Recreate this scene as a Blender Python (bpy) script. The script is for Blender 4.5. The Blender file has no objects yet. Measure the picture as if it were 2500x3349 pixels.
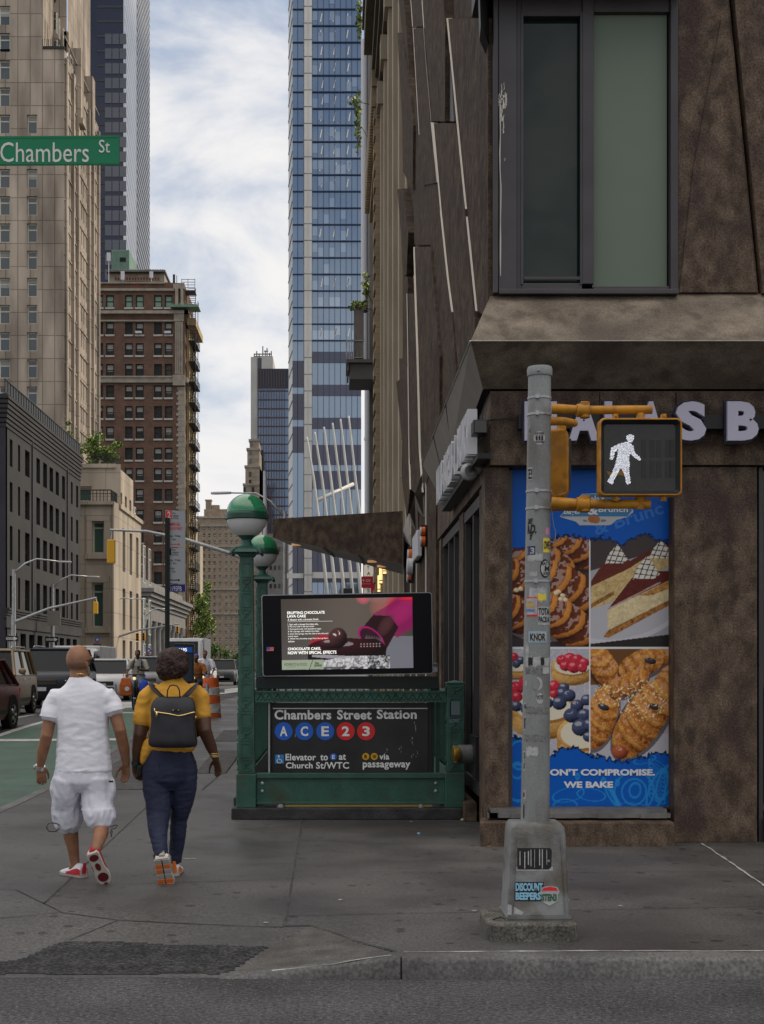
import bpy, bmesh, math, random
import numpy as np
from mathutils import Vector, Matrix, noise
R = math.radians
sc = bpy.context.scene
col = sc.collection
rnd = random.Random(7)

# ---------------------------------------------------------------- camera
F, CX, CY, EZ = 4540.0, 1100.0, 2183.0, 1.64     # focal length in photo pixels, principal point, eye height
cam_d = bpy.data.cameras.new("camera")
cam = bpy.data.objects.new("camera", cam_d)
col.objects.link(cam)
cam.location = (0, 0, EZ)
cam.rotation_euler = (R(90), 0, 0)
cam_d.sensor_fit = 'HORIZONTAL'
cam_d.sensor_width = 36
cam_d.lens = 36 * F / 2500
cam_d.shift_x = (1250 - CX) / 2500
cam_d.shift_y = (CY - 1674.5) / 2500
cam_d.clip_end = 5000
sc.camera = cam

# ---------------------------------------------------------------- sky and sun
SUN_AZ, SUN_EL = 62.0, 38.0       # degrees clockwise from +Y, above the horizon
w = bpy.data.worlds.new("World")
sc.world = w
w.use_nodes = True
nt = w.node_tree
nt.nodes.clear()
def nd(t, kind, **kw):
    n = t.nodes.new(kind)
    for k, v in kw.items():
        setattr(n, k, v)
    return n
_out = nd(nt, 'ShaderNodeOutputWorld')
_bg = nd(nt, 'ShaderNodeBackground')
_sky = nd(nt, 'ShaderNodeTexSky', sky_type='NISHITA', sun_disc=False, sun_elevation=R(SUN_EL), sun_rotation=R(SUN_AZ),
          air_density=1.0, dust_density=1.5, ozone_density=1.2)
_tc = nd(nt, 'ShaderNodeTexCoord')
_mp = nd(nt, 'ShaderNodeMapping')
_mp.inputs['Rotation'].default_value = (R(10), R(-24), 0)
_mp.inputs['Scale'].default_value = (6.5, 5.0, 11.5)
_mp.inputs['Location'].default_value = (0.9, 0.3, 0.35)
_n1 = nd(nt, 'ShaderNodeTexNoise')
_n1.inputs['Scale'].default_value = 1.0
_n1.inputs['Detail'].default_value = 9
_n1.inputs['Roughness'].default_value = 0.56
_n1.inputs['Distortion'].default_value = 0.35
_sep = nd(nt, 'ShaderNodeSeparateXYZ')
_add = nd(nt, 'ShaderNodeMath', operation='MULTIPLY_ADD')     # more cloud low down
_add.inputs[1].default_value = -0.62
_add.inputs[2].default_value = 0.22
_sum = nd(nt, 'ShaderNodeMath', operation='ADD')
_rmp = nd(nt, 'ShaderNodeMapRange', interpolation_type='SMOOTHSTEP')
_rmp.inputs['From Min'].default_value = 0.36
_rmp.inputs['From Max'].default_value = 0.66
_mix = nd(nt, 'ShaderNodeMix', data_type='RGBA')
_mix.inputs['B'].default_value = (6.5, 6.4, 6.35, 1)
L = nt.links.new
L(_tc.outputs['Generated'], _mp.inputs['Vector'])
L(_mp.outputs['Vector'], _n1.inputs['Vector'])
L(_tc.outputs['Generated'], _sep.inputs[0])
L(_sep.outputs['Z'], _add.inputs[0])
L(_n1.outputs['Fac'], _sum.inputs[0])
L(_add.outputs[0], _sum.inputs[1])
L(_sum.outputs[0], _rmp.inputs['Value'])
L(_rmp.outputs['Result'], _mix.inputs['Factor'])
_tint = nd(nt, 'ShaderNodeMix', data_type='RGBA')
_tint.inputs['Factor'].default_value = 0.62
_tint.inputs['B'].default_value = (3.1, 3.6, 4.5, 1)
L(_sky.outputs[0], _tint.inputs['A'])
L(_tint.outputs['Result'], _mix.inputs['A'])
_zen = nd(nt, 'ShaderNodeMapRange', interpolation_type='SMOOTHSTEP')     # unseen overhead sky, brightened to light the foreground
_zen.inputs['From Min'].default_value = 0.46
_zen.inputs['From Max'].default_value = 0.85
L(_sep.outputs['Z'], _zen.inputs['Value'])
_over = nd(nt, 'ShaderNodeMix', data_type='RGBA')
_over.inputs['B'].default_value = (14.2, 13.4, 12.4, 1)
L(_zen.outputs['Result'], _over.inputs['Factor'])
L(_mix.outputs['Result'], _over.inputs['A'])
L(_over.outputs['Result'], _bg.inputs['Color'])
_bg.inputs['Strength'].default_value = 0.115
L(_bg.outputs[0], _out.inputs['Surface'])

sun_d = bpy.data.lights.new("sun", 'SUN')
sun_d.energy = 2.4
sun_d.angle = R(10)
sun_d.color = (1.0, 0.86, 0.66)
sun = bpy.data.objects.new("sun", sun_d)
col.objects.link(sun)
_sd = Vector((math.sin(R(SUN_AZ)) * math.cos(R(SUN_EL)), math.cos(R(SUN_AZ)) * math.cos(R(SUN_EL)), math.sin(R(SUN_EL))))
sun.rotation_euler = (-_sd).to_track_quat('-Z', 'Y').to_euler()
sun.location = _sd * 200

vs = sc.view_settings
vs.view_transform = 'Standard'
vs.look = 'None'
vs.exposure = 0.3
vs.gamma = 1.0
vs.use_curve_mapping = False

# ---------------------------------------------------------------- helpers
def W(px, py, Y):
    return Vector(((px - CX) * Y / F, Y, EZ + (CY - py) * Y / F))
def wx(px, Y): return (px - CX) * Y / F
def wz(py, Y): return EZ + (CY - py) * Y / F
def on_x(px, py, X):                 # the point of the wall plane X = const
    Y = X * F / (px - CX)
    return Vector((X, Y, wz(py, Y)))
def sstep(a, b, x):
    t = min(1, max(0, (x - a) / (b - a)))
    return t * t * (3 - 2 * t)
def g(Y): return 0.49 * sstep(16, 34, Y)          # the ground rises gently up the street
KERB = 0.12
def on_ground(px, py, road=False):                # where a pixel's ray meets the ground
    s = (CY - py) / F
    Y = (EZ + (KERB if road else 0)) / max(1e-4, -s)
    for _ in range(40):
        Y = 0.5 * Y + 0.5 * (EZ - (g(Y) - (KERB if road else 0))) / max(1e-4, -s)
    return Vector(((px - CX) * Y / F, Y, g(Y) - (KERB if road else 0)))

class MB:
    """collects polygons; build() links them as ONE mesh object"""
    def __init__(s): s.v, s.f, s.m = [], [], []
    def add(s, vs, fs, m=0):
        b = len(s.v)
        s.v += [tuple(p) for p in vs]
        s.f += [tuple(b + i for i in f) for f in fs]
        s.m += [m] * len(fs)
    def poly(s, pts, m=0): s.add(pts, [tuple(range(len(pts)))], m)
    def box(s, x0, x1, y0, y1, z0, z1, m=0):
        if x0 > x1: x0, x1 = x1, x0
        if y0 > y1: y0, y1 = y1, y0
        if z0 > z1: z0, z1 = z1, z0
        s.add([(x0,y0,z0),(x1,y0,z0),(x1,y1,z0),(x0,y1,z0),(x0,y0,z1),(x1,y0,z1),(x1,y1,z1),(x0,y1,z1)],
              [(0,3,2,1),(4,5,6,7),(0,1,5,4),(1,2,6,5),(2,3,7,6),(3,0,4,7)], m)
    def prism(s, pts, d, m=0, m_side=None):
        """polygon pts swept along vector d"""
        n = len(pts); d = Vector(d)
        a = [Vector(p) for p in pts]
        nrm = Vector((0,0,0))
        for i in range(n):
            nrm += (a[i] - a[0]).cross(a[(i+1) % n] - a[0])
        if nrm.dot(d) > 0: a.reverse()
        b = len(s.v)
        s.v += [tuple(p) for p in a] + [tuple(p + d) for p in a]
        s.f.append(tuple(range(b, b+n))); s.m.append(m)
        s.f.append(tuple(range(b+2*n-1, b+n-1, -1))); s.m.append(m)
        for i in range(n):
            j = (i+1) % n
            s.f.append((b+j, b+i, b+n+i, b+n+j)); s.m.append(m if m_side is None else m_side)
    def rings(s, rs, m=0, cap=True, closed=True):
        n = len(rs[0]); b = len(s.v)
        for r in rs: s.v += [tuple(p) for p in r]
        for k in range(len(rs)-1):
            for i in range(n if closed else n-1):
                j = (i+1) % n
                s.f.append((b+k*n+i, b+k*n+j, b+(k+1)*n+j, b+(k+1)*n+i)); s.m.append(m)
        if cap:
            s.f.append(tuple(b+i for i in range(n-1,-1,-1))); s.m.append(m)
            q = b+(len(rs)-1)*n
            s.f.append(tuple(q+i for i in range(n))); s.m.append(m)
    def tube(s, pts, r, n=10, m=0, up=None):
        """tube along points; r a number, a list of numbers, or a list of (a, b)"""
        P = [Vector(p) for p in pts]
        rs = []
        ref = Vector(up) if up else None
        for i, p in enumerate(P):
            t = (P[min(i+1, len(P)-1)] - P[max(i-1, 0)])
            t.normalize()
            if ref is None:
                ref = Vector((1,0,0)) if abs(t.x) < 0.8 else Vector((0,1,0))
            a = ref - t * ref.dot(t)
            if a.length < 1e-4: a = t.orthogonal()
            a.normalize()
            bb = t.cross(a)
            q = r[i] if isinstance(r, (list, tuple)) else r
            ra, rb = q if isinstance(q, (list, tuple)) else (q, q)
            rs.append([p + a * (ra * math.cos(2*math.pi*k/n)) + bb * (rb * math.sin(2*math.pi*k/n)) for k in range(n)])
        s.rings(rs, m)
    def lathe(s, prof, c, n=24, m=0, axis='z'):
        rs = []
        for r, h in prof:
            ring = []
            for k in range(n):
                a = 2*math.pi*k/n
                u, v = r*math.cos(a), r*math.sin(a)
                if axis == 'z': ring.append((c[0]+u, c[1]+v, c[2]+h))
                elif axis == 'y': ring.append((c[0]+v, c[1]+h, c[2]+u))
                else: ring.append((c[0]+h, c[1]+u, c[2]+v))
            rs.append(ring)
        s.rings(rs, m)
    def ball(s, c, r, n=16, k=10, m=0):
        rr = r if isinstance(r, (list, tuple)) else (r, r, r)
        rs = []
        for i in range(k+1):
            a = math.pi * i / k
            q = max(math.sin(a), 0.003)
            rs.append([(c[0]+rr[0]*q*math.cos(2*math.pi*j/n), c[1]+rr[1]*q*math.sin(2*math.pi*j/n), c[2]-rr[2]*math.cos(a)) for j in range(n)])
        s.rings(rs, m)
    def mesh(s, name, mats):
        me = bpy.data.meshes.new(name)
        me.from_pydata(s.v, [], s.f)
        for q in (mats if isinstance(mats, (list, tuple)) else [mats]): me.materials.append(q)
        me.polygons.foreach_set('material_index', s.m)
        me.update()
        return me
    def build(s, name, mats, parent=None, smooth=False, bevel=0, label=None, seg=2):
        me = s.mesh(name, mats)
        return link(name, me, parent, smooth, bevel, label, seg)

def link(name, me, parent=None, smooth=False, bevel=0, label=None, seg=2):
    o = bpy.data.objects.new(name, me)
    col.objects.link(o)
    if smooth is True:
        me.polygons.foreach_set('use_smooth', [True]*len(me.polygons))
    elif smooth:
        me.polygons.foreach_set('use_smooth', [True]*len(me.polygons))
        try: me.set_sharp_from_angle(angle=R(smooth))
        except Exception: pass
    if bevel:
        b = o.modifiers.new('bevel', 'BEVEL')
        b.width = bevel; b.segments = seg; b.limit_method = 'ANGLE'; b.angle_limit = R(40)
    if parent is not None: adopt(o, parent)
    if label: o['label'] = label
    return o
WORLD_LOC = {}
def adopt(o, parent):
    o.parent = parent
    o.matrix_parent_inverse = Matrix.Translation(-WORLD_LOC.get(parent.name, Vector((0,0,0))))
def thing(name, label, cat, loc=(0,0,0), group=None):
    o = bpy.data.objects.new(name, None)
    col.objects.link(o)
    o.empty_display_size = 0.2
    o.location = loc
    WORLD_LOC[o.name] = Vector(loc)
    return tag(o, label, cat, group)
def tag(o, label, cat, group=None):
    o['label'] = label; o['category'] = cat
    if group: o['group'] = group
    return o
def structure(o):
    o['kind'] = 'structure'
    return o
def copy_thing(root, loc, label=None, rotz=None, scale=None):
    """a copy of a thing with copies of its parts and their sub-parts"""
    r = root.copy(); col.objects.link(r); r.location = loc
    if rotz is not None: r.rotation_euler = (0, 0, rotz)
    if scale is not None: r.scale = scale if isinstance(scale, (list, tuple)) else (scale,)*3
    if label: r['label'] = label
    for ch in list(root.children):
        c = ch.copy(); col.objects.link(c); c.parent = r
        for gch in list(ch.children):
            d = gch.copy(); col.objects.link(d); d.parent = c
    return r
def evaluated(o, name, smooth=True):
    """replace an object's mesh by its modifier result"""
    dg = bpy.context.evaluated_depsgraph_get()
    dg.update()
    me = bpy.data.meshes.new_from_object(o.evaluated_get(dg))
    me.name = name
    o.modifiers.clear()
    o.data = me
    if smooth: me.polygons.foreach_set('use_smooth', [True]*len(me.polygons))
    return o

# ---------------------------------------------------------------- materials
def _c(c): return (c[0], c[1], c[2], 1.0)
def M(name, c1, c2=None, scale=4.0, rough=0.6, bump=0.0, bscale=60.0, metal=0.0, spec=0.28, stretch=(1,1,1), detail=6.0,
      lo=0.35, hi=0.65, coat=0.0, rvar=0.0, spots=None, distort=0.0, c3=None, s3=0.3, grain=0.0, gscale=300.0, flow=False):
    m = bpy.data.materials.new(name)
    m.use_nodes = True
    t = m.node_tree
    b = t.nodes['Principled BSDF']
    b.inputs['Roughness'].default_value = rough
    b.inputs['Metallic'].default_value = metal
    b.inputs['Specular IOR Level'].default_value = spec
    b.inputs['Coat Weight'].default_value = coat
    b.inputs['Base Color'].default_value = _c(c1)
    lk = t.links.new
    if c2 is None and not bump: return m
    tc = nd(t, 'ShaderNodeTexCoord'); mp = nd(t, 'ShaderNodeMapping')
    mp.inputs['Scale'].default_value = stretch
    lk(tc.outputs['Object'], mp.inputs['Vector'])
    out = None
    if c2 is not None:
        n = nd(t, 'ShaderNodeTexNoise')
        n.inputs['Scale'].default_value = scale; n.inputs['Detail'].default_value = detail
        n.inputs['Distortion'].default_value = distort
        lk(mp.outputs['Vector'], n.inputs['Vector'])
        r = nd(t, 'ShaderNodeMapRange'); r.inputs['From Min'].default_value = lo; r.inputs['From Max'].default_value = hi
        lk(n.outputs['Fac'], r.inputs['Value'])
        x = nd(t, 'ShaderNodeMix', data_type='RGBA')
        x.inputs['A'].default_value = _c(c1); x.inputs['B'].default_value = _c(c2)
        lk(r.outputs['Result'], x.inputs['Factor'])
        out = x.outputs['Result']
        if c3 is not None:
            n3 = nd(t, 'ShaderNodeTexNoise'); n3.inputs['Scale'].default_value = scale * s3; n3.inputs['Detail'].default_value = 4
            lk(mp.outputs['Vector'], n3.inputs['Vector'])
            r3 = nd(t, 'ShaderNodeMapRange'); r3.inputs['From Min'].default_value = 0.5; r3.inputs['From Max'].default_value = 0.68
            lk(n3.outputs['Fac'], r3.inputs['Value'])
            x3 = nd(t, 'ShaderNodeMix', data_type='RGBA'); x3.inputs['B'].default_value = _c(c3)
            lk(r3.outputs['Result'], x3.inputs['Factor']); lk(out, x3.inputs['A'])
            out = x3.outputs['Result']
        if rvar:
            rr = nd(t, 'ShaderNodeMapRange'); rr.inputs['To Min'].default_value = rough - rvar; rr.inputs['To Max'].default_value = rough + rvar
            lk(r.outputs['Result'], rr.inputs['Value']); lk(rr.outputs['Result'], b.inputs['Roughness'])
    if grain:
        ng = nd(t, 'ShaderNodeTexNoise'); ng.inputs['Scale'].default_value = gscale; ng.inputs['Detail'].default_value = 2
        lk(tc.outputs['Object'], ng.inputs['Vector'])
        rg = nd(t, 'ShaderNodeMapRange'); rg.inputs['From Min'].default_value = 0.3; rg.inputs['From Max'].default_value = 0.7
        rg.inputs['To Min'].default_value = 1 - grain; rg.inputs['To Max'].default_value = 1 + grain
        lk(ng.outputs['Fac'], rg.inputs['Value'])
        mg = nd(t, 'ShaderNodeVectorMath', operation='SCALE')
        lk(out, mg.inputs[0]); lk(rg.outputs['Result'], mg.inputs['Scale'])
        out = mg.outputs['Vector']
    if spots:                                   # (scale, size, colour): round worn spots such as old gum
        v = nd(t, 'ShaderNodeTexVoronoi'); v.inputs['Scale'].default_value = spots[0]
        lk(tc.outputs['Object'], v.inputs['Vector'])
        sv = nd(t, 'ShaderNodeSeparateColor'); lk(v.outputs['Color'], sv.inputs[0])
        ml = nd(t, 'ShaderNodeMath', operation='MULTIPLY'); ml.inputs[1].default_value = spots[1]
        lk(sv.outputs[0], ml.inputs[0])
        lt = nd(t, 'ShaderNodeMath', operation='LESS_THAN'); lk(v.outputs['Distance'], lt.inputs[0]); lk(ml.outputs[0], lt.inputs[1])
        g2 = nd(t, 'ShaderNodeMath', operation='GREATER_THAN'); lk(sv.outputs[1], g2.inputs[0]); g2.inputs[1].default_value = 0.22
        an = nd(t, 'ShaderNodeMath', operation='MULTIPLY'); lk(lt.outputs[0], an.inputs[0]); lk(g2.outputs[0], an.inputs[1])
        a7 = nd(t, 'ShaderNodeMath', operation='MULTIPLY'); lk(an.outputs[0], a7.inputs[0]); a7.inputs[1].default_value = 0.92
        xs = nd(t, 'ShaderNodeMix', data_type='RGBA'); xs.inputs['B'].default_value = _c(spots[2])
        lk(a7.outputs[0], xs.inputs['Factor']); lk(out, xs.inputs['A'])
        out = xs.outputs['Result']
    if out is not None: lk(out, b.inputs['Base Color'])
    if bump:
        nb = nd(t, 'ShaderNodeTexNoise'); nb.inputs['Scale'].default_value = bscale; nb.inputs['Detail'].default_value = 5
        lk(mp.outputs['Vector'], nb.inputs['Vector'])
        bp = nd(t, 'ShaderNodeBump'); bp.inputs['Strength'].default_value = bump; bp.inputs['Distance'].default_value = 0.01
        lk(nb.outputs['Fac'], bp.inputs['Height']); lk(bp.outputs['Normal'], b.inputs['Normal'])
    return m
def E(name, c, s=1.0):
    m = bpy.data.materials.new(name); m.use_nodes = True
    b = m.node_tree.nodes['Principled BSDF']
    b.inputs['Base Color'].default_value = _c(c)
    b.inputs['Emission Color'].default_value = _c(c); b.inputs['Emission Strength'].default_value = s
    return m
def BR(name, c1, c2, mortar, bw, bh, gap=0.02, rough=0.85, stain=0.25, off=0.5, spec=0.3, streak=0.0):
    """coursed masonry laid on any axis-aligned wall: u = x + y, v = z"""
    m = bpy.data.materials.new(name); m.use_nodes = True
    t = m.node_tree; b = t.nodes['Principled BSDF']; lk = t.links.new
    b.inputs['Roughness'].default_value = rough; b.inputs['Specular IOR Level'].default_value = spec
    tc = nd(t, 'ShaderNodeTexCoord'); sp = nd(t, 'ShaderNodeSeparateXYZ'); lk(tc.outputs['Object'], sp.inputs[0])
    a = nd(t, 'ShaderNodeMath', operation='ADD'); lk(sp.outputs['X'], a.inputs[0]); lk(sp.outputs['Y'], a.inputs[1])
    cb = nd(t, 'ShaderNodeCombineXYZ'); lk(a.outputs[0], cb.inputs['X']); lk(sp.outputs['Z'], cb.inputs['Y'])
    br = nd(t, 'ShaderNodeTexBrick'); br.offset = off
    lk(cb.outputs[0], br.inputs['Vector'])
    br.inputs['Color1'].default_value = _c(c1); br.inputs['Color2'].default_value = _c(c2); br.inputs['Mortar'].default_value = _c(mortar)
    br.inputs['Scale'].default_value = 1.0; br.inputs['Brick Width'].default_value = bw; br.inputs['Row Height'].default_value = bh
    br.inputs['Mortar Size'].default_value = gap; br.inputs['Mortar Smooth'].default_value = 0.3
    n = nd(t, 'ShaderNodeTexNoise'); n.inputs['Scale'].default_value = 0.5; n.inputs['Detail'].default_value = 8
    if streak:
        mp = nd(t, 'ShaderNodeMapping'); mp.inputs['Scale'].default_value = (1, 1, 1 - streak); lk(tc.outputs['Object'], mp.inputs['Vector']); lk(mp.outputs['Vector'], n.inputs['Vector'])
    else: lk(tc.outputs['Object'], n.inputs['Vector'])
    r = nd(t, 'ShaderNodeMapRange'); r.inputs['From Min'].default_value = 0.3; r.inputs['From Max'].default_value = 0.7
    r.inputs['To Min'].default_value = 1 - stain; r.inputs['To Max'].default_value = 1 + stain
    lk(n.outputs['Fac'], r.inputs['Value'])
    v = nd(t, 'ShaderNodeVectorMath', operation='SCALE'); lk(br.outputs['Color'], v.inputs[0]); lk(r.outputs['Result'], v.inputs['Scale'])
    lk(v.outputs['Vector'], b.inputs['Base Color'])
    bp = nd(t, 'ShaderNodeBump'); bp.inputs['Strength'].default_value = 0.3; bp.inputs['Distance'].default_value = 0.02
    lk(br.outputs['Fac'], bp.inputs['Height']); bp.invert = True
    lk(bp.outputs['Normal'], b.inputs['Normal'])
    return m
def VC(name, emit=0.0, rough=0.4):
    """printed or lit picture read from a colour attribute"""
    m = bpy.data.materials.new(name); m.use_nodes = True
    t = m.node_tree; b = t.nodes['Principled BSDF']
    a = nd(t, 'ShaderNodeVertexColor'); a.layer_name = 'Col'
    t.links.new(a.outputs['Color'], b.inputs['Base Color'])
    b.inputs['Roughness'].default_value = rough; b.inputs['Specular IOR Level'].default_value = .12
    if emit:
        t.links.new(a.outputs['Color'], b.inputs['Emission Color']); b.inputs['Emission Strength'].default_value = emit
        bl = b.inputs['Base Color']
        t.links.remove(bl.links[0]); bl.default_value = (0.01, 0.01, 0.01, 1)
    return m
def GL(name, c=(0.02, 0.025, 0.03), rough=0.04, metal=0.0, spec=0.7, wavy=0.0, wscale=0.6):
    """window glass: a dark or tinted mirror of the street"""
    m = bpy.data.materials.new(name); m.use_nodes = True
    t = m.node_tree; b = t.nodes['Principled BSDF']
    b.inputs['Base Color'].default_value = _c(c); b.inputs['Roughness'].default_value = rough
    b.inputs['Metallic'].default_value = metal; b.inputs['Specular IOR Level'].default_value = spec
    if wavy:
        tc = nd(t, 'ShaderNodeTexCoord'); n = nd(t, 'ShaderNodeTexNoise'); n.inputs['Scale'].default_value = wscale; n.inputs['Detail'].default_value = 2
        t.links.new(tc.outputs['Object'], n.inputs['Vector'])
        bp = nd(t, 'ShaderNodeBump'); bp.inputs['Strength'].default_value = wavy; bp.inputs['Distance'].default_value = 0.1
        t.links.new(n.outputs['Fac'], bp.inputs['Height']); t.links.new(bp.outputs['Normal'], b.inputs['Normal'])
    return m

# ---------------------------------------------------------------- lettering
def text_mesh(s, size, bold=0.0, extrude=0.0, align='LEFT', spacing=1.0, shear=0.0):
    cu = bpy.data.curves.new('lettering', 'FONT')
    cu.body = s; cu.size = size; cu.offset = bold; cu.extrude = extrude; cu.align_x = align
    cu.space_character = spacing; cu.shear = shear; cu.resolution_u = 3
    o = bpy.data.objects.new('lettering', cu); col.objects.link(o)
    dg = bpy.context.evaluated_depsgraph_get()
    me = bpy.data.meshes.new_from_object(o.evaluated_get(dg))
    bpy.data.objects.remove(o); bpy.data.curves.remove(cu)
    me.polygons.foreach_set('use_smooth', [False]*len(me.polygons))
    return me
def bounds(me):
    n = len(me.vertices)
    a = np.empty(n*3); me.vertices.foreach_get('co', a); a = a.reshape(-1, 3)
    return a
def lettering(name, s, m, parent, x0, x1, z0, z1, Y, bold=0.0, extrude=0.002, face='-y', stretch=True, shear=0.0, spacing=1.0):
    """text fitted to the rectangle x0..x1, z0..z1 of the wall Y = const facing the camera (face '-y')
    or, with face '-x', to the rectangle Y-range x0 (left, far) .. x1 (near) of the wall X = Y"""
    me = text_mesh(s, 1.0, bold, 0.0, 'LEFT', spacing, shear)
    a = bounds(me)
    mn, mx = a.min(0), a.max(0)
    sx = (x1 - x0) / max(1e-6, mx[0]-mn[0]); sz = (z1 - z0) / max(1e-6, mx[1]-mn[1])
    u = x0 + (a[:,0]-mn[0]) * sx; v = z0 + (a[:,1]-mn[1]) * sz
    if not stretch: u = x0 + (a[:,0]-mn[0]) * abs(sz)
    out = np.empty_like(a)
    if face == '-y': out[:,0], out[:,1], out[:,2] = u, Y, v
    else: out[:,0], out[:,1], out[:,2] = Y, u, v
    me.vertices.foreach_set('co', out.ravel())
    me.update()
    me.materials.clear(); me.materials.append(m)
    o = link(name, me, parent)
    if extrude:
        so = o.modifiers.new('thick', 'SOLIDIFY'); so.thickness = extrude; so.offset = 0
    return o

# ---------------------------------------------------------------- palette
m_asphalt = M('asphalt', (0.044,0.044,0.046), (0.078,0.078,0.080), 1.3, 0.85, 0.9, 130, lo=0.3, hi=0.7, c3=(0.022,0.022,0.023), s3=0.35, grain=0.6, gscale=42, spots=(55, .34, (.17,.17,.168)))
m_patch = M('fresh_asphalt', (0.020,0.020,0.021), (0.042,0.042,0.043), 9, 0.9, 1.0, 90, grain=0.9, gscale=45)
m_walk = M('sidewalk_concrete', (0.050,0.048,0.0465), (0.092,0.0885,0.0855), 0.9, 0.55, 0.25, 140, lo=0.32, hi=0.7, rvar=0.20, c3=(0.042,0.040,0.039), s3=0.6,
           spots=(7.0, 0.27, (0.028,0.027,0.027)), grain=0.42, gscale=48, detail=10)
m_flare = M('ramp_concrete', (0.056,0.052,0.048), (0.095,0.09,0.084), 6, 0.75, 0.5, 120, grain=0.4, gscale=90)
m_kerb = M('kerb_stone', (0.075,0.074,0.073), (0.125,0.122,0.118), 1.6, 0.6, 0.3, 90, c3=(0.045,0.044,0.043), s3=0.6, grain=0.4, gscale=50)
m_joint = M('joint_dirt', (0.03,0.029,0.028), (0.06,0.058,0.055), 8, 0.9)
m_white = M('road_paint', (0.42,0.42,0.41), (0.22,0.22,0.215), 7, 0.7, lo=0.45, hi=0.75, grain=0.25, gscale=60)
m_green_lane = M('bike_lane_paint', (0.048,0.098,0.070), (0.066,0.118,0.088), 1.1, 0.75, c3=(0.062,0.075,0.066), s3=2.2, grain=0.25, gscale=90)
m_black = M('black_metal', (0.012,0.012,0.013), rough=0.4)
m_dark = M('dark_void', (0.012,0.012,0.013), rough=0.9)
m_steel = M('galvanised_steel', (0.36,0.37,0.38), (0.28,0.29,0.30), 6, 0.42, metal=0.35, spec=0.5)
m_alum = M('bright_aluminium', (0.62,0.60,0.56), rough=0.3, metal=0.9)
m_green = M('subway_green_paint', (0.024,0.076,0.056), (0.036,0.100,0.076), 5, 0.42, 0.15, 45, c3=(0.020,0.058,0.043), s3=.8, grain=0.15, gscale=80, spec=.35)
m_green_rust = M('rusty_green_paint', (0.024,0.074,0.054), (0.036,0.098,0.074), 5, 0.45, 0.15, 45, c3=(0.042,0.052,0.034), s3=.7, grain=.15, gscale=80)
m_yellow = M('signal_yellow_paint', (0.46,0.205,0.014), (0.33,0.14,0.012), 9, 0.42, 0.15, 50, c3=(0.30,0.13,0.02), s3=2)
m_signal_far = M('traffic_signal_yellow', (0.62,0.33,0.02), rough=0.45)
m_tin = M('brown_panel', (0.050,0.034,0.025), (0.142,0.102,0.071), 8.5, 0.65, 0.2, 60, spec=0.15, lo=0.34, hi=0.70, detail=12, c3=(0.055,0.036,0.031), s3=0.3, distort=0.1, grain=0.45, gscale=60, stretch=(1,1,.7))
m_tin_shade = M('brown_panel_shaded', (0.034,0.024,0.018), (0.098,0.070,0.049), 7.5, 0.75, 0.2, 60, spec=0.06, lo=0.34, hi=0.70, detail=12, c3=(0.036,0.025,0.022), s3=0.3, grain=0.4, gscale=60)  # same brown cladding, its colour darkened so the street side reads shaded
m_tin2 = M('brown_panel_light', (0.095,0.074,0.056), (0.22,0.18,0.135), 5.0, 0.5, 0.12, 40, spec=0.3, detail=10, c3=(0.085,0.066,0.053), s3=0.5, distort=0.15, grain=0.3, gscale=70)
m_tin3 = M('smooth_grey_panel', (0.150,0.132,0.115), (0.18,0.16,0.14), 3, 0.42, spec=0.5)
m_frame = M('window_frame_metal', (0.034,0.029,0.031), (0.046,0.040,0.042), 3, 0.42, 0.05, 30, spec=0.45)
m_glass_dark = GL('dark_glass', (0.010,0.019,0.014), 0.06, spec=0.36, wavy=0.10, wscale=1.2)
m_glass_green = M('green_obscured_glass', (0.115,0.150,0.110), (0.130,0.165,0.122), 0.8, 0.3, spec=0.25)
m_black_gloss = M('black_gloss', (0.006,0.006,0.007), rough=0.12, spec=0.6)
m_white_plastic = M('white_plastic', (0.50,0.50,0.53), rough=0.4)

# ---------------------------------------------------------------- ground: road, pavement, kerbs, markings
def grid_sheet(xs, ys, zf, m=None):
    b = MB()
    n = len(xs)
    b.v = [(x, y, zf(x, y)) for y in ys for x in xs]
    b.f = [(j*n+i, j*n+i+1, (j+1)*n+i+1, (j+1)*n+i) for j in range(len(ys)-1) for i in range(n-1)]
    b.m = [0]*len(b.f)
    return b
KX = -3.93          # kerb line along the bike lane
KY = 7.86           # kerb line along the cross street
ys_g = [-80, -30, -5, 5, 10, 14] + [16 + i for i in range(19)] + [40, 60, 90, 140, 220, 350, 600, 1000, 1600]
road = grid_sheet([-900, -200, -60, -25, -10, 0, 10, 25, 60, 200, 900], ys_g, lambda x, y: g(y) - KERB).build('road', m_asphalt, smooth=True)
structure(road)

def drop(x, y):                    # the pavement dips to the road at the crossing
    return 0.118 * (1 - sstep(-0.65, 0.40, x)) * min(1, max(0, (9.35 - y) / 1.45))
def walk_z(x, y): return g(y) - drop(x, y)
xs_w = [KX] + [-3.6 + 0.3*i for i in range(10)] + [-0.65 + 0.1*i for i in range(12)] + [0.6, 1.0, 1.6, 2.5, 4, 6, 9, 14, 30, 60]
ys_w = [KY + 0.15*i for i in range(11)] + [9.7, 10.5, 12, 14] + [16 + i for i in range(19)] + [40, 60, 100, 200, 400]
sw = grid_sheet(xs_w, ys_w, walk_z)
sw.rings([[(KX, y, walk_z(KX, y)), (KX, y, g(y) - 0.3)] for y in ys_w], cap=False, closed=False)
sw.rings([[(x, KY, walk_z(x, KY)), (x, KY, -0.3)] for x in xs_w], cap=False, closed=False)
sidewalk = sw.build('sidewalk', m_walk, smooth=30)
structure(sidewalk)
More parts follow.
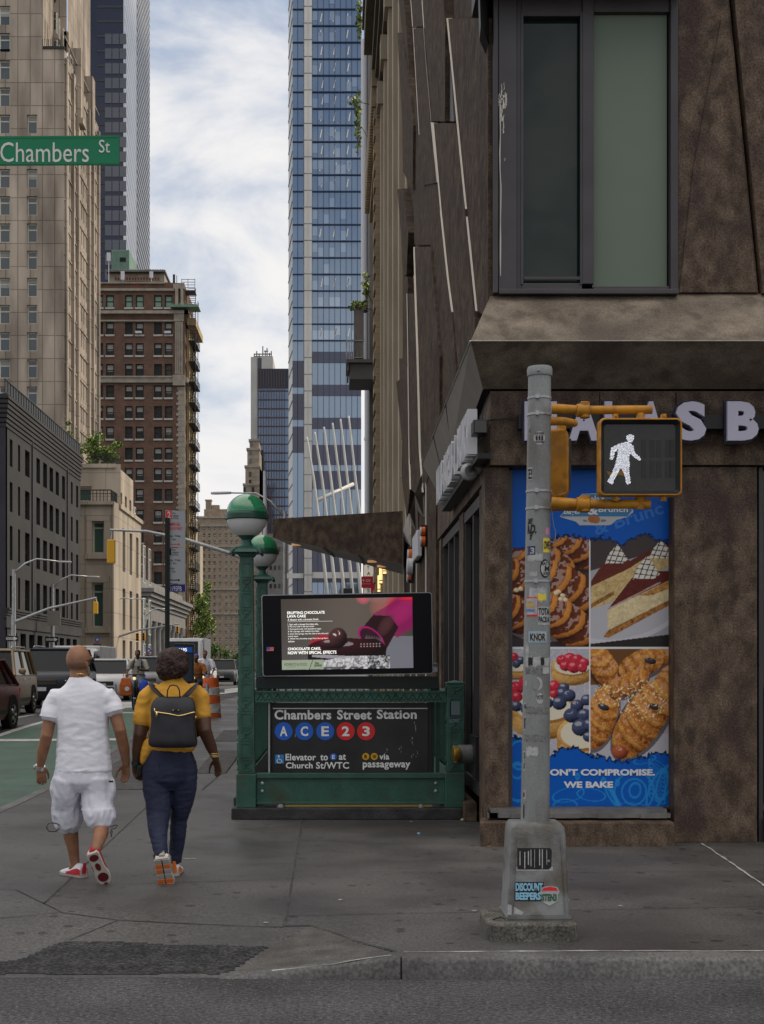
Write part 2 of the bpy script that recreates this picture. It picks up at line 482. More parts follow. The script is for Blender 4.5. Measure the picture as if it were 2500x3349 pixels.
# pavement of the far side of the avenue
fs = grid_sheet([-60, -22.2, -18.6], [60, 80, 110, 160, 260, 420], lambda x, y: g(y) + 0.01)
fs.rings([[(-18.6, y, g(y) + 0.01), (-18.6, y, g(y) - 0.3)] for y in (60, 80, 110, 160, 260, 420)], cap=False, closed=False)
structure(fs.build('far_sidewalk', m_walk))

def on_walk(px, py):
    s = (CY - py) / F
    Y = EZ / max(1e-4, -s)
    for _ in range(60):
        X = (px - CX) * Y / F
        Y = 0.5*Y + 0.5*(EZ - walk_z(X, Y)) / max(1e-4, -s)
    X = (px - CX) * Y / F
    return Vector((X, Y, walk_z(X, Y)))

def ribbon(b, pts, wd, zf, dz, step=0.25, wob=0.0):
    """a strip of width wd laid over the surface zf"""
    P = []
    for p, q in zip(pts[:-1], pts[1:]):
        n = max(1, int((q - p).length / step))
        P += [p.lerp(q, k/n) for k in range(n)]
    P.append(pts[-1])
    rs = []
    for i, p in enumerate(P):
        t = P[min(i+1, len(P)-1)] - P[max(i-1, 0)]
        t.z = 0; t.normalize()
        s = Vector((-t.y, t.x, 0))
        k = wd * 0.5 * (1 + wob * noise.noise(p * 6))
        o = s * (wob * wd * 0.6 * noise.noise(p * 3 + Vector((9, 2, 1))))
        a, c = p + s*k + o, p - s*k + o
        rs.append([(a.x, a.y, zf(a.x, a.y) + dz), (c.x, c.y, zf(c.x, c.y) + dz)])
    b.rings(rs, cap=False, closed=False)
jb = MB()
for line, wd in [
    ([(988,2688),(940,2978),(931,3029)], 0.014), ([(931,3029),(1015,3029),(1090,3052),(1180,3085),(1299,3116)], 0.026),
    ([(476,2643),(142,2958)], 0.012), ([(-60,2911),(51,2911),(201,2986),(386,3011),(929,3033)], 0.011),
    ([(275,2899),(952,2875)], 0.007), ([(386,3011),(228,3076)], 0.009), ([(201,2986),(-60,3010)], 0.007),
    ([(937,2997),(1299,2990),(2500,2966),(2600,2963)], 0.008), ([(1200,2852),(1656,2856),(2600,2850)], 0.005),
    ([(661,2584),(770,2487)], 0.03), ([(986,2690),(1000,2684)], 0.012), ([(1015,3029),(923,3078)], 0.008),
    ([(1830,3098),(1835,3112)], 0.012)]:
    ribbon(jb, [on_walk(*p) for p in line], wd, walk_z, 0.004, 0.12, 0.7)
jb.build('paving_joint', m_joint, sidewalk)
wl = MB()
ribbon(wl, [on_walk(2298,2761), on_walk(2400,2829), on_walk(2520,2914)], 0.018, walk_z, 0.006, 0.1, 1.2)
ribbon(wl, [on_walk(1320,3117), on_walk(1900,3113), on_walk(2600,3113)], 0.016, walk_z, 0.006, 0.08, 2.0)
ribbon(wl, [on_walk(890,3178), on_walk(1090,3155), on_walk(1280,3127)], 0.014, walk_z, 0.006, 0.08, 2.0)
wl.build('worn_white_line', M('joint_filler', (0.45,0.45,0.44), (0.25,0.25,0.24), 20, 0.8), sidewalk)

def patch_cells(name, m, poly_px, zf, dz, cell, parent, pick=on_walk, rag=0.05):
    P = [pick(*p) for p in poly_px]
    x0, x1 = min(p.x for p in P), max(p.x for p in P); y0, y1 = min(p.y for p in P), max(p.y for p in P)
    def inside(x, y):
        q = Vector((x*3, y*3, 0)); x += rag * noise.noise(q); y += rag * noise.noise(q + Vector((5,5,5)))
        c = False; j = len(P)-1
        for i in range(len(P)):
            if (P[i].y > y) != (P[j].y > y) and x < (P[j].x-P[i].x)*(y-P[i].y)/(P[j].y-P[i].y)+P[i].x: c = not c
            j = i
        return c
    b = MB(); idx = {}
    def vert(i, k):
        if (i, k) not in idx:
            x, y = x0+i*cell, y0+k*cell
            idx[(i, k)] = len(b.v); b.v.append((x, y, zf(x, y) + dz))
        return idx[(i, k)]
    for i in range(int((x1-x0)/cell)+1):
        for k in range(int((y1-y0)/cell)+1):
            if inside(x0+(i+.5)*cell, y0+(k+.5)*cell):
                b.f.append((vert(i,k), vert(i+1,k), vert(i+1,k+1), vert(i,k+1))); b.m.append(0)
    return b.build(name, m, parent)
patch_cells('asphalt_patch', m_patch, [(180,3092),(224,3080),(873,3097),(810,3140),(735,3190),(-300,3188),(-300,3165),(60,3140)], walk_z, 0.005, 0.025, sidewalk)
patch_cells('ramp_flare', m_flare, [(1015,3031),(1090,3054),(1180,3087),(1290,3120),(1090,3148),(880,3174),(780,3178),(880,3100)], walk_z, 0.004, 0.03, sidewalk, rag=0.02)
# front kerb: one long stone, one short one falling away to the crossing
def kerb_stone(x0, x1, n):
    b = MB(); rs = []
    for i in range(n+1):
        x = x0 + (x1-x0)*i/n
        t = walk_z(x, KY+0.1) ; t = max(t, -0.113)
        yy = KY - 0.03
        rs.append([(x, yy-0.012, -0.16), (x, yy, t-0.022), (x, yy+0.012, t-0.006), (x, yy+0.03, t+0.002), (x, yy+0.16, t+0.004), (x, yy+0.16, -0.16)])
    b.rings(rs)
    return b
kb = kerb_stone(0.372, 30, 12).build('kerb', m_kerb, smooth=50); structure(kb)
kb2 = kerb_stone(-0.66, 0.362, 14).build('kerb_end', m_kerb, kb, smooth=50)
lk_ = MB()
lk_.rings([[(KX-0.02, y, g(y)-0.2), (KX-0.02, y, walk_z(KX, y)-0.02), (KX, y, walk_z(KX, y)+0.004), (KX+0.14, y, walk_z(KX,y)+0.005), (KX+0.14, y, g(y)-0.2)] for y in ys_w])
structure(lk_.build('kerb_along_bike_lane', m_kerb, smooth=50))

def road_z(x, y): return g(y) - KERB
bl = MB(); BLX = [-6.78, -4.02]
yb = [9, 12, 14] + [16+i for i in range(19)] + [38, 44]
bl.rings([[(BLX[0], y, road_z(0,y)+0.004), (BLX[1], y, road_z(0,y)+0.004)] for y in yb], cap=False, closed=False)
bl.build('bike_lane', m_green_lane, road)
mk = MB()
def line_w(x, y0, y1, wd):
    ys = [y0] + [y for y in ys_g if y0 < y < y1] + [y1]
    mk.rings([[(x-wd/2, y, road_z(0,y)+0.008), (x+wd/2, y, road_z(0,y)+0.008)] for y in ys], cap=False, closed=False)
line_w(-6.85, 9, 44, 0.17)
line_w(-8.05, 14, 37, 0.15)
line_w(-12.2, 20, 60, 0.13)
for a in ([(0,2419),(125,2419),(380,2417),(380,2424),(0,2427)], ):
    mk.poly([(p.x, p.y, p.z+0.012) for p in (on_ground(*q, True) for q in a)])
for a in ([(395,2255),(470,2251),(470,2262),(392,2267)], [(360,2299),(450,2296),(450,2314),(385,2319)],
          [(725,2297),(762,2297),(745,2315),(714,2315)], [(735,2255),(790,2250),(790,2262),(735,2270)],
          [(180,2330),(300,2322),(300,2327),(180,2336)], [(385,2331),(452,2331),(452,2334),(385,2334)]):
    mk.poly([(p.x, p.y, p.z+0.012) for p in (on_ground(*q, True) for q in a)])
for k in range(7):      # far crosswalk bars
    mk.box(-9+k*1.5, -8.4+k*1.5, 66, 69, road_z(0,66)+0.006, road_z(0,66)+0.01)
mk.build('road_marking', m_white, road)

m_grt = M('worn_dark_steel', (0.055,0.055,0.055), (0.09,0.09,0.088), 8, .6)
def floor_grate(quad, label, group):
    P = [on_walk(*q) for q in quad]
    x0, x1 = min(p.x for p in P), max(p.x for p in P); y0, y1 = min(p.y for p in P), max(p.y for p in P)
    c = ((x0+x1)/2, (y0+y1)/2, walk_z((x0+x1)/2, y0))
    t = thing('sidewalk_grate', label, 'floor grate', c, group)
    z = lambda y, d: walk_z(0, y) + d
    f = MB()
    f.add([(x0,y0,z(y0,.003)),(x1,y0,z(y0,.003)),(x1,y1,z(y1,.003)),(x0,y1,z(y1,.003))], [(0,1,2,3)])
    f.build('pit', m_dark, t)
    fr = MB()
    for a, b_ in (((x0,y0),(x1,y0)), ((x0,y1),(x1,y1)), ((x0,y0),(x0,y1)), ((x1,y0),(x1,y1))):
        fr.tube([(a[0],a[1],z(a[1],.006)), (b_[0],b_[1],z(b_[1],.006))], 0.012, 4)
    fr.build('frame', m_grt, t)
    br = MB(); n = int((y1-y0)/0.09)
    for i in range(1, n):
        y = y0 + (y1-y0)*i/n
        br.tube([(x0,y,z(y,.008)), (x1,y,z(y,.008))], 0.016, 4)
    br.build('grating', m_grt, t)
floor_grate([(372,2583),(472,2583),(400,2485)], 'steel ventilation grate in the sidewalk between the walking man and woman', 'sidewalk grates')
floor_grate([(640,2530),(738,2530),(740,2458)], 'steel ventilation grate in the sidewalk beside the raised hand of the woman', 'sidewalk grates')
floor_grate([(700,2425),(775,2425),(770,2391)], 'farther steel grate in the sidewalk just in front of the orange barrel', 'sidewalk grates')

# ---------------------------------------------------------------- walls with real window openings
def wall_open(b, axis, c, u0, u1, z0, z1, wins, depth, m=0, sgn=-1, mr=None):
    """wall in the plane Y = c (axis 'x', u = X) or X = c (axis 'y', u = Y); sgn = side it faces; openings recessed by depth"""
    def pt(u, z, d=0.0):
        return (u, c - sgn*d, z) if axis == 'x' else (c - sgn*d, u, z)
    wins = [(max(u0, a), min(u1, b2), max(z0, e), min(z1, f)) for a, b2, e, f in wins if b2 > u0 and a < u1 and f > z0 and e < z1]
    zs = sorted({z0, z1} | {q[2] for q in wins} | {q[3] for q in wins})
    for za, zb in zip(zs[:-1], zs[1:]):
        zc = (za+zb)/2
        row = sorted((q for q in wins if q[2] < zc < q[3]), key=lambda q: q[0])
        u = u0
        for q in row + [(u1, u1, 0, 0)]:
            if q[0] > u + 1e-6:
                b.add([pt(u,za), pt(q[0],za), pt(q[0],zb), pt(u,zb)], [(0,1,2,3)], m)
            u = max(u, q[1])
    mr = m if mr is None else mr
    for a, e, za, zb in wins:
        for p, q in (((a,za),(e,za)), ((e,za),(e,zb)), ((e,zb),(a,zb)), ((a,zb),(a,za))):
            b.add([pt(*p), pt(*q), pt(*q, depth), pt(*p, depth)], [(0,1,2,3)], mr)
WIN = {}
def window_mesh(key, w, h, t=0.07, rail=0.5, mull=0, sill=0.0, d=0.12, mats=(), blind=0.0):
    """window facing -Y, origin at the middle of its foot: frame (0), glass (1), sill (2), blind (3)"""
    k = (key, round(w,2), round(h,2))
    if k in WIN: return WIN[k]
    b = MB()
    b.box(-w/2, -w/2+t, -0.03, 0.06, 0, h); b.box(w/2-t, w/2, -0.03, 0.06, 0, h)
    b.box(-w/2+t, w/2-t, -0.03, 0.06, 0, t); b.box(-w/2+t, w/2-t, -0.03, 0.06, h-t, h)
    if rail: b.box(-w/2+t, w/2-t, -0.02, 0.05, h*rail-t/2, h*rail+t/2)
    for i in range(mull):
        x = -w/2 + w*(i+1)/(mull+1)
        b.box(x-t/2, x+t/2, -0.024, 0.055, t, h-t)
    b.box(-w/2+t*.5, w/2-t*.5, 0.02, 0.04, t*.5, h-t*.5, 1)
    if blind: b.box(-w/2+t, w/2-t, 0.012, 0.019, h*(1-blind), h-t, 3)
    if sill: b.box(-w/2-0.12, w/2+0.12, -d-0.10, 0.0, -0.22*sill, -0.005, 2)
    WIN[k] = b.mesh('window', list(mats))
    return WIN[k]
def put_window(me, parent, axis, c, u, z, depth, sgn=-1, name='window'):
    o = bpy.data.objects.new(name, me); col.objects.link(o)
    if axis == 'x': o.location = (u, c - sgn*(depth-0.07), z)
    else:
        o.location = (c - sgn*(depth-0.07), u, z)
        o.rotation_euler = (0, 0, R(90) if sgn > 0 else R(-90))
    adopt(o, parent)
    return o
def stuff_windows(parent, items, name='window'):
    """the small remaining windows of a big facade as one part"""
    b = MB()
    me0 = items[0][0]
    for me, axis, c, u, z, depth, sgn in items:
        rot = 0 if axis == 'x' else (R(90) if sgn > 0 else R(-90))
        loc = Vector((u, c - sgn*(depth-0.07), z)) if axis == 'x' else Vector((c - sgn*(depth-0.07), u, z))
        mt = Matrix.Translation(loc) @ Matrix.Rotation(rot, 4, 'Z')
        base = len(b.v)
        b.v += [tuple(mt @ v.co) for v in me.vertices]
        for p in me.polygons:
            b.f.append(tuple(base+i for i in p.vertices)); b.m.append(p.material_index)
    o = b.build(name, [q for q in me0.materials], parent)
    o['kind'] = 'stuff'
    return o

m_glz = GL('window_glass', (0.03,0.034,0.036), 0.05, spec=0.8, wavy=0.05, wscale=1.5)
m_glz_b = GL('bluish_window_glass', (0.035,0.05,0.06), 0.06, spec=0.7, wavy=0.06, wscale=1.0)
m_blind = M('window_blind', (0.26,0.27,0.25), rough=0.8)
m_blind_g = M('green_window_blind', (0.17,0.27,0.21), rough=0.7)
m_sill = M('pale_stone_sill', (0.40,0.38,0.35), (0.30,0.285,0.26), 3, 0.8)
m_tanframe = M('tan_window_frame', (0.44,0.42,0.35), rough=0.6)
m_blkframe = M('black_window_frame', (0.014,0.015,0.015), rough=0.5)

# ================================================================ charcoal four storey building
SX = -22.0                                              # the left street wall
def ywall(px, X=SX): return X * F / (px - CX)
m_char = M('charcoal_render', (0.029,0.029,0.030), (0.041,0.040,0.041), 0.35, 0.85, 0.15, 8, c3=(0.034,0.034,0.035), s3=1.5, detail=9)
m_navy = M('navy_side_wall', (0.030,0.031,0.040), (0.040,0.041,0.052), 0.5, 0.8)
A = thing('charcoal_building', 'four storey charcoal rendered building with narrow black windows and ribbed cornice', 'building', (SX, ywall(18), g(90)))
ya, yb_ = ywall(18), ywall(263)
zr = lambda py, px: wz(py, ywall(px))
rows = [(zr(1526,36), zr(1437,36)), (zr(1674,36), zr(1577,36)), (zr(1832,36), zr(1720,36)), (zr(1995,36), zr(1883,36))]
cols_ = [(32,41),(59,66),(82,97),(119,131),(141,154),(162,174),(182,193),(203,213),(232,238),(249,256)]
wins = [(ywall(a), ywall(b), z0, z1) for a, b in cols_ for z0, z1 in rows]
b = MB()
ztop = zr(1395, 18)
wall_open(b, 'y', SX, ya, yb_, 5.6, ztop, wins, 0.35, 0, +1)
shop = [(ya+1.6+i*2.75, ya+1.6+i*2.75+1.75, 0.5, 4.0) for i in range(9)]
wall_open(b, 'y', SX, ya, yb_, 0.2, 4.3, shop, 0.4, 0, +1)
b.box(SX-24, SX, yb_-0.02, yb_, 0.2, ztop, 0)
b.box(SX-24, SX-0.45, ya+0.05, yb_-0.1, ztop-0.2, ztop, 0)
b.box(SX-24, SX-0.6, ya+0.5, ya+0.52, 0.2, ztop, 0)
b.build('wall', m_char, A)
b = MB(); b.box(SX-24, SX, ya-0.02, ya+0.45, 0.2, ztop); b.build('side_wall', m_navy, A)
b = MB()
for i in range(7):                                       # ribbed cornice
    z = ztop + i*0.31; e = 0.06 + 0.035*i
    b.box(SX-24, SX+e, ya-e, yb_, z, z+0.22); b.box(SX-24, SX+e-0.12, ya-e+0.12, yb_, z+0.22, z+0.31)
b.build('cornice', m_char, A)
ctop = ztop + 7*0.31
b = MB()
b.box(SX-0.25, SX+0.1, ya, yb_, ctop, ctop+0.06)
n = 34
for i in range(n+1):
    y = ya + (yb_-ya)*i/n
    b.box(SX-0.06, SX+0.0, y-0.03, y+0.03, ctop+0.06, ctop+0.95)
b.box(SX-0.08, SX+0.02, ya, yb_, ctop+0.95, ctop+1.03)
b.box(SX-0.045, SX-0.035, ya, yb_, ctop+0.06, ctop+0.95)
b.build('roof_railing', m_blkframe, A)
b = MB()
for i in range(4): b.box(SX-0.1, SX+0.10+0.07*i, ya-0.2, yb_, 4.95+0.17*i, 5.10+0.17*i)
b.box(SX-0.1, SX+0.10, ya-0.1, yb_, 4.3, 4.95)
b.build('fascia', m_char, A)
b = MB()
for px in (104, 219): b = MB(); b.box(SX, SX+0.10, ywall(px)-0.09, ywall(px)+0.09, 5.6, ctop-0.3); b.build('downpipe', m_navy, A)
for a, e, z0, z1 in wins:
    me = window_mesh('char', e-a, z1-z0, 0.09, 0.42, 0, 0, mats=(m_blkframe, m_glz, m_blkframe, m_blind))
    put_window(me, A, 'y', SX, (a+e)/2, z0, 0.35, +1)
for a, e, z0, z1 in shop:
    me = window_mesh('charshop', e-a, z1-z0, 0.09, 0.75, 1, 0, mats=(m_blkframe, m_glz, m_blkframe, m_blind))
    put_window(me, A, 'y', SX, (a+e)/2, z0, 0.4, +1, 'shop_window')

# ================================================================ tall beige stone tower
m_beige = BR('beige_stone', (0.30,0.252,0.205), (0.245,0.205,0.165), (0.15,0.125,0.10), 1.55, 2.9, 0.07, stain=0.42, off=0.0, streak=0.8)
YT = 175.0
XT = wx(210, YT)
yt2 = XT * F / (322 - CX)
def ztw(py): return wz(py, YT)
B_ = thing('beige_stone_tower', 'tall beige stone apartment tower rising at the top left behind the charcoal building', 'building', (XT-12, YT, 0))
rowsT = [(ztw(y+62), ztw(y)) for y in [374-89*k for k in range(5)] + [374+89*k for k in range(1, 14)]]
winsT = []
for a, e in ((88,122),): winsT += [(wx(a,YT), wx(e,YT), z0, z1) for z0, z1 in rowsT[:1] + rowsT[5:]]
winsA = [(wx(-36,YT), wx(33,YT), z0, z1) for z0, z1 in rowsT]
winsB = [(wx(-165,YT), wx(-96,YT), z0, z1) for z0, z1 in rowsT]
b = MB()
zset = ztw(160)
XL = wx(-330, YT)
wall_open(b, 'x', YT, XL, XT, 0, zset, winsT + winsA + winsB, 0.45, 0, -1)
XS = wx(140, YT)
wall_open(b, 'x', YT, XL, XS, zset, 100, winsA + winsB, 0.45, 0, -1)
YS = YT + 7
winsU = [(wx(158,YS), wx(184,YS), wz(96,YS), wz(38,YS)), (wx(158,YS), wx(184,YS), wz(175,YS), wz(134,YS)), (wx(158,YS), wx(184,YS), wz(8,YS), wz(-50,YS))]
XS2 = wx(218, YS)
wall_open(b, 'x', YS, XS-0.5, XS2, zset, 100, winsU, 0.4, 0, -1)
b.add([(XS,YT,zset),(XS,YS,zset),(XS,YS,100),(XS,YT,100)], [(0,1,2,3)])
b.add([(XS,YT,zset),(XT,YT,zset),(XT,YS,zset),(XS,YS,zset)], [(0,1,2,3)])
# street side with narrow columns of windows between raised ribs
sc_ = [(219,222),(227,230),(240,247),(257,259.5),(266,268.5),(273,275.5),(281,283.5),(291,297),(305,307),(312,314)]
winsS = []
for a, e in sc_:
    y0, y1 = XT*F/(a-CX), XT*F/(e-CX)
    winsS += [(y0, y1, z0, z1) for z0, z1 in [(ztw(y+66), ztw(y)) for y in [374+89*k for k in range(-4, 14)]]]
lit_wall = len(b.f)
wall_open(b, 'y', XT, YT, yt2, 0, zset, winsS, 0.5, 0, +1)
wall_open(b, 'y', XT-0.9, YT+7, yt2-1.5, zset, 100, winsS, 0.5, 0, +1)
b.box(XL, XT-1.3, YT+0.8, yt2, 99, 100)
b.build('wall', m_beige, B_)
b = MB()
for px in (213, 235, 251, 287, 301, 319):
    y = XT*F/(px-CX)
    b.box(XT-0.2, XT+0.35, y-0.35, y+0.35, 0, zset-1)
for px in (255, 293):
    y = XT*F/(px-CX)
    b.box(XT-0.9, XT+0.6, y-1.0, y+1.0, ztw(300), ztw(60)); b.box(XT-0.9, XT+0.9, y-1.2, y+1.2, ztw(320), ztw(300))
b.build('rib', m_beige, B_)
b = MB()
for k in range(18):
    b.box(XT, XT+0.12, YT, yt2, ztw(462-89*4+89*k+8)-0.18, ztw(462-89*4+89*k+8))
b.build('belt_course', m_beige, B_)
b = MB(); b.box(XS, XT+0.1, YT-0.1, YT+0.15, zset, zset+0.35)
for i in range(12): b.box(XS+(XT-XS)*i/11-0.03, XS+(XT-XS)*i/11+0.03, YT, YT+0.05, zset+0.35, zset+1.3)
b.build('terrace_railing', m_blkframe, B_)
mt = (m_tanframe, m_glz_b, m_beige, m_blind)
cnt = 0
extra = []
def vis(items, win, limit=98):
    pass
itT = [(q, 'x', YT, False) for q in winsT] + [(q, 'x', YS, False) for q in winsU] + [(q, 'x', YT, True) for q in winsA]
for (a, e, z0, z1), ax, c, dbl in itT:
    bl_ = rnd.choice([0, 0, 0.25, 0.5])
    me = window_mesh('tw%s%.2f' % (dbl, bl_), e-a, z1-z0, 0.16, 0.68, 1 if dbl else 0, 0, mats=mt, blind=bl_)
    put_window(me, B_, ax, c, (a+e)/2, z0, 0.45, -1)
bigS = [q for q in winsS if q[1]-q[0] > 0.9 and q[3] < 84]
put = set()
for q in bigS[:58]:
    a, e, z0, z1 = q; put.add(q)
    me = window_mesh('tws', e-a, z1-z0, 0.12, 0.6, 0, 0, mats=mt)
    put_window(me, B_, 'y', XT, (a+e)/2, z0, 0.5, +1)
rest = []
for q in winsS:
    if q in put: continue
    a, e, z0, z1 = q
    rest.append((window_mesh('tws', e-a, z1-z0, 0.1, 0.6, 0, 0, mats=mt), 'y', XT if z1 < zset else XT-0.9, (a+e)/2, z0, 0.5, +1))
for q in winsB:
    a, e, z0, z1 = q
    rest.append((window_mesh('twFalse0.00', e-a, z1-z0, 0.16, 0.68, 0, 0, mats=mt), 'x', YT, (a+e)/2, z0, 0.45, -1))
stuff_windows(B_, rest, 'small_window')

# ================================================================ dark glass tower with diagonal side
m_dkcurt = GL('navy_curtain_glass', (0.015,0.02,0.04), 0.05, metal=0.2, spec=0.5, wavy=0.12, wscale=0.25)
m_pane2 = GL('greyish_pane', (0.08,0.085,0.10), 0.1, metal=0.5, wavy=0.06)
m_silver = M('pale_metal_facet', (0.60,0.61,0.63), (0.52,0.53,0.55), 0.1, 0.35, metal=0.55)
m_louv = M('dark_louvre', (0.04,0.042,0.045), rough=0.4, metal=0.3)
YD = 330.0
XD = wx(404, YD)
D_ = thing('dark_glass_tower', 'dark navy glass tower with a silver diagonal lined side above the brick building', 'building', (XD-8, YD, 0))
yd1, yd2 = XD*F/(447-CX), XD*F/(490-CX)
b = MB(); b.box(wx(280,YD), XD, YD, YD+2, 0, 190); b.box(wx(280,YD), XD-0.5, YD+2, yd2, 0, 190); b.build('glass_wall', m_dkcurt, D_)
b = MB(); b.box(XD-0.48, XD+0.02, YD+2.02, yd1, 0, 190); b.build('silver_side', m_silver, D_)
b = MB()
for k in range(60):
    z = 55 + k*3.0
    b.poly([(XD+0.06, YD+2.1, z+9), (XD+0.06, yd1, z), (XD+0.06, yd1, z-0.25), (XD+0.06, YD+2.1, z+8.75)])
b.build('diagonal_line', m_louv, D_)
b = MB(); b.box(XD-0.48, XD+0.02, yd1+0.02, yd2, 0, 190); b.build('louvre_side', m_louv, D_)
b = MB()
for k in range(80):
    z = 50 + k*2.0
    b.add([(XD+0.1, yd1+0.3, z+5), (XD+0.1, yd2-0.3, z), (XD+0.1, yd2-0.3, z-0.7), (XD+0.1, yd1+0.3, z+4.3)], [(0,1,2,3)])
b.build('louvre_blade', m_silver, D_)
b = MB()
for k in range(50):
    z = 50 + k*3.5
    b.box(wx(318,YD), XD, YD-0.12, YD, z, z+0.5)
b.build('floor_band', m_louv, D_)
me = None
b = MB()
for i in range(3): b.box(i*1.75, i*1.75+1.55, -0.15, 0, 0, 2.5)
me = b.mesh('window', [m_pane2])
for k in range(27):
    o = bpy.data.objects.new('window', me); col.objects.link(o)
    o.location = (wx(344,YD), YD, 58.8+k*3.5); adopt(o, D_)

# ================================================================ brown brick building
m_brick = BR('brown_brick', (0.135,0.078,0.054), (0.100,0.057,0.041), (0.09,0.06,0.048), 0.60, 0.16, 0.02, stain=0.22)
m_brick_red = BR('red_brick_patch', (0.185,0.070,0.044), (0.155,0.056,0.036), (0.10,0.05,0.04), 0.60, 0.16, 0.02, stain=0.2)
m_stone = M('pale_limestone', (0.30,0.27,0.225), (0.22,0.195,0.16), 1.2, 0.8, 0.2, 12)
m_goldlit = M('golden_sunlit_tone', (0.42,0.32,0.18), (0.30,0.22,0.12), 1.2, 0.8)  # golden sunlight on the brick building's side, put into the colour
m_copper = M('green_copper', (0.12,0.21,0.165), (0.16,0.25,0.20), 1.5, 0.6)
m_slate = M('grey_metal_roof', (0.10,0.105,0.10), (0.14,0.145,0.14), 1.2, 0.5)
m_iron = M('fire_escape_iron', (0.02,0.021,0.023), rough=0.5)
YB = 240.0
XB = wx(604, YB)
zb_ = lambda py: wz(py, YB)
xb = lambda px: wx(px, YB)
yb2 = XB*F/(632-CX)
K = thing('brown_brick_building', 'tall brown brick building with paired windows and a fire escape on its street side', 'building', (XB-10, YB, 0))
pairs = [(318,337),(347,373),(409,434),(444,470),(504,530),(539,564)]
rtop = [965, 1054, 1122, 1190, 1260, 1328, 1395, 1464, 1531, 1599, 1667, 1735, 1803, 1871, 1939, 2007]
winsK = [(xb(a), xb(e), zb_(y+40), zb_(y)) for y in rtop for a, e in pairs]
b = MB()
XBL = xb(200)
wall_open(b, 'x', YB, XBL, XB, 0, zb_(925), winsK, 0.4, 0, -1)
side = [(YB+1.8+i*3.3, YB+3.0+i*3.3, zb_(y+40), zb_(y)) for y in rtop for i in range(4)]
wall_open(b, 'y', XB, YB, yb2, 0, zb_(930), side, 0.4, 0, +1)
b.prism([(XBL,YB,zb_(925)),(xb(581),YB,zb_(925)),(xb(447),YB,zb_(918)),(xb(318),YB,zb_(925))], (0,1.0,0))
b.box(XBL, XB-0.5, YB+1, yb2, zb_(930)-0.5, zb_(930)-0.1)
b.build('wall', m_brick, K)
b = MB()
for x0, x1, y0, y1 in ((434,459,930,946),(344,376,1103,1109),(510,540,1098,1104),(545,560,1166,1172),(340,360,936,946)):
    b = MB(); b.box(xb(x0), xb(x1), YB-0.03, YB+0.01, zb_(y1), zb_(y0)); b.build('red_brick_patch', m_brick_red, K)
b = MB()
b.box(XBL, xb(620), YB-0.7, YB-0.01, zb_(1028), zb_(1018)); b.box(XB, XB+0.7, YB-0.7, yb2, zb_(1028), zb_(1018))
b.build('upper_cornice', m_stone, K)
b = MB()
b.box(XBL, xb(568), YB-0.4, YB-0.01, zb_(1252), zb_(1236)); b.box(XBL, xb(568), YB-0.6, YB-0.01, zb_(1236), zb_(1231))
b.box(XB, XB+0.5, YB, yb2, zb_(1250), zb_(1233))
b.build('lower_cornice', m_stone, K)
b = MB()
b.box(XBL, xb(572), YB-0.35, YB-0.005, zb_(950)-0.1, zb_(948)+0.2); b.box(XBL, xb(572), YB-0.3, YB-0.005, zb_(1052), zb_(1047))
b.box(XBL, xb(540), YB-0.3, YB-0.005, zb_(928), zb_(924)); b.build('string_course', m_stone, K)
b = MB()
for y0, y1, x0, x1, pr in ((930,946,568,604,.5),(1028,1052,570,602,.5),(1052,1228,573,599,.35),(1228,1262,566,606,.6),(946,1000,574,584,.5),(946,1000,592,600,.5)):
    b.box(xb(x0), xb(x1), YB-pr, YB-0.01, zb_(y1), zb_(y0))
for i in range(4): b.box(xb(575+6*i), xb(578+6*i), YB-0.5, YB-0.36, zb_(1226), zb_(1056))
b.build('corner_pilaster', m_stone, K)
b = MB()
for i in range(48):
    y = 1266 + i*17
    b.box(xb(580 - (3 if i%2 else 0)), XB+0.06, YB-0.12, YB+0.8, zb_(y+8), zb_(y))
    b.box(xb(583), XB+0.05, YB-0.08, YB+0.6, zb_(y+17), zb_(y+8))
b.build('corner_quoin', m_stone, K)
b = MB(); b.box(xb(560), XB+2.6, YB-1.5, YB+2.2, zb_(1010), zb_(1008))
for i in range(16): b.box(xb(560)+i*0.32, xb(560)+i*0.32+0.12, YB-1.5, YB-1.4, zb_(1008), zb_(1000)+0.15*(i%2))
b.box(xb(560), XB+2.6, YB-1.46, YB-1.42, zb_(1009), zb_(1003)); b.build('copper_balcony', m_copper, K)
for y0, y1, st in ((0,1,0),):
    pass
nw = 0
for a, e, z0, z1 in winsK:
    top = z1 > zb_(970)
    bl_ = 0.94 if top else rnd.choice([0, 0, 0.35, 0.6, 0.45])
    me = window_mesh('br%s%.2f' % (top, bl_), e-a, z1-z0, 0.18, 0.5, 0, 1.4, 0.4, mats=(m_blkframe, m_glz, m_sill, m_blind_g if top else m_blind), blind=bl_)
    put_window(me, K, 'x', YB, (a+e)/2, z0, 0.4, -1)
stuff_windows(K, [(window_mesh('brs', e-a, z1-z0, 0.14, 0.5, 0, 0, mats=(m_blkframe, m_glz, m_sill, m_blind)), 'y', XB, (a+e)/2, z0, 0.4, +1) for a, e, z0, z1 in side], 'side_window')
b = MB()
for px, y in ((454, 1093), (549, 1093)): b.box(xb(px)-0.55, xb(px)+0.55, YB-0.5, YB+0.3, zb_(y)+0.1, zb_(y-9)); 
b.build('air_conditioner', m_white_plastic, K)
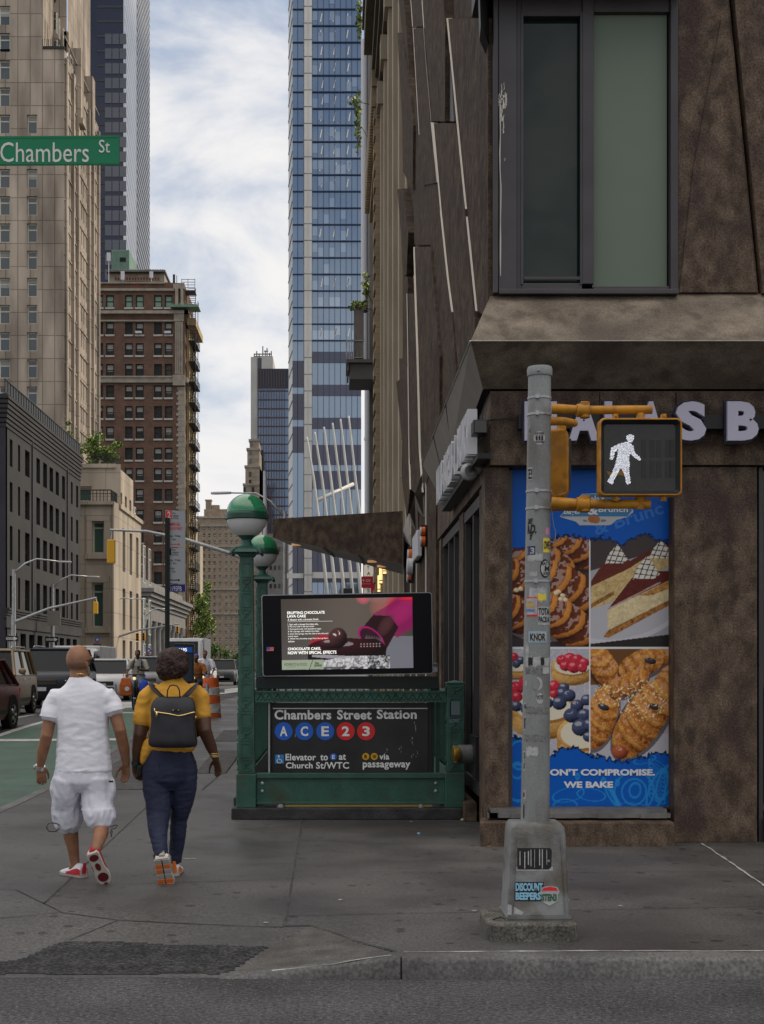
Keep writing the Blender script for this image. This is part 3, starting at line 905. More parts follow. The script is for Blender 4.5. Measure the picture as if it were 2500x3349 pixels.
# bays with golden sunlight put into their colour on the street side, and the fire escape
b = MB()
for i in range(4): b.box(XB+0.01, XB+0.5, YB+3.2+i*3.3, YB+4.4+i*3.3, 0, zb_(1060))
b.prism([(XB+0.4,YB+1,zb_(1035)),(XB+0.4,yb2,zb_(1035)),(XB+1.8,yb2,zb_(1035)),(XB+1.8,YB+1,zb_(1035))], (-0.0,0,-1.2))
b.build('golden_lit_bay', m_goldlit, K)
b = MB()
for i, y in enumerate(range(1108, 2130, 68)):
    z = zb_(y)
    b.box(XB+0.55, XB+1.75, YB+1, YB+9.5, z-0.12, z)
    for q in range(8): b.box(XB+1.68, XB+1.74, YB+1+q*1.2, YB+1.06+q*1.2, z, z+1.15)
    for h in (0.55, 1.12): b.box(XB+1.68, XB+1.74, YB+1, YB+9.5, z+h, z+h+0.06); b.box(XB+0.55, XB+1.7, YB+1, YB+1.06, z+h, z+h+0.06)
    zz = zb_(y+68)
    b.tube([(XB+1.3,YB+1.8,zz), (XB+1.3,YB+8,z)], 0.10, 4); b.tube([(XB+0.8,YB+1.8,zz), (XB+0.8,YB+8,z)], 0.10, 4)
    for q in range(9): b.tube([(XB+0.8,YB+1.8+0.7*q,zz+(z-zz)*(q+.5)/9),(XB+1.3,YB+1.8+.7*q,zz+(z-zz)*(q+.5)/9)], 0.07, 4)
b.box(XB+1.75, XB+1.85, YB+0.9, YB+1.0, zb_(1990), zb_(940)); b.box(XB+1.75, XB+1.85, YB+5, YB+5.1, zb_(1990), zb_(960))
for q in range(26): b.box(XB+0.6, XB+1.85, YB+1.0, YB+1.06, zb_(1100)+q*0.34, zb_(1100)+q*0.34+0.08)
b.box(XB-0.6, XB+1.7, YB+0.8, YB+4, zb_(945)-0.1, zb_(945))
for x in (XB-0.6, XB+0.5, XB+1.7): b.box(x-.04, x+.04, YB+0.8, YB+0.88, zb_(945), zb_(907))
for q in range(5): b.box(XB-0.6, XB+1.7, YB+0.8, YB+0.86, zb_(945-9*q)-0.04, zb_(945-9*q)+0.04)
b.build('fire_escape', m_iron, K)
# penthouse with hipped roof, green plant room
YP = YB + 7
xp = lambda px: wx(px, YP); zp = lambda py: wz(py, YP)
b = MB(); b.box(xp(356), xp(538), YP, YP+16, zp(930), zp(893)); b.build('penthouse', m_stone, K)
b = MB()
for i in range(16): b.box(xp(376+9.3*i), xp(381+9.3*i), YP-0.06, YP, zp(917), zp(907))
b.build('penthouse_frieze', m_brick_red, K)
b = MB()
e0, e1, ap = xp(350), xp(543), xp(452)
b.prism([(e0,YP-1,zp(893)),(e1,YP-1,zp(893)),(e1,YP+17,zp(893)),(e0,YP+17,zp(893))], (0,0,zp(887)-zp(893)))
b.add([(e0,YP-1,zp(887)),(e1,YP-1,zp(887)),(e1,YP+17,zp(887)),(e0,YP+17,zp(887)),(ap-.3,YP+8,zp(850)),(ap+.3,YP+8,zp(850))], [(0,1,5,4),(1,2,5),(2,3,4,5),(3,0,4)])
for i in range(1, 24):
    t = i/24; x = e0+(e1-e0)*t
    f = min(1, (x-e0)/(ap-e0), (e1-x)/(e1-ap))
    b.tube([(x,YP-1.02,zp(886.5)), (x,YP-1+9*f,zp(886.5)+(zp(850)-zp(887))*f)], 0.09, 4)
b.build('hipped_roof', m_slate, K)
b = MB()
for i in range(22): b.box(e0+.3+(e1-e0-.6)*i/22, e0+.6+(e1-e0-.6)*i/22, YP-0.9, YP-0.4, zp(896), zp(893))
b.build('roof_bracket', m_blkframe, K)
b = MB(); YQ = YP+9
b.box(wx(365,YQ), wx(423,YQ), YQ, YQ+9, wz(890,YQ), wz(817,YQ))
for i in range(14): b.box(wx(367+4*i,YQ), wx(368+4*i,YQ), YQ-0.08, YQ, wz(888,YQ), wz(819,YQ))
b.build('green_plant_room', m_copper, K)
b = MB(); b.box(wx(392,YQ), wx(412,YQ), YQ-0.1, YQ-0.09, wz(856,YQ), wz(842,YQ)); b.build('plant_room_opening', m_dark, K)
for px, y0, y1 in ((400,913,885),(494,907,886),(354,851,824)):
    b = MB(); b.box(xb(px)-.3, xb(px)+.3, YB+0.2, YB+0.5, zb_(y1 if y1 > y0 else y0), zb_(y0 if y1 > y0 else y1)); b.tube([(xb(px),YB+.6,zb_(930)),(xb(px),YB+.6,zb_(y1))], .06, 5); b.build('antenna_panel', m_white_plastic, K)
b = MB(); b.box(xb(561), xb(568), YB+2, YB+2.4, zb_(915), zb_(886)); b.tube([(xb(574),YB+2,zb_(930)),(xb(574),YB+2,zb_(890))], .06, 5); b.build('antenna_panel', m_iron, K)

# ================================================================ low tan stone building with roof terrace
m_tanst = BR('tan_stone', (0.335,0.285,0.225), (0.29,0.245,0.19), (0.20,0.17,0.135), 2.4, 2.2, 0.04, stain=0.3, off=0.0, streak=0.8)
YN = 126.0
T = thing('low_tan_stone_building', 'low tan stone building with a planted roof terrace and tall green glazed windows', 'building', (SX-4, YN, g(90)))
xn = lambda px, Y=YN: wx(px, Y)
XN = wx(378, YN)
b = MB()
zN = wz(1640, YN)
fw = [(xn(302), xn(341), wz(1810,YN), wz(1705,YN)), (xn(302), xn(339), wz(2052,YN), wz(1906,YN)), (xn(302), xn(340), wz(2240,YN), wz(2180,YN))]
xc = xn(372)
wall_open(b, 'x', YN, xn(200), xc, 0.3, zN, fw, 0.5, 0, -1)
b.add([(xc,YN,0.3),(XN,YN+2,0.3),(XN,YN+2,zN),(xc,YN,zN)], [(0,1,2,3)])
yN2 = XN*F/(462-CX)
sw_ = []
for i in range(6):
    y = YN + 4.2 + i*4.4
    for z0, z1 in ((wz(1840,YN)-.5, wz(1712,YN)), (wz(2055,YN), wz(1915,YN)), (1.0, 4.2)): sw_.append((y, y+1.7, z0, z1))
wall_open(b, 'y', XN, YN+2, yN2, 0.3, zN, sw_, 0.6, 0, +1)
b.add([(xn(200),YN,zN),(xc,YN,zN),(XN,YN+2,zN),(XN,yN2,zN),(xn(200),yN2,zN)], [(0,1,2,3,4)])
YU = YN + 3.5
XU = wx(395, YU); yU2 = XU*F/(453-CX); zU = wz(1518, YU)
uw = [(xn(255,YU), xn(300,YU), wz(1640,YU), wz(1590,YU))]
wall_open(b, 'x', YU, xn(200), XU, zN-.5, zU, uw, 0.5, 0, -1)
us = [(YU+3+i*3.0, YU+4.3+i*3.0, zN+0.4, zU-2.2) for i in range(5)]
XU = min(XU, XN-0.6)
wall_open(b, 'y', XU, YU, yU2, zN-.5, zU, us, 0.5, 0, +1)
b.add([(xn(200),YU,zU),(XU,YU,zU),(XU,yU2,zU),(xn(200),yU2,zU)], [(0,1,2,3)])
b.build('wall', m_tanst, T)
b = MB()
b.box(xn(200), xc+.1, YN-0.25, YN-0.01, zN-0.3, zN); b.box(xn(200), XU+.05, YU-0.2, YU-0.01, zU-0.35, zU+.02)
b.box(XN, XN+0.2, YN+2, yN2, zN-0.4, zN)
for (a, e, z0, z1) in fw[:2]:
    b.box(a-0.55, a-.02, YN-0.16, YN-.01, z0-0.4, z1+0.6); b.box(e+.02, e+0.55, YN-0.16, YN-.01, z0-0.4, z1+0.6)
    b.box(a-0.55, e+.55, YN-0.18, YN-.012, z1+0.02, z1+0.6); b.box(a-0.6, e+.6, YN-0.26, YN-.012, z0-0.5, z0-.02)
b.build('stone_trim', m_tanst, T)
m_greenglz = GL('greenish_glass', (0.06,0.11,0.09), 0.08, metal=0.2, wavy=0.06)
for a, e, z0, z1 in fw + uw:
    me = window_mesh('tan', e-a, z1-z0, 0.14, 0.80, 0, 0, mats=(m_tanframe, m_greenglz, m_sill, m_blind)); put_window(me, T, 'x', YN if z1 <= fw[0][3] else YU, (a+e)/2, z0, 0.5, -1)
for a, e, z0, z1 in sw_:
    me = window_mesh('tans', e-a, z1-z0, 0.12, 0.7, 0, 0, mats=(m_tanframe, m_glz, m_sill, m_blind)); put_window(me, T, 'y', XN, (a+e)/2, z0, 0.6, +1)
for a, e, z0, z1 in us:
    me = window_mesh('tanu', e-a, z1-z0, 0.12, 0.5, 0, 0, mats=(m_tanframe, m_glz, m_sill, m_blind)); put_window(me, T, 'y', XU, (a+e)/2, z0, 0.5, +1)
b = MB()
RL = [(xn(255),YN+.3,zN), (xc-.3,YN+.3,zN), (XN-.4,YN+2.3,zN), (XN-.4,YN+3.3,zN)]
for p, q in zip(RL[:-1], RL[1:]):
    p, q = Vector(p), Vector(q); n = max(2, int((q-p).length/0.32))
    for i in range(n+1):
        c = p.lerp(q, i/n); b.tube([c, c+Vector((0,0,1.05))], 0.035, 4)
    b.tube([p+Vector((0,0,1.08)), q+Vector((0,0,1.08))], 0.06, 5); b.tube([p+Vector((0,0,0.75)), q+Vector((0,0,.75))], 0.035, 4)
b.build('terrace_railing', m_blkframe, T)

# ================================================================ grey columned building
m_grst = M('grey_limestone', (0.15,0.147,0.14), (0.20,0.195,0.185), 1.0, 0.85, 0.2, 6)
Q = thing('columned_bank_building', 'low grey stone building with tall columns under a heavy cornice beyond the tan building', 'building', (SX, 152, g(90)))
XQ = -22.3; yq1, yq2 = XQ*F/(470-CX), XQ*F/(604-CX)
b = MB(); zq = wz(1905, yq1)
b.box(XQ-14, XQ-1.2, yq1+.4, yq2, .3, zq-1)
b.build('wall', m_grst, Q)
b = MB()
for i in range(4): b.box(XQ-14, XQ+0.3+0.32*i, yq1-0.2*i, yq2, zq-2.6+0.5*i, zq-2.15+0.5*i)
b.box(XQ-14, XQ+0.1, yq1+.1, yq2, zq-4.2, zq-2.6); b.box(XQ-14, XQ-0.3, yq1+.3, yq2, zq-.6, zq+.6)
b.build('cornice', m_grst, Q)
for i in range(9):
    y = yq1 + 1.3 + i*(yq2-yq1-2)/8.3
    b = MB(); b.lathe([(.75,0.3),(.75,.9),(.62,1.0),(.55,zq-5.2),(.75,zq-4.8),(.8,zq-4.21)], (XQ-.6, y, 0), 12)
    b.build('column', m_grst, Q, smooth=40)
b = MB()
for i in range(8):
    y = yq1 + 2.2 + i*(yq2-yq1-2)/8.3
    b.box(XQ-1.19, XQ-1.1, y, y+1.4, 1.2, zq-5)
b.build('tall_window', m_glz, Q)['kind'] = 'stuff'

# ================================================================ blocks at the end of the street
m_endbrick = BR('tan_brick', (0.262,0.205,0.150), (0.225,0.176,0.128), (0.20,0.16,0.12), 1.0, 0.4, 0.03, stain=0.2)
m_endlit = M('sunlit_end_wall', (0.42,0.36,0.26), (0.34,0.29,0.21), 0.4, 0.9)  # pale tone carries the sunlight on the strip at the street end
YE = 640.0
xe = lambda px: wx(px, YE); ze = lambda py: wz(py, YE)
G = thing('tan_brick_apartment_block', 'wide tan brick apartment block with rows of small windows closing the end of the street', 'building', (xe(720), YE, 0))
colsE = [640, 668, 685, 702, 720, 740, 757, 774, 791, 808]
winsE = [(xe(c)-0.62, xe(c)+0.62, ze(y+13), ze(y)) for y in [1722+22.7*k for k in range(20)] for c in colsE[1:]]
b = MB(); wall_open(b, 'x', YE, xe(632), xe(850), 0, ze(1695), winsE, 0.5, 0, -1)
b.box(xe(632), xe(850), YE+.6, YE+20, 0, ze(1696)); b.build('wall', m_endbrick, G)
b = MB()
for y in (1695, 1722, 1790, 1930, 2010): b.box(xe(632), xe(850), YE-0.5, YE-.01, ze(y), ze(y)+0.9)
b.build('string_course', m_stone, G)
b = MB(); b.box(xe(665), xe(742), YE+4, YE+14, ze(1696), ze(1662)); b.box(xe(670), xe(688), YE+4.2, YE+8, ze(1662), ze(1634)); b.box(xe(668), xe(690), YE+4, YE+8.2, ze(1634), ze(1630))
b.box(xe(690), xe(715), YE+4.2, YE+8, ze(1662), ze(1648)); b.build('rooftop_house', m_endbrick, G)
for (a, e, z0, z1) in winsE[:99]:
    put_window(window_mesh('end', e-a, z1-z0, 0.15, 0.5, 0, 0, mats=(m_tanframe, m_glz_b, m_sill, m_blind)), G, 'x', YE, (a+e)/2, z0, 0.5, -1)
stuff_windows(G, [(window_mesh('end', e-a, z1-z0, 0.15, 0.5, 0, 0, mats=(m_tanframe, m_glz_b, m_sill, m_blind)), 'x', YE, (a+e)/2, z0, 0.5, -1) for a, e, z0, z1 in winsE[99:]], 'lower_window')
H_ = thing('cream_slab_building', 'narrow pale building with sunlight put into its wall colour beside the tan brick block', 'building', (wx(644,600), 600, 0))
b = MB(); b.box(wx(615,600), wx(655,600), 600, 612, 0, wz(1775,600)); b.box(wx(615,600), wx(639,600), 600.5, 611, 0, wz(1692,600)); b.build('wall', m_endlit, H_)
for k in range(5):
    b = MB(); b.box(wx(634,600), wx(642,600), 599.8, 599.98, wz(1796+23*k,600), wz(1784+23*k,600)); b.build('window', m_glz, H_)

# grey concrete tower with roof aerials, blue glass tower in front of it, stone tower at its side
m_conc = M('pale_concrete', (0.40,0.39,0.37), (0.34,0.33,0.31), 0.15, 0.85)
m_conc_d = M('dark_panel_strip', (0.07,0.075,0.09), rough=0.4)
YC = 520.0
J = thing('pale_concrete_tower', 'pale concrete tower with aerials on its roof behind the blue glass tower', 'building', (wx(855,YC), YC, 0))
b = MB(); b.box(wx(820,YC), wx(842,YC), YC+1, YC+20, 0, wz(1165,YC)); b.box(wx(856,YC), wx(893,YC), YC, YC+20, 0, wz(1165,YC)); b.build('wall', m_conc, J)
b = MB(); b.box(wx(842,YC), wx(856,YC), YC+.7, YC+20, 0, wz(1167,YC)); b.build('window_strip', m_conc_d, J)
b = MB()
for px, y in ((830,1150),(838,1140),(846,1148),(858,1124),(866,1142),(872,1130),(880,1146),(886,1140)):
    b.tube([(wx(px,YC),YC+4,wz(1166,YC)), (wx(px,YC),YC+4,wz(y,YC))], 0.22, 5)
for y in (1150, 1158): b.box(wx(828,YC), wx(888,YC), YC+3.9, YC+4.1, wz(y,YC)-.2, wz(y,YC)+.2)
b.box(wx(862,YC), wx(876,YC), YC+4, YC+4.2, wz(1140,YC)-.2, wz(1140,YC)+.2); b.build('roof_aerial', m_conc_d, J)
m_blue = GL('blue_curtain_glass', (0.10,0.155,0.25), 0.06, metal=0.6, wavy=0.35, wscale=0.12)
YG = 470.0
B2 = thing('blue_glass_tower', 'blue glass tower with vertical fins standing before the pale concrete tower', 'building', (wx(885,YG), YG, 0))
b = MB(); b.box(wx(843,YG), wx(960,YG), YG, YG+30, 0, wz(1206,YG)); b.build('curtain_wall', m_blue, B2)
b = MB()
for i in range(11): b.box(wx(845+8.6*i,YG)-.12, wx(845+8.6*i,YG)+.12, YG-.5, YG, 0, wz(1206,YG))
b.build('fin', M('rusty_fin', (0.10,0.06,0.05), rough=0.5), B2)
b = MB()
for k in range(34): b.box(wx(843,YG), wx(960,YG), YG-.1, YG, 3*k+2, 3*k+2.5)
b.build('floor_band', m_conc_d, B2)
b = MB(); b.box(wx(843,YG), wx(960,YG), YG-.3, YG-.11, wz(1270,YG), wz(1206,YG)); b.build('crown_screen', M('crown_louvre', (0.03,0.04,0.06), rough=0.3, metal=.3), B2)
YS_ = 450.0
S2 = thing('old_stone_tower', 'old buff stone tower with arched windows at the left of the blue glass tower', 'building', (wx(818,YS_), YS_, 0))
b = MB()
for x0, x1, y, d in ((793,850,1640,0),(797,848,1580,.6),(802,848,1520,1.2),(808,848,1462,1.8),(815,846,1432,2.4)):
    b.box(wx(x0,YS_), wx(x1,YS_), YS_+d, YS_+16, 0, wz(y,YS_)); b.box(wx(x0,YS_)-.3, wx(x1,YS_), YS_+d-.3, YS_+16, wz(y,YS_)-.7, wz(y,YS_)-.01)
b.build('wall', BR('buff_stone', (0.29,0.25,0.20), (0.25,0.215,0.17), (0.2,0.17,0.14), 2, 1.2, .05, stain=.25), S2)
for x, y in ((822,1448),(819,1475),(819,1505),(818,1548),(818,1575),(800,1600),(828,1600),(815,1650),(830,1650),(806,1690),(824,1690)):
    b = MB(); d = [2.4,1.8,1.8,1.2,.6,0,0,0,0,0,0][[(822,1448),(819,1475),(819,1505),(818,1548),(818,1575),(800,1600),(828,1600),(815,1650),(830,1650),(806,1690),(824,1690)].index((x,y))]
    b.box(wx(x-4,YS_), wx(x+4,YS_), YS_+d-.06, YS_+d-.01, wz(y+9,YS_), wz(y-7,YS_)); b.build('window', m_glz, S2)
YH = 430.0
G2 = thing('low_grey_building', 'low grey building with small paired windows behind the second globe lamp', 'building', (wx(900,YH), YH, 0))
b = MB(); b.box(wx(868,YH), wx(945,YH), YH, YH+16, 0, wz(1745,YH)); b.box(wx(868,YH), wx(945,YH), YH-.5, YH, wz(1950,YH), wz(1938,YH)); b.build('wall', m_grst, G2)
for k in range(4):
    for q in range(3):
        b = MB(); x = 882+14*k; y = 1790+60*q
        b.box(wx(x,YH), wx(x+8,YH), YH-.06, YH-.01, wz(y+14,YH), wz(y,YH)); b.build('window', m_glz, G2)

# ================================================================ glass skyscraper at the right of the sky
m_sky_gl = GL('sky_blue_glass', (0.21,0.27,0.35), 0.035, metal=0.75, wavy=0.05, wscale=0.3)
m_sky_gl2 = GL('paler_blue_glass', (0.31,0.37,0.45), 0.05, metal=0.75, wavy=0.05, wscale=0.3)
m_sp = GL('violet_grey_spandrel', (0.045,0.05,0.085), 0.1, metal=0.3)
m_navyb = M('navy_mullion', (0.02,0.035,0.085), rough=0.35, metal=0.3)
m_pier = M('silver_pier', (0.50,0.49,0.46), (0.44,0.43,0.41), 0.2, 0.4, metal=0.3)
YW = 350.0
xw = lambda px: wx(px, YW); zw = lambda py: wz(py, YW)
V = thing('glass_skyscraper', 'blue glass skyscraper with a silver corner pier rising past the top of the view', 'building', (xw(1060), YW, 0))
ZT = 200
b = MB(); b.box(xw(1022), xw(1182), YW+.2, YW+2.2, 0, ZT); b.box(xw(957), xw(993), YW+.2, YW+2.2, 0, ZT); b.build('curtain_wall', m_sky_gl, V)
b = MB(); b.prism([(xw(938),YW+14,0),(xw(957),YW+.2,0),(xw(1182),YW+2.3,0),(xw(1182),YW+45,0),(xw(938),YW+45,0)], (0,0,ZT)); b.build('side_facade', m_pier, V)
b = MB()
for k in range(60):
    z = 1.5 + 4.2*k
    dz = -0.9
    b.prism([(xw(938)-.05,YW+13.9,z),(xw(957)-.05,YW+.1,z),(xw(957)-.05,YW+.1,z+.35),(xw(938)-.05,YW+13.9,z+.35)], (-.08,-.05,0))
b.build('side_joint', m_conc_d, V)
b = MB(); b.box(xw(996), xw(1021), YW-1.6, YW+2, 0, ZT); b.box(xw(1008), xw(1009.5), YW-1.75, YW-1.61, 0, ZT); b.build('corner_pier', m_pier, V)
b = MB()
for k in range(48): b.box(xw(996)-.05, xw(1021)+.05, YW-1.66, YW+2, 8+4.2*k, 8.14+4.2*k)
b.build('pier_joint', m_conc_d, V)
b = MB()
zf = []
y = 1100
for k in range(60):
    z = zw(1115) + 4.18*k
    if z > ZT-2: break
    b.box(xw(1022), xw(1182), YW-.25, YW+.2, z, z+.22); b.box(xw(957), xw(993), YW-.2, YW+.2, z, z+.2)
    zf.append(z)
for k in range(8): b.box(xw(1040+18.5*k)-.06, xw(1040+18.5*k)+.06, YW-.08, YW+.2, 0, ZT)
b.box(xw(974)-.06, xw(974)+.06, YW-.05, YW+.2, 0, ZT); b.build('mullion', m_navyb, V)
b = MB()
for x0, x1, y0, y1 in [(1022,1182,*q) for q in ((1150,1186),(1258,1294),(1366,1402),(1455,1520),(1540,1600),(1735,1905))] + [(957,993,*q) for q in ((1180,1266),(1288,1372),(1395,1480),(1740,2000))]:
    b = MB(); b.box(xw(x0), xw(x1), YW-.05, YW+.19, zw(y1), zw(y0)); b.build('spandrel', m_sp, V)
pm = {}
for i, z in enumerate(zf[:46]):                          # paler panes here and there, a lit ceiling strip behind others
    for k in range(8):
        if rnd.random() < 0.3 and len([c for c in V.children if c.name.startswith('pale_pane')]) < 95:
            if 'p' not in pm:
                q = MB(); q.box(-.66, .66, -.06, 0, 0.3, 2.6); pm['p'] = q.mesh('pale_pane', [m_sky_gl2])
            o = bpy.data.objects.new('pale_pane', pm['p']); col.objects.link(o); o.location = (xw(1031+18.5*k), YW+.19, z+rnd.choice([.1,1.2])); adopt(o, V)
b = MB()
for i, z in enumerate(zf):
    if i % 3 == 0 or 9 < i < 20:
        for k in range(3):
            x = xw(1048+44*k+rnd.uniform(-4,4)); b.add([(x,YW+.13,z+1.2),(x+.25,YW+.13,z+1.2),(x+.6,YW+.13,z+3.3),(x+.4,YW+.13,z+3.3)], [(0,1,2,3)])
b.build('lit_ceiling_strip', E('ceiling_light', (0.6,0.56,0.48), 0.12), V)
b = MB(); b.box(xw(1022), xw(1182), YW-.9, YW-.3, zw(1892), zw(1872)); b.box(xw(938), xw(993), YW-.9, YW-.3, zw(1892), zw(1876)); b.build('podium_band', m_pier, V)

# ================================================================ white leaning ribs of the transit hall
YR = 250.0
m_rib = M('white_painted_steel', (0.52,0.52,0.50), (0.46,0.46,0.44), 0.5, 0.45)
N_ = thing('white_rib_structure', 'row of leaning white steel ribs with a diagonal strut below the glass skyscraper', 'rib structure', (wx(1090,YR), YR, 0))
for i, (tx, ty, bx) in enumerate(((1004,1429,1046),(1030,1413,1074),(1060,1396,1102),(1088,1383,1130),(1114,1370,1156),(1141,1360,1182))):
    Y0 = YR + 2*i
    t = Vector((wx(tx,Y0), Y0, wz(ty,Y0))); m_ = Vector((wx((tx*.45+bx*.55),Y0), Y0, wz(1570,Y0))); q = Vector((wx(bx+42,Y0), Y0, wz(2130,Y0)))
    b = MB(); b.tube([t, t.lerp(m_, .05), m_, (m_+q)/2 + Vector((.2,0,0)), q], [.13,.18,.24,.29,.36], 8, up=(1,0,0)); b.build('rib', m_rib, N_, smooth=True)
b = MB(); b.tube([(wx(1039,YR+1), YR+1, wz(1634,YR)), (wx(1155,YR+9), YR+9, wz(1562,YR))], .36, 8); b.build('strut', m_rib, N_, smooth=True)

# ================================================================ beige stucco, brick and dark buildings on the right
m_stucco = M('beige_stucco', (0.30,0.255,0.19), (0.25,0.21,0.155), 0.7, 0.85, 0.15, 10)
m_bsand = BR('sand_brick', (0.27,0.205,0.125), (0.23,0.17,0.10), (0.20,0.165,0.12), .5, .24, .03, stain=.2)
m_corn = M('dull_brown_cornice', (0.115,0.092,0.062), (0.085,0.068,0.046), 1.2, 0.7)
m_bronze = M('bronze_grey_wall', (0.12,0.11,0.10), (0.09,0.083,0.078), 0.6, 0.6)
m_leaf = M('leaf', (0.085,0.14,0.03), (0.11,0.17,0.035), 3, 0.6)
m_leaf2 = M('dark_leaf', (0.045,0.085,0.02), (0.06,0.105,0.025), 3, 0.6)
m_leaf3 = M('sunlit_leaf', (0.30,0.36,0.07), (0.22,0.29,0.055), 3, 0.6)  # brighter leaf with the sunlight put into its colour
RX = 1.78
def leaves(b, c, r, n, size, seed, drop_=0.0, mats=3):
    q = random.Random(seed)
    for _ in range(n):
        d = Vector((q.gauss(0,1), q.gauss(0,1), q.gauss(0,1))); d.normalize()
        d = d * (q.random() ** 0.45)
        p = Vector(c) + Vector((d.x*r[0], d.y*r[1], d.z*r[2]))
        s = size * q.uniform(.6, 1.4)
        a = Vector((q.gauss(0,1), q.gauss(0,1), q.gauss(0,1))); a.normalize()
        t = a.orthogonal(); t.normalize(); u = a.cross(t)
        b.add([p - t*s*.5, p + u*s*.28, p + t*s*.5, p - u*s*.28 + Vector((0,0,-drop_*s))], [(0,1,2,3)], q.randrange(mats))
BG = thing('beige_stucco_building', 'beige stucco building with tall piers and a heavy cornice next to the brown corner building', 'building', (RX, 31, g(40)))
ya, yb_ = 31.0, 50.0
b = MB(); ws = []
for i in range(5):
    y = ya + 1.4 + i*3.6
    for k in range(6): ws.append((y, y+1.5, 4.6+3.0*k, 6.8+3.0*k))
wall_open(b, 'y', RX, ya, yb_, 0.4, 23.4, ws, 0.35, 0, -1)
b.box(RX+.4, RX+14, ya, yb_, 0.4, 24)
b.box(RX, RX+.4, ya, ya+.05, .4, 23.4); b.box(RX, RX+.4, yb_-.05, yb_, .4, 23.4)
b.build('wall', m_stucco, BG)
b = MB()
for i in range(6):
    y = ya + .2 + i*3.6; b.box(RX-.2, RX-.01, y, y+.75, .4, 22.4)
    b.box(RX-.32, RX-.01, y-.1, y+.85, 21.6, 22.4)
b.build('pier', m_stucco, BG)
b = MB()
for e, z0, z1 in ((.25,22.5,22.9),(.38,22.9,23.2),(.5,23.2,23.7),(.78,23.7,24.6),(.85,24.6,25.0)): b.box(RX-e, RX+2, ya, yb_, z0, z1)
b.build('cornice', m_corn, BG)
for a, e, z0, z1 in ws:
    put_window(window_mesh('bg', e-a, z1-z0, 0.1, 0.5, 0, 0, mats=(m_blkframe, m_glz, m_sill, m_blind)), BG, 'y', RX, (a+e)/2, z0, 0.35, -1)
b = MB(); 
for i in range(5): b.box(RX-.12, RX-.01, ya+1.4+i*3.6, ya+2.9+i*3.6, .6, 3.6)
b.build('shop_front', m_glass_dark, BG)['kind'] = 'stuff'
SB = thing('sand_brick_building', 'sand coloured brick building with toothed brick bands beside the beige stucco building', 'building', (RX, 50, g(50)))
b = MB(); ws = []
for i in range(3):
    y = 51.4 + i*3.7
    for k in range(6): ws.append((y, y+1.4, 4.6+3.0*k, 6.8+3.0*k))
wall_open(b, 'y', RX, 50, 62, .4, 22.6, ws, .35, 0, -1); b.box(RX+.4, RX+12, 50, 62, .4, 22.5); b.box(RX-.35, RX, 50.1, 51.2, .4, 22.0); b.build('wall', m_bsand, SB)
b = MB()
for i in range(40): b.box(RX-.5, RX-.02, 50.1+.3*i, 50.25+.3*i, 21.9, 22.6)
b.box(RX-.5, RX, 50, 62, 22.6, 23.2); b.box(RX-.3, RX, 50, 62, 21.5, 21.9)
for i in range(34): b.box(RX-.42, RX-.35, 50.1, 51.2, 1+.62*i, 1.35+.62*i)
b.build('corbel_band', m_bsand, SB)
for a, e, z0, z1 in ws:
    put_window(window_mesh('sb', e-a, z1-z0, 0.1, 0.5, 0, 0, mats=(m_blkframe, m_glz, m_sill, m_blind)), SB, 'y', RX, (a+e)/2, z0, .35, -1)
DB = thing('bronze_grey_building', 'bronze grey building with a white drain pipe and hanging balcony past the sand brick one', 'building', (RX, 62, g(62)))
b = MB(); b.box(RX+.02, RX+12, 62.05, 88, .4, 19); b.box(RX-.2, RX+.02, 66, 67.4, .4, 34); b.box(RX+.02, RX+12, 74, 88, 19, 38); b.build('wall', m_bronze, DB)
b = MB(); b.tube([(RX-.22, 69.4, .5), (RX-.22, 69.4, 17)], .14, 10); b.tube([(RX-.22, 76, 17), (RX-.22, 76, 36)], .2, 10)
for z in (4.4, 8.7, 13): b.lathe([(.17,0),(.17,.14)], (RX-.22, 69.4, z), 10)
b.build('drain_pipe', m_white_plastic, DB, smooth=40)
b = MB(); YBA = 63.0; x0, x1 = wx(1133,YBA), wx(1192,YBA)
b.box(x0, RX, YBA, YBA+3, wz(1185,YBA), wz(1174,YBA)); b.box(x0+.15, RX, YBA+.2, YBA+2.8, wz(1236,YBA), wz(1186,YBA)); b.box(x0+.05, x0+.12, YBA+.1, YBA+2.9, wz(1210,YBA), wz(1185,YBA))
b.build('balcony_slab', m_bronze, DB)
b = MB()
for px in (1134,1143,1150,1157,1190): b.box(wx(px,YBA)-.02, wx(px,YBA)+.02, YBA, YBA+.05, wz(1174,YBA), wz(1112,YBA))
for y in (1112, 1168): b.box(x0, x1, YBA, YBA+.05, wz(y+2,YBA), wz(y,YBA)); b.box(x0, x0+.05, YBA+.05, YBA+3, wz(y+2,YBA), wz(y,YBA))
b.build('balcony_railing', m_steel, DB)
b = MB(); b.box(wx(1158,YBA), x1-.02, YBA+.06, YBA+.3, wz(1172,YBA), wz(1010,YBA)); b.box(wx(1158,YBA), x1+.1, YBA+.05, YBA+.6, wz(1012,YBA), wz(998,YBA))
b.build('balcony_screen', M('weathered_timber', (0.17,0.15,0.135), (0.12,0.105,0.095), 3, .8, stretch=(8,8,1)), DB)
def plant(name, label, cat, c, r, n, size, seed, group=None, stems=()):
    t = thing(name, label, cat, c, group)
    b = MB(); leaves(b, c, r, n, size, seed); b.build('foliage', [m_leaf, m_leaf2, m_leaf3], t)
    b = MB()
    for a, e in stems or (((c[0],c[1],c[2]-r[2]), (c[0],c[1],c[2]+r[2]*.5)),): b.tube([a, e], [.03,.012], 5)
    b.build('stem', M('twig', (0.09,0.06,0.035), rough=.8), t)
    return t
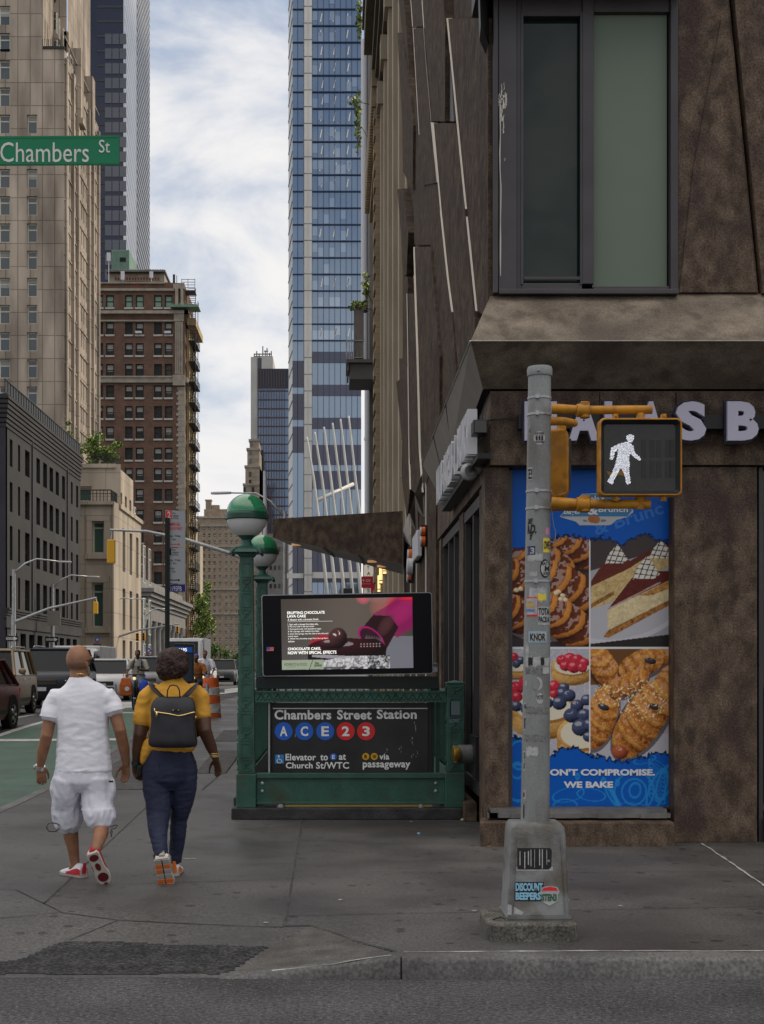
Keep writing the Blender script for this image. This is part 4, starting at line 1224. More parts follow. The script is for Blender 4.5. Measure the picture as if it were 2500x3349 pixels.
for i, (px, y, rx_, rz_, n, lab) in enumerate(((1171,395,.16,1.5,150,'long trailing green plant hanging off the brick wall edge'), (1175,55,.14,1.0,90,'small dark trailing plant near the top of the brick wall edge'),
        (1198,950,.20,1.0,110,'yellow green climbing plant above the hanging balcony'), (1168,1000,.45,.25,120,'low leafy plant spilling over the top of the balcony screen'), (1160,330,.30,.22,60,'leafy sprig leaning out over the sky beside the trailing plant'))):
    Yp = 63.2 if i > 1 else 61.5
    cc = (wx(px,Yp), Yp, wz(y,Yp))
    plant('hanging_plant', lab, 'plant', cc, (rx_,.3,rz_), n, .2, 50+i, 'plants growing on the right hand buildings', stems=[((RX+.1,Yp,cc[2]-rz_), (cc[0],Yp,cc[2])), ((cc[0],Yp,cc[2]-rz_), (cc[0],Yp,cc[2]+rz_*.8))])
# pharmacy blade sign, lantern tubes, round wall unit
YV = 58.0
m_red = M('sign_red', (0.42,0.010,0.030), rough=.4); m_ivory = E('lit_ivory_panel', (0.62,0.60,0.50), .25); m_rust = M('rust_red_edge', (0.28,0.05,0.02), rough=.5)
PS = thing('pharmacy_blade_sign', 'red and ivory vertical pharmacy sign hung from the right hand wall under the brown canopy', 'sign', (wx(1205,YV), YV, wz(1900,YV)))
b = MB(); b.box(wx(1188,YV), wx(1224,YV), YV, YV+.25, wz(1990,YV), wz(1790,YV)); b.box(wx(1224,YV), RX, YV+.1, YV+.15, wz(1950,YV), wz(1945,YV)); b.build('housing', m_rust, PS)
b = MB(); b.box(wx(1190,YV), wx(1222,YV), YV-.02, YV-.001, wz(1885,YV), wz(1790,YV)); b.box(wx(1190,YV), wx(1222,YV), YV-.02, YV-.001, wz(1990,YV), wz(1924,YV)); b.build('ivory_panel', m_ivory, PS)
b = MB(); b.box(wx(1183,YV-.3), wx(1216,YV-.3), YV-.3, YV-.05, wz(1923,YV), wz(1887,YV)); b.box(wx(1214,YV-.3), wx(1229,YV-.3), YV-.32, YV+.2, wz(1965,YV), wz(1890,YV)); b.build('red_panel', m_red, PS)
for s, x0, x1, y0, y1 in (('T',1201,1208,1852,1863),('A',1201,1211,1870,1881),('S',1201,1210,1926,1938)):
    lettering('letter', s, m_blkframe, PS, wx(x0,YV), wx(x1,YV), wz(y1,YV), wz(y0,YV), YV-.03, .02, .004)
lettering('letters', 'CV', m_white_plastic, PS, wx(1197,YV-.3), wx(1213,YV-.3), wz(1903,YV-.3), wz(1895,YV-.3), YV-.31, .03, .004)
lettering('letters', 'pharmacy', M('sign_pink', (0.6,.25,.28), rough=.5), PS, wx(1185,YV-.3), wx(1213,YV-.3), wz(1913,YV-.3), wz(1906,YV-.3), YV-.31, .0, .004)
b = MB(); hx, hz = wx(1189.5,YV-.3), wz(1899,YV-.3)
b.prism([(hx-.045,YV-.305,hz+.02),(hx-.022,YV-.305,hz+.045),(hx,YV-.305,hz+.025),(hx+.022,YV-.305,hz+.045),(hx+.045,YV-.305,hz+.02),(hx,YV-.305,hz-.05)], (0,-.008,0)); b.build('heart', m_white_plastic, PS)
m_lan = E('lantern_glow', (1.0,0.66,0.26), 0.95)
for i, (px, w_, y0, y1, Yl) in enumerate(((1246,11,1857,1908,47),(1259,11,1845,1877,45.5),(1240,9,1880,1936,49),(1233,7,1906,1955,51))):
    t = thing('wall_lantern', ['glowing amber tube lantern, second from the right of the row under the canopy','glowing amber tube lantern, rightmost and highest of the row under the canopy','glowing amber tube lantern, long one next to the lowest of the row','glowing amber tube lantern, lowest of the row nearest the red sign'][i], 'lantern', (wx(px,Yl), Yl, wz(y1,Yl)), 'amber tube lanterns on the right wall')
    b = MB(); r = w_*Yl/F/2; b.lathe([(r,0),(r,wz(y0,Yl)-wz(y1,Yl))], (wx(px,Yl),Yl,wz(y1,Yl)), 12); b.build('glass_tube', m_lan, t, smooth=40)
    b = MB()
    for z in (wz(y1,Yl)-.03, wz(y1,Yl)+.08, wz(y0,Yl)-.02): b.lathe([(r*1.12,0),(r*1.12,.03)], (wx(px,Yl),Yl,z), 12)
    b.box(wx(px,Yl), RX, Yl-.02, Yl+.02, wz(y0,Yl), wz(y0,Yl)+.03); b.build('bracket', m_black, t)

# ================================================================ brown panelled corner building
CB = thing('brown_corner_building', 'brown mottled corner building with leaning wall panels, a bay window and a bakery shop', 'building', (1.6, 13.2, 0))
GX = 1.44
m_edge = M('edge_glint_tone', (0.62,0.57,0.50), rough=0.35, metal=0.3)  # pale colour stands in for the glint along the panel seams
b = MB()
b.box(1.75, 26, 13.9, 30.2, 3.4, 42); b.box(2.6, 26, 15.5, 30.2, -.1, 3.4); b.box(2.2, 26, 14.6, 15.5, -.1, 3.4); b.box(4.9, 26, 13.4, 14.6, -.1, 3.4)
b.build('light_block_core', m_dark, CB)  # dark inner volume added to block light through the building
# upper street side: long leaning panels, each with its own projection from the wall
def side_panel(pts, X, th=0.07, m=m_tin_shade, edge=None, name='leaning_panel'):
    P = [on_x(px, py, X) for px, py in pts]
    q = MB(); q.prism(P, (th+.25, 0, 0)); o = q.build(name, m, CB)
    if edge:
        q = MB()
        for i, j, wd in edge:
            a, c = P[i], P[j]
            q.prism([a+Vector((-wd,0,0)), c+Vector((-wd,0,0)), c+Vector((.05,0,0)), a+Vector((.05,0,0))], (0,-.012,0))
        q.build('glint_edge', m_edge, o)
    return o
b = MB(); b.box(1.56, 1.74, 13.5, 30.2, 4.5, 40); b.build('upper_side_wall', m_tin_shade, CB)
TOP = -900
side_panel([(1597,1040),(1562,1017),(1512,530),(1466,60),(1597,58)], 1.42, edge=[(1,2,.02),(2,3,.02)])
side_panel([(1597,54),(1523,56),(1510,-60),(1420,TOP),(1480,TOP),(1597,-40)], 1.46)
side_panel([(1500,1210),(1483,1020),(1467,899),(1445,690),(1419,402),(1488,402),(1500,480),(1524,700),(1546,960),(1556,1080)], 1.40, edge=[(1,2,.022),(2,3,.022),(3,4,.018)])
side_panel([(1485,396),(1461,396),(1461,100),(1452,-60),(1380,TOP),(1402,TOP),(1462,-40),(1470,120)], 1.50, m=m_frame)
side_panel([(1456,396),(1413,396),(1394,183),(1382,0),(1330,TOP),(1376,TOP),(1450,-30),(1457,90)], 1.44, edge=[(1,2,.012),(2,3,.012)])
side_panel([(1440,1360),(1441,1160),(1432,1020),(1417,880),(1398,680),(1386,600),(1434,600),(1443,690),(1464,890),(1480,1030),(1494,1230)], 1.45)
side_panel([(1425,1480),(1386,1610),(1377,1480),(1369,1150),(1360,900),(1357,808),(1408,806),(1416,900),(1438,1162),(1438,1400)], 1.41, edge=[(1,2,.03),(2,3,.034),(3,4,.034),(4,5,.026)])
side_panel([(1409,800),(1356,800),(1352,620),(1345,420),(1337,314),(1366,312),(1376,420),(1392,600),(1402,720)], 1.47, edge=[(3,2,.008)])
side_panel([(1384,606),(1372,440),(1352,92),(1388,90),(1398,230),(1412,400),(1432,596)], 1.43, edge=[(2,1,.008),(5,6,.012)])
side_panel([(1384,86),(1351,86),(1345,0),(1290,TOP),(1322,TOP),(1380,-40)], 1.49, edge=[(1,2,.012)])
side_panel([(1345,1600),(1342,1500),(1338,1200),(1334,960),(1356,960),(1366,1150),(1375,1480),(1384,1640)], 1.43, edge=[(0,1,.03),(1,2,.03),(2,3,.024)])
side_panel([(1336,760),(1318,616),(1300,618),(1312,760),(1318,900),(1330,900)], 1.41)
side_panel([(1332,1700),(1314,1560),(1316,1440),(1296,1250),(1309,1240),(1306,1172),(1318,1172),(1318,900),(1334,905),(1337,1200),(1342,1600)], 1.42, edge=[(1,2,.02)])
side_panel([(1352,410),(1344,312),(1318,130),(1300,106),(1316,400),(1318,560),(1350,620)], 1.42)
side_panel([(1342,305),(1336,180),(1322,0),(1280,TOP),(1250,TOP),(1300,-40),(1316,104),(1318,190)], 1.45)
# chevron band (prow) round the corner
zA, zR, zL = wz(960,13.0), wz(1115,12.45), wz(1272,12.95)
xA, xR, xL = wx(1608,13.0), wx(1540,12.45), wx(1580,12.95)
b = MB()
b.add([(xA,13.0,zA),(9,13.0,zA),(9,12.45,zR),(xR,12.45,zR)], [(0,1,2,3)], 1)
b.add([(xR,12.45,zR),(9,12.45,zR),(9,12.95,zL),(xL,12.95,zL)], [(0,1,2,3)], 1)  # lower face given the lighter brown in place of light bounced off the ground
b.add([(xL,12.95,zL),(9,12.95,zL),(9,14,zL),(xL+.3,14,zL)], [(0,1,2,3)], 2)
b.add([(xA,13.0,zA),(9,13.0,zA),(9,14,zA),(xA+.2,14,zA)], [(0,3,2,1)], 1)
b.build('chevron_band_front', [m_tin, m_tin2, m_dark], CB)
yR = 19.4; pA = (1.50, yR, wz(1517,yR)+.35)
pR = (1.20, yR, wz(1517,yR)); pL = (1.42, yR-.9, wz(1640,yR-.9))
b = MB()
b.add([(xA,13.0,zA),(xR,12.45,zR),pR,(1.50,yR,pA[2])], [(0,1,2,3)], 0)
b.add([(xR,12.45,zR),(xL,12.95,zL),pL,pR], [(0,1,2,3)], 0)
b.add([(xL,12.95,zL),(xL+.4,12.95,zL),(1.85,yR,pL[2]),pL], [(0,1,2,3)], 1)
b.add([pR,pL,(1.85,yR,pL[2]),(1.85,yR,pA[2]),(1.5,yR,pA[2])], [(0,1,2,3,4)], 0)
b.build('chevron_band_side', [m_tin3, m_dark], CB)
b = MB()
def seam_line(p, q, r=.006): b.tube([p, q], r, 4)
e0 = Vector((xR,12.45,zR)); e1 = Vector(pR); f0 = Vector((xL,12.95,zL)); f1 = Vector(pL)
for t, u in ((.40,.62),(.68,.86)): seam_line(e0.lerp(e1,t)+Vector((-.003,0,0)), f0.lerp(f1,u)+Vector((-.003,0,0)))
b.build('panel_seam', m_dark, CB)
b = MB(); b.tube([e0+Vector((-.004,0,0)), e1+Vector((-.004,0,0))], .008, 4); b.tube([e0+Vector((0,-.004,0)), (9,12.446,zR)], .006, 4); b.build('ridge_edge', m_alum, CB)
for ax, (a, c, d) in zip((1.25,1.27,1.29), (((1381,1549),(1357,1618),(1386,1690)), ((1357,1621),(1340,1675),(1361,1734)), ((1337,1680),(1318,1734),(1342,1784)))):
    p, q, r = on_x(*a, 1.40), on_x(*c, ax), on_x(*d, 1.40)
    b = MB(); b.add([p, q, r, p+Vector((.4,0,0)), r+Vector((.4,0,0)), Vector((1.42, q.y+2.2, q.z))], [(0,1,2),(0,2,4,3),(0,5,1),(1,5,2)]); b.build('chevron_facet', m_tin3, CB)
for i, (px0, px1, X) in enumerate(((1395,1427,1.42),(1364,1393,1.44),(1345,1362,1.43),(1322,1343,1.45))):
    y0, y1 = X*F/(px1-CX), X*F/(px0-CX)
    b = MB(); b.box(X, X+.3, y0, y1, 0.0, 4.6); o = b.build('side_pier', m_tin_shade, CB)
    b = MB(); b.box(X-.015, X+.05, y1-.05, y1+.05, .0, 4.55); b.build('glint_edge', m_edge, o)
# sign band, shop front
zF0, zF1 = wz(1520,12.95), zL
b = MB()
b.box(GX, 9, 12.95, 13.25, zF0, zF1-.02)
b.box(GX, GX+.25, 13.25, 19.9, 3.45, zF1-.02)
b.build('sign_band', m_tin, CB)
b = MB()
for px in (2212, 1962): b.box(wx(px,12.95)-.004, wx(px,12.95)+.004, 12.945, 12.951, zF0, zF1-.03)
for y in (15.1, 17.6): b.box(GX-.003, GX+.001, y-.005, y+.005, 3.45, zF1-.03)
b.build('band_seam', m_dark, CB)
b = MB()
b.box(1.40, 1.62, 13.05, 13.35, 0.2, zF0-.01)
b.build('corner_post', m_tin, CB)
for a in ((1.46, 1.66, 13.7, 14.15), (1.47, 1.66, 16.05, 16.6), (1.46, 1.7, 19.3, 19.88)): b = MB(); b.box(*a, 0, 3.44); b.build('street_pier', m_tin, CB)
b = MB()
for y0, y1 in ((14.17,16.03),(16.62,19.28)):
    b.box(1.56, 1.60, y0, y1, .45, 3.42)
b.build('side_shop_glass', m_glass_dark, CB)['kind'] = 'stuff'
b = MB()
for y0, y1 in ((14.17,16.03),(16.62,19.28)):
    n = 2 if y1-y0 < 2 else 3
    for i in range(n+1):
        y = y0 + (y1-y0)*i/n; b.box(1.49, 1.555, y-.045 if i else y, y+.045 if i < n else y, .3, 3.43)
    b.box(1.48, 1.62, y0, y1, .3, .44); b.box(1.48, 1.62, y0, y1, 3.3, 3.42)
b.build('side_shop_frame', m_frame, CB)
b = MB()
b.add([(1.315,12.70,0),(3.10,12.70,0),(3.10,13.2,0),(1.53,14.6,0),(1.315,12.70,.222),(3.10,12.70,.222),(3.10,13.2,.222),(1.53,14.6,.222)], [(0,1,5,4),(1,2,6,5),(2,3,7,6),(3,0,4,7),(4,5,6,7)])
b.build('plinth', m_tin, CB, bevel=.012)
b = MB(); b.box(1.36, 1.5, 14.75, 16.0, 0, .2); b.box(1.36, 1.5, 16.5, 19.3, 0, .3); b.build('side_plinth', m_tin, CB, bevel=.01)
b = MB()
b.box(1.42, 3.10, 12.86, 13.2, .245, .285); b.box(1.44, 3.08, 12.92, 13.2, .285, .32)
b.prism([(1.40,12.86,.245),(1.56,14.2,.245),(1.62,14.2,.245),(1.5,12.86,.245)], (0,0,.04))
for i in range(4): b.box(1.62+.4*i, 1.86+.4*i, 12.85, 12.862, .243, .287)
b.build('window_ledge', M('dull_metal_ledge', (0.20,0.19,0.185), (0.13,0.125,0.12), 6, .4, metal=.4), CB)
PY = 13.22
x0, x1, z0, z1 = wx(1676,PY), wx(2190,PY), wz(2645,PY), wz(1528,PY)
b = MB()
b.box(wx(1618,PY), wx(1662,PY), PY-.10, PY+.1, .32, zF0-.01); b.box(wx(1662,PY), x0-.002, PY-.04, PY+.1, .32, zF0-.01)
b.box(x1+.002, wx(2205,PY), PY-.08, PY+.1, .32, zF0-.01); b.box(x0-.002, x1+.002, PY-.05, PY+.1, .32, z0-.002); b.box(x0-.002, x1+.002, PY-.05, PY+.1, z1+.002, zF0-.01)
b.build('shop_window_frame', m_frame, CB, bevel=.006)
b = MB(); b.box(x0, x1, PY+.012, PY+.04, z0, z1); b.build('shop_window_glass', m_glass_dark, CB)
b = MB(); b.box(wx(2206,13.0), wx(2478,13.0), 13.0, 13.4, 0, zF0-.01); b.build('corner_pillar', m_tin, CB, bevel=.006)
b = MB(); b.box(wx(2484,13.1), 9, 13.16, 13.3, .1, zF0-.01); b.build('next_shop_window', m_glass_dark, CB)
b = MB(); b.box(wx(2479,13.1), wx(2492,13.1), 13.06, 13.2, 0, zF0-.01); b.box(wx(2492,13.1), 9, 13.08, 13.2, wz(2650,13.1), wz(2632,13.1)); b.box(wx(2492,13.1), 9, 12.98, 13.3, 0, .22); b.build('next_shop_frame', m_frame, CB)
# bay window on the first floor
WY = 12.95
xz = lambda px: wx(px, WY); zz = lambda py: wz(py, WY)
b = MB()
b.box(xz(1612), xz(1628), WY-.05, WY+.7, zz(962), 10.5); b.box(xz(1630), xz(1690), WY-.03, WY+.3, zz(958), 10.5)
b.box(xz(1690), xz(1706), WY, WY+.3, zz(950), 10.5); b.box(xz(1905), xz(1942), WY-.02, WY+.3, zz(930), 10.5); b.box(xz(2192), xz(2217), WY-.03, WY+.3, zz(950), 10.5)
b.box(xz(1706), xz(1905), WY, WY+.3, zz(950), zz(925)); b.box(xz(1942), xz(2192), WY, WY+.3, zz(950), zz(935)); b.box(xz(1630), xz(2217), WY-.06, WY+.3, zz(966), zz(950)+.001)
b.box(xz(1706), xz(1905), WY, WY+.3, zz(52), 10.5); b.box(xz(1942), xz(2192), WY, WY+.3, zz(38), 10.5)
b.build('bay_window_frame', m_frame, CB, bevel=.006)
b = MB(); b.box(xz(1714), xz(1897), WY-.012, WY+.02, zz(915), zz(905)); 
for x0_, x1_, y0_, y1_ in ((1704,1712,40,930),(1898,1906,40,930)): b.box(xz(x0_), xz(x1_), WY-.012, WY+.02, zz(y1_), zz(y0_))
b.build('casement_sash', m_frame, CB)
b = MB(); b.box(xz(1706), xz(1905), WY+.08, WY+.1, zz(925), zz(52)); b.build('dark_pane', m_glass_dark, CB)
b = MB(); b.box(xz(1942), xz(2187), WY+.06, WY+.1, zz(935), zz(38)); b.build('green_pane', m_glass_green, CB)
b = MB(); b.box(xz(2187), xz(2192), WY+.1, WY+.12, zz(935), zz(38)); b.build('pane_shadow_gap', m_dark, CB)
b = MB(); b.box(xz(1557), xz(2225), WY-.35, WY+.4, zz(-10), zz(-10)+.4); b.prism([(xz(1562),WY-.3,zz(130)),(xz(1622),WY+.2,zz(150)),(xz(1622),WY+.2,zz(-12)),(xz(1557),WY-.3,zz(-12))], (.02,.3,0)); b.build('bay_hood', m_black, CB)
# paint splash and drip on the frame
b = MB(); q = random.Random(3)
def streak(px, y0, y1, wd):
    n = 10; rs = []
    for i in range(n+1):
        y = y0+(y1-y0)*i/n; xx = xz(px+q.uniform(-2,2)); w2 = wd*(.5+q.random()*.7)
        rs.append([(xx-w2, WY-.0335, zz(y)), (xx+w2, WY-.0335, zz(y))])
    b.rings(rs, cap=False, closed=False)
for px, y0, y1, wd in ((1636,330,905,.006),(1640,300,400,.008),(1652,305,360,.004),(1648,275,300,.003),(1640,278,300,.003),(1646,380,440,.005),(1656,310,350,.005),(1632,310,350,.006),(1644,330,360,.016),(1650,520,530,.003),(1640,315,325,.03)): streak(px, y0, y1, wd)
b.build('paint_splash', M('dry_white_paint', (0.50,0.46,0.41), rough=.8), CB)
# front panels right of the bay
def front_panel(pts, Y, th, m=m_tin):
    q = MB(); q.prism([W(px,py,Y) for px, py in pts], (0, th, 0)); return q.build('front_panel', m, CB, bevel=.004)
front_panel([(2219,958),(2219,-400),(2340,-400),(2386,0),(2482,958)], 12.98, .3)
front_panel([(2222,956),(2270,540),(2360,60),(2372,60),(2384,40),(2478,956)], 12.965, .012)
front_panel([(2496,958),(2404,0),(2360,-400),(2900,-400),(2900,958)], 12.93, .3)
b = MB(); b.box(xz(2217), 9, 13.2, 13.9, zA-.05, 42); b.build('upper_front_wall', m_frame, CB)
b = MB(); b.box(1.8, 9, 13.5, 13.9, 10.4, 42); b.build('upper_storeys', m_tin, CB)
# canopy over the side entrance
b = MB()
c1 = [W(893,1697,28), W(1318,1671,28), W(1318,1845,28), W(893,1757,28)]
c2 = [W(930,1725,31), W(1318,1700,31), W(1318,1878,31), W(948,1782,31)]
b.add(c1 + c2, [(0,3,2,1)], 0); b.add(c1 + c2, [(0,1,5,4),(1,2,6,5),(3,0,4,7),(4,5,6,7)], 0); b.add(c1+c2, [(2,3,7,6)], 1)
b.build('canopy', [m_tin, m_tin3], CB)
b = MB()
for t in (.39, .66): 
    p, q2 = c1[3].lerp(c1[2], t), c2[3].lerp(c2[2], t); b.tube([p+Vector((0,0,-.008)), q2+Vector((0,0,-.008))], .025, 4)
b.build('canopy_joint', m_black, CB)
b = MB()
m_dlt = E('warm_downlight', (.9,.45,.2), .3)
for t, u in ((.12,.5),(.75,.4),(.82,.7)):
    p = c1[3].lerp(c1[2], t).lerp(c2[3].lerp(c2[2], t), u); b = MB(); b.lathe([(.10,-.02),(.10,.02)], p, 10); b.build('downlight', m_dlt, CB)

# ================================================================ shop signs
m_letter = M('lilac_white_letter', (0.40,0.38,0.47), rough=.35)
m_lback = M('sign_backing', (0.012,0.012,0.03), rough=.4)
SG = thing('bakery_letter_sign', 'large pale lilac capital letters with dark outlines spelling the bakery name above the poster window', 'sign', (2.6, 12.9, 3.7))
LY = 12.72
b = MB(); b.box(wx(1700,LY), wx(2900,LY), LY+.06, LY+.18, wz(1398,LY), wz(1352,LY)); b.build('mounting_rail', m_black, SG)
for ch, x0_, x1_ in (('N',1714,1823),('A',1858,1962),('L',1975,2042),('A',2084,2174),('S',2208,2311),('B',2376,2482),('A',2505,2610),('G',2630,2740),('E',2765,2850),('L',2870,2940)):
    o2 = lettering('letter_outline', ch, m_lback, SG, wx(x0_-4,LY), wx(x1_+4,LY), wz(1449,LY), wz(1307,LY), LY+.045, .085, .03)
    o = lettering('letter', ch, m_letter, SG, wx(x0_+2,LY), wx(x1_-2,LY), wz(1442,LY), wz(1314,LY), LY, .05, .05)
SS = thing('side_letter_sign', 'pale upright letters on a black rail above the shop doors on the street side', 'sign', (1.3, 15, 3.6))
b = MB(); b.box(1.30, 1.42, 12.75, 17.1, 3.56, 3.61); b.box(1.36, 1.42, 12.9, 17.1, 3.9, 3.94); b.build('mounting_rail', m_black, SS)
word = "NALAS BAGELS & BRUNCH"; n = len(word)
for i, ch in enumerate(word):
    if ch == ' ': continue
    ya = 17.0 - 4.1*i/n; yb2_ = 17.0 - 4.1*(i+.82)/n
    me = text_mesh(ch, 1.0, .05); a = bounds(me); mn, mx = a.min(0), a.max(0)
    u = ya + (a[:,0]-mn[0])*(yb2_-ya)/max(1e-5, mx[0]-mn[0]); v = 3.63 + (a[:,1]-mn[1])*.42/max(1e-5, mx[1]-mn[1])
    me.vertices.foreach_set('co', np.stack([np.full_like(u, 1.27), u, v], 1).ravel()); me.update()
    me.materials.clear(); me.materials.append(m_white_plastic)
    o = link('letter', me, SS); s_ = o.modifiers.new('thick', 'SOLIDIFY'); s_.thickness = .09; s_.offset = 0
m_orange = M('orange_plastic', (0.60,0.135,0.015), rough=.4)
def side_disc(b, y, z, ry, rz, X0, X1, m=0, n=20):
    b.prism([(X0, y+ry*math.cos(2*math.pi*k/n), z+rz*math.sin(2*math.pi*k/n)) for k in range(n)], (X1-X0,0,0), m)
for i, (lab, spec_) in enumerate((('double round orange sign with white front on the street wall, the higher round sign', ((21.6,1723,1751,0),(21.6,1753,1785,0))),
        ('orange sign with a white disc over it beside the canopy, the lower round sign', ((25.4,1796,1835,0),(25.2,1826,1880,1),(25.6,1868,1906,0))))):
    t = thing('wall_blade_sign', lab, 'sign', (1.38, spec_[0][0], wz(spec_[0][1], spec_[0][0])), 'round signs on the street wall')
    for (y, p0, p1, wt) in spec_:
        z0, z1 = wz(p1,y), wz(p0,y)
        b = MB(); X = 1.31 if wt else 1.33
        side_disc(b, y, (z0+z1)/2, (z1-z0)*.55, (z1-z0)/2, X, 1.385); b.build('disc', m_white_plastic if wt else m_orange, t)
        b = MB(); side_disc(b, y+.02, (z0+z1)/2, (z1-z0)*.52, (z1-z0)/2*.96, X-.025, X-.004); b.build('front', m_white_plastic, t)
    b = MB(); b.box(1.33, 1.46, spec_[0][0]+.1, spec_[0][0]+.2, wz(spec_[-1][2], spec_[0][0]), wz(spec_[0][1]-8, spec_[0][0])); b.build('bracket', m_black, t)
t = thing('wall_letter_sign', 'white block sign between the two round orange signs on the street wall', 'sign', (1.35, 23.4, wz(1790,23.4)))
b = MB(); b.box(1.315, 1.40, 22.6, 24.0, wz(1832,23.4), wz(1748,23.4)); b.build('letter_block', m_white_plastic, t, bevel=.02)
b = MB(); b.box(1.33, 1.47, 23.5, 23.6, wz(1840,23.4), wz(1742,23.4)); b.build('bracket', m_black, t)
# flood lamp and camera on the corner
t = thing('flood_lamp', 'small black box flood lamp on the corner of the sign band with a loose cable', 'lamp', (1.42, 12.8, 3.8))
b = MB(); b.box(wx(1546,12.7), wx(1592,12.7), 12.62, 12.84, wz(1422,12.7), wz(1377,12.7)); b.build('housing', m_black, t, bevel=.006)
b = MB(); b.box(wx(1550,12.7), wx(1588,12.7), 12.612, 12.622, wz(1419,12.7), wz(1381,12.7)); b.build('lens', m_black_gloss, t)
b = MB(); b.tube([W(1592,1378,12.75), W(1620,1372,12.9), W(1660,1369,12.93), W(1702,1364,12.9)], .006, 5); b.box(wx(1575,12.8), wx(1579,12.8), 12.78, 12.95, wz(1380,12.8), wz(1356,12.8)); b.build('cable', m_black, t)
t = thing('security_camera', 'white dome security camera under the upright letters on the street side', 'camera', (1.42, 13.4, 3.35))
c = W(1535,1543,13.3)
b = MB(); b.ball(c, .085, 14, 10); b.tube([c+Vector((.02,0,.02)), c+Vector((.14,.05,.06))], .06, 10); b.build('dome', M('camera_white', (0.30,0.30,0.30), rough=.4), t, smooth=True)
b = MB(); b.lathe([(.05,-.095),(.05,-.07)], c, 14, axis='y'); b.build('lens', m_black_gloss, t, smooth=40)
# brass twin hose connection on the street pier
t = thing('hose_connection', 'grey wall hose connection with two brass caps beside the right green post', 'hose connection', (1.46, 14.6, .9))
Yh = 14.6; zh = wz(2467,Yh)
b = MB(); b.box(1.43, 1.462, Yh-.35, Yh+.3, zh-.22, zh+.2); b.build('back_plate', m_black, t)
b = MB(); b.lathe([(.10,.14),(.10,.0),(.085,-.03)], (1.29, Yh, zh), 18, axis='x'); b.build('pipe', M('dull_grey_pipe', (0.07,0.07,0.068), (0.10,0.10,0.098), 20, .6), t, smooth=40)
m_brass = M('brass', (0.50,0.33,0.07), (0.38,0.24,0.05), 14, .3, metal=.85)
for dy in (-.07, .1):
    b = MB(); b.lathe([(.03,-.05),(.085,-.04),(.085,.0),(.07,.03)], (1.27, Yh+dy, zh), 14, axis='x')
    for k in range(3):
        a = 2*math.pi*k/3; b.ball((1.245, Yh+dy+.085*math.cos(a), zh+.085*math.sin(a)), .014, 6, 5)
    b.build('cap', m_brass, t, smooth=40)

# ================================================================ window poster: printed picture
class Art:
    """small colour raster drawn in photo-pixel units"""
    def __init__(s, x0, x1, y0, y1, step):
        s.w, s.h = int((x1-x0)/step)+1, int((y1-y0)/step)+1
        s.X, s.Y = np.meshgrid(np.linspace(x0, x1, s.w), np.linspace(y0, y1, s.h))
        s.C = np.zeros((s.h, s.w, 3)); q = np.random.RandomState(5)
        s.nz = {}
        for f in (4, 10, 24):
            gq = q.rand(int((y1-y0)/f)+3, int((x1-x0)/f)+3)
            gx, gy = (s.X-x0)/f, (s.Y-y0)/f
            i, j = gx.astype(int), gy.astype(int); u, v = gx-i, gy-j; u = u*u*(3-2*u); v = v*v*(3-2*v)
            s.nz[f] = (gq[j,i]*(1-u)+gq[j,i+1]*u)*(1-v)+(gq[j+1,i]*(1-u)+gq[j+1,i+1]*u)*v
        s.clip = np.ones((s.h, s.w), bool)
    def put(s, m, c, a=1.0):
        m = m & s.clip
        c = np.broadcast_to(np.asarray(c, float), s.C.shape)
        s.C[m] = s.C[m]*(1-a) + c[m]*a
    def poly(s, P):
        m = np.zeros((s.h, s.w), bool); j = len(P)-1
        for i in range(len(P)):
            (xi, yi), (xj, yj) = P[i], P[j]
            if yi != yj: m ^= ((yi > s.Y) != (yj > s.Y)) & (s.X < (xj-xi)*(s.Y-yi)/(yj-yi)+xi)
            j = i
        return m
    def ell(s, cx, cy, rx, ry, ang=0):
        a = math.radians(ang); dx, dy = s.X-cx, s.Y-cy
        u = (dx*math.cos(a)+dy*math.sin(a))/rx; v = (-dx*math.sin(a)+dy*math.cos(a))/ry
        r2 = u*u+v*v
        h = np.sqrt(np.clip(1-r2, 0, 1))
        return r2 < 1, u, v, h
    def blob(s, cx, cy, rx, ry, ang, c_lo, c_hi, gloss=0.0, k=1.0, tex=0.0):
        m, u, v, h = s.ell(cx, cy, rx, ry, ang); a = math.radians(ang)
        nx, ny = (u*math.cos(a)-v*math.sin(a)), (u*math.sin(a)+v*math.cos(a))
        l = np.clip(.55*h - .35*nx - .55*ny + .25, 0, 1)**k
        l = np.clip(l + tex*(s.nz[4]-.5) + tex*.6*(s.nz[10]-.5), 0, 1)[..., None]
        s.put(m, np.asarray(c_lo)*(1-l)+np.asarray(c_hi)*l)
        if gloss:
            g_ = m & ((u+.25)**2*6+(v+.45)**2*14 < 1) & (s.nz[10] > .35); s.put(g_, (0.85,0.82,0.78), gloss)
    def mesh(s, name, place, mat_, parent):
        P = place(s.X, s.Y)
        me = bpy.data.meshes.new(name)
        i = np.arange(s.h*s.w).reshape(s.h, s.w)
        f = np.stack([i[1:,:-1], i[1:,1:], i[:-1,1:], i[:-1,:-1]], -1).reshape(-1, 4)
        me.vertices.add(s.h*s.w); me.vertices.foreach_set('co', P.reshape(-1))
        me.loops.add(f.size); me.loops.foreach_set('vertex_index', f.ravel().astype(np.int32))
        me.polygons.add(len(f)); me.polygons.foreach_set('loop_start', np.arange(0, f.size, 4, dtype=np.int32))
        me.update(calc_edges=True)
        at = me.color_attributes.new('Col', 'FLOAT_COLOR', 'POINT')
        at.data.foreach_set('color', np.concatenate([s.C.reshape(-1, 3), np.ones((s.h*s.w, 1))], 1).ravel())
        me.materials.append(mat_)
        return link(name, me, parent)
art = Art(1676, 2190, 1528, 2645, 2.1)
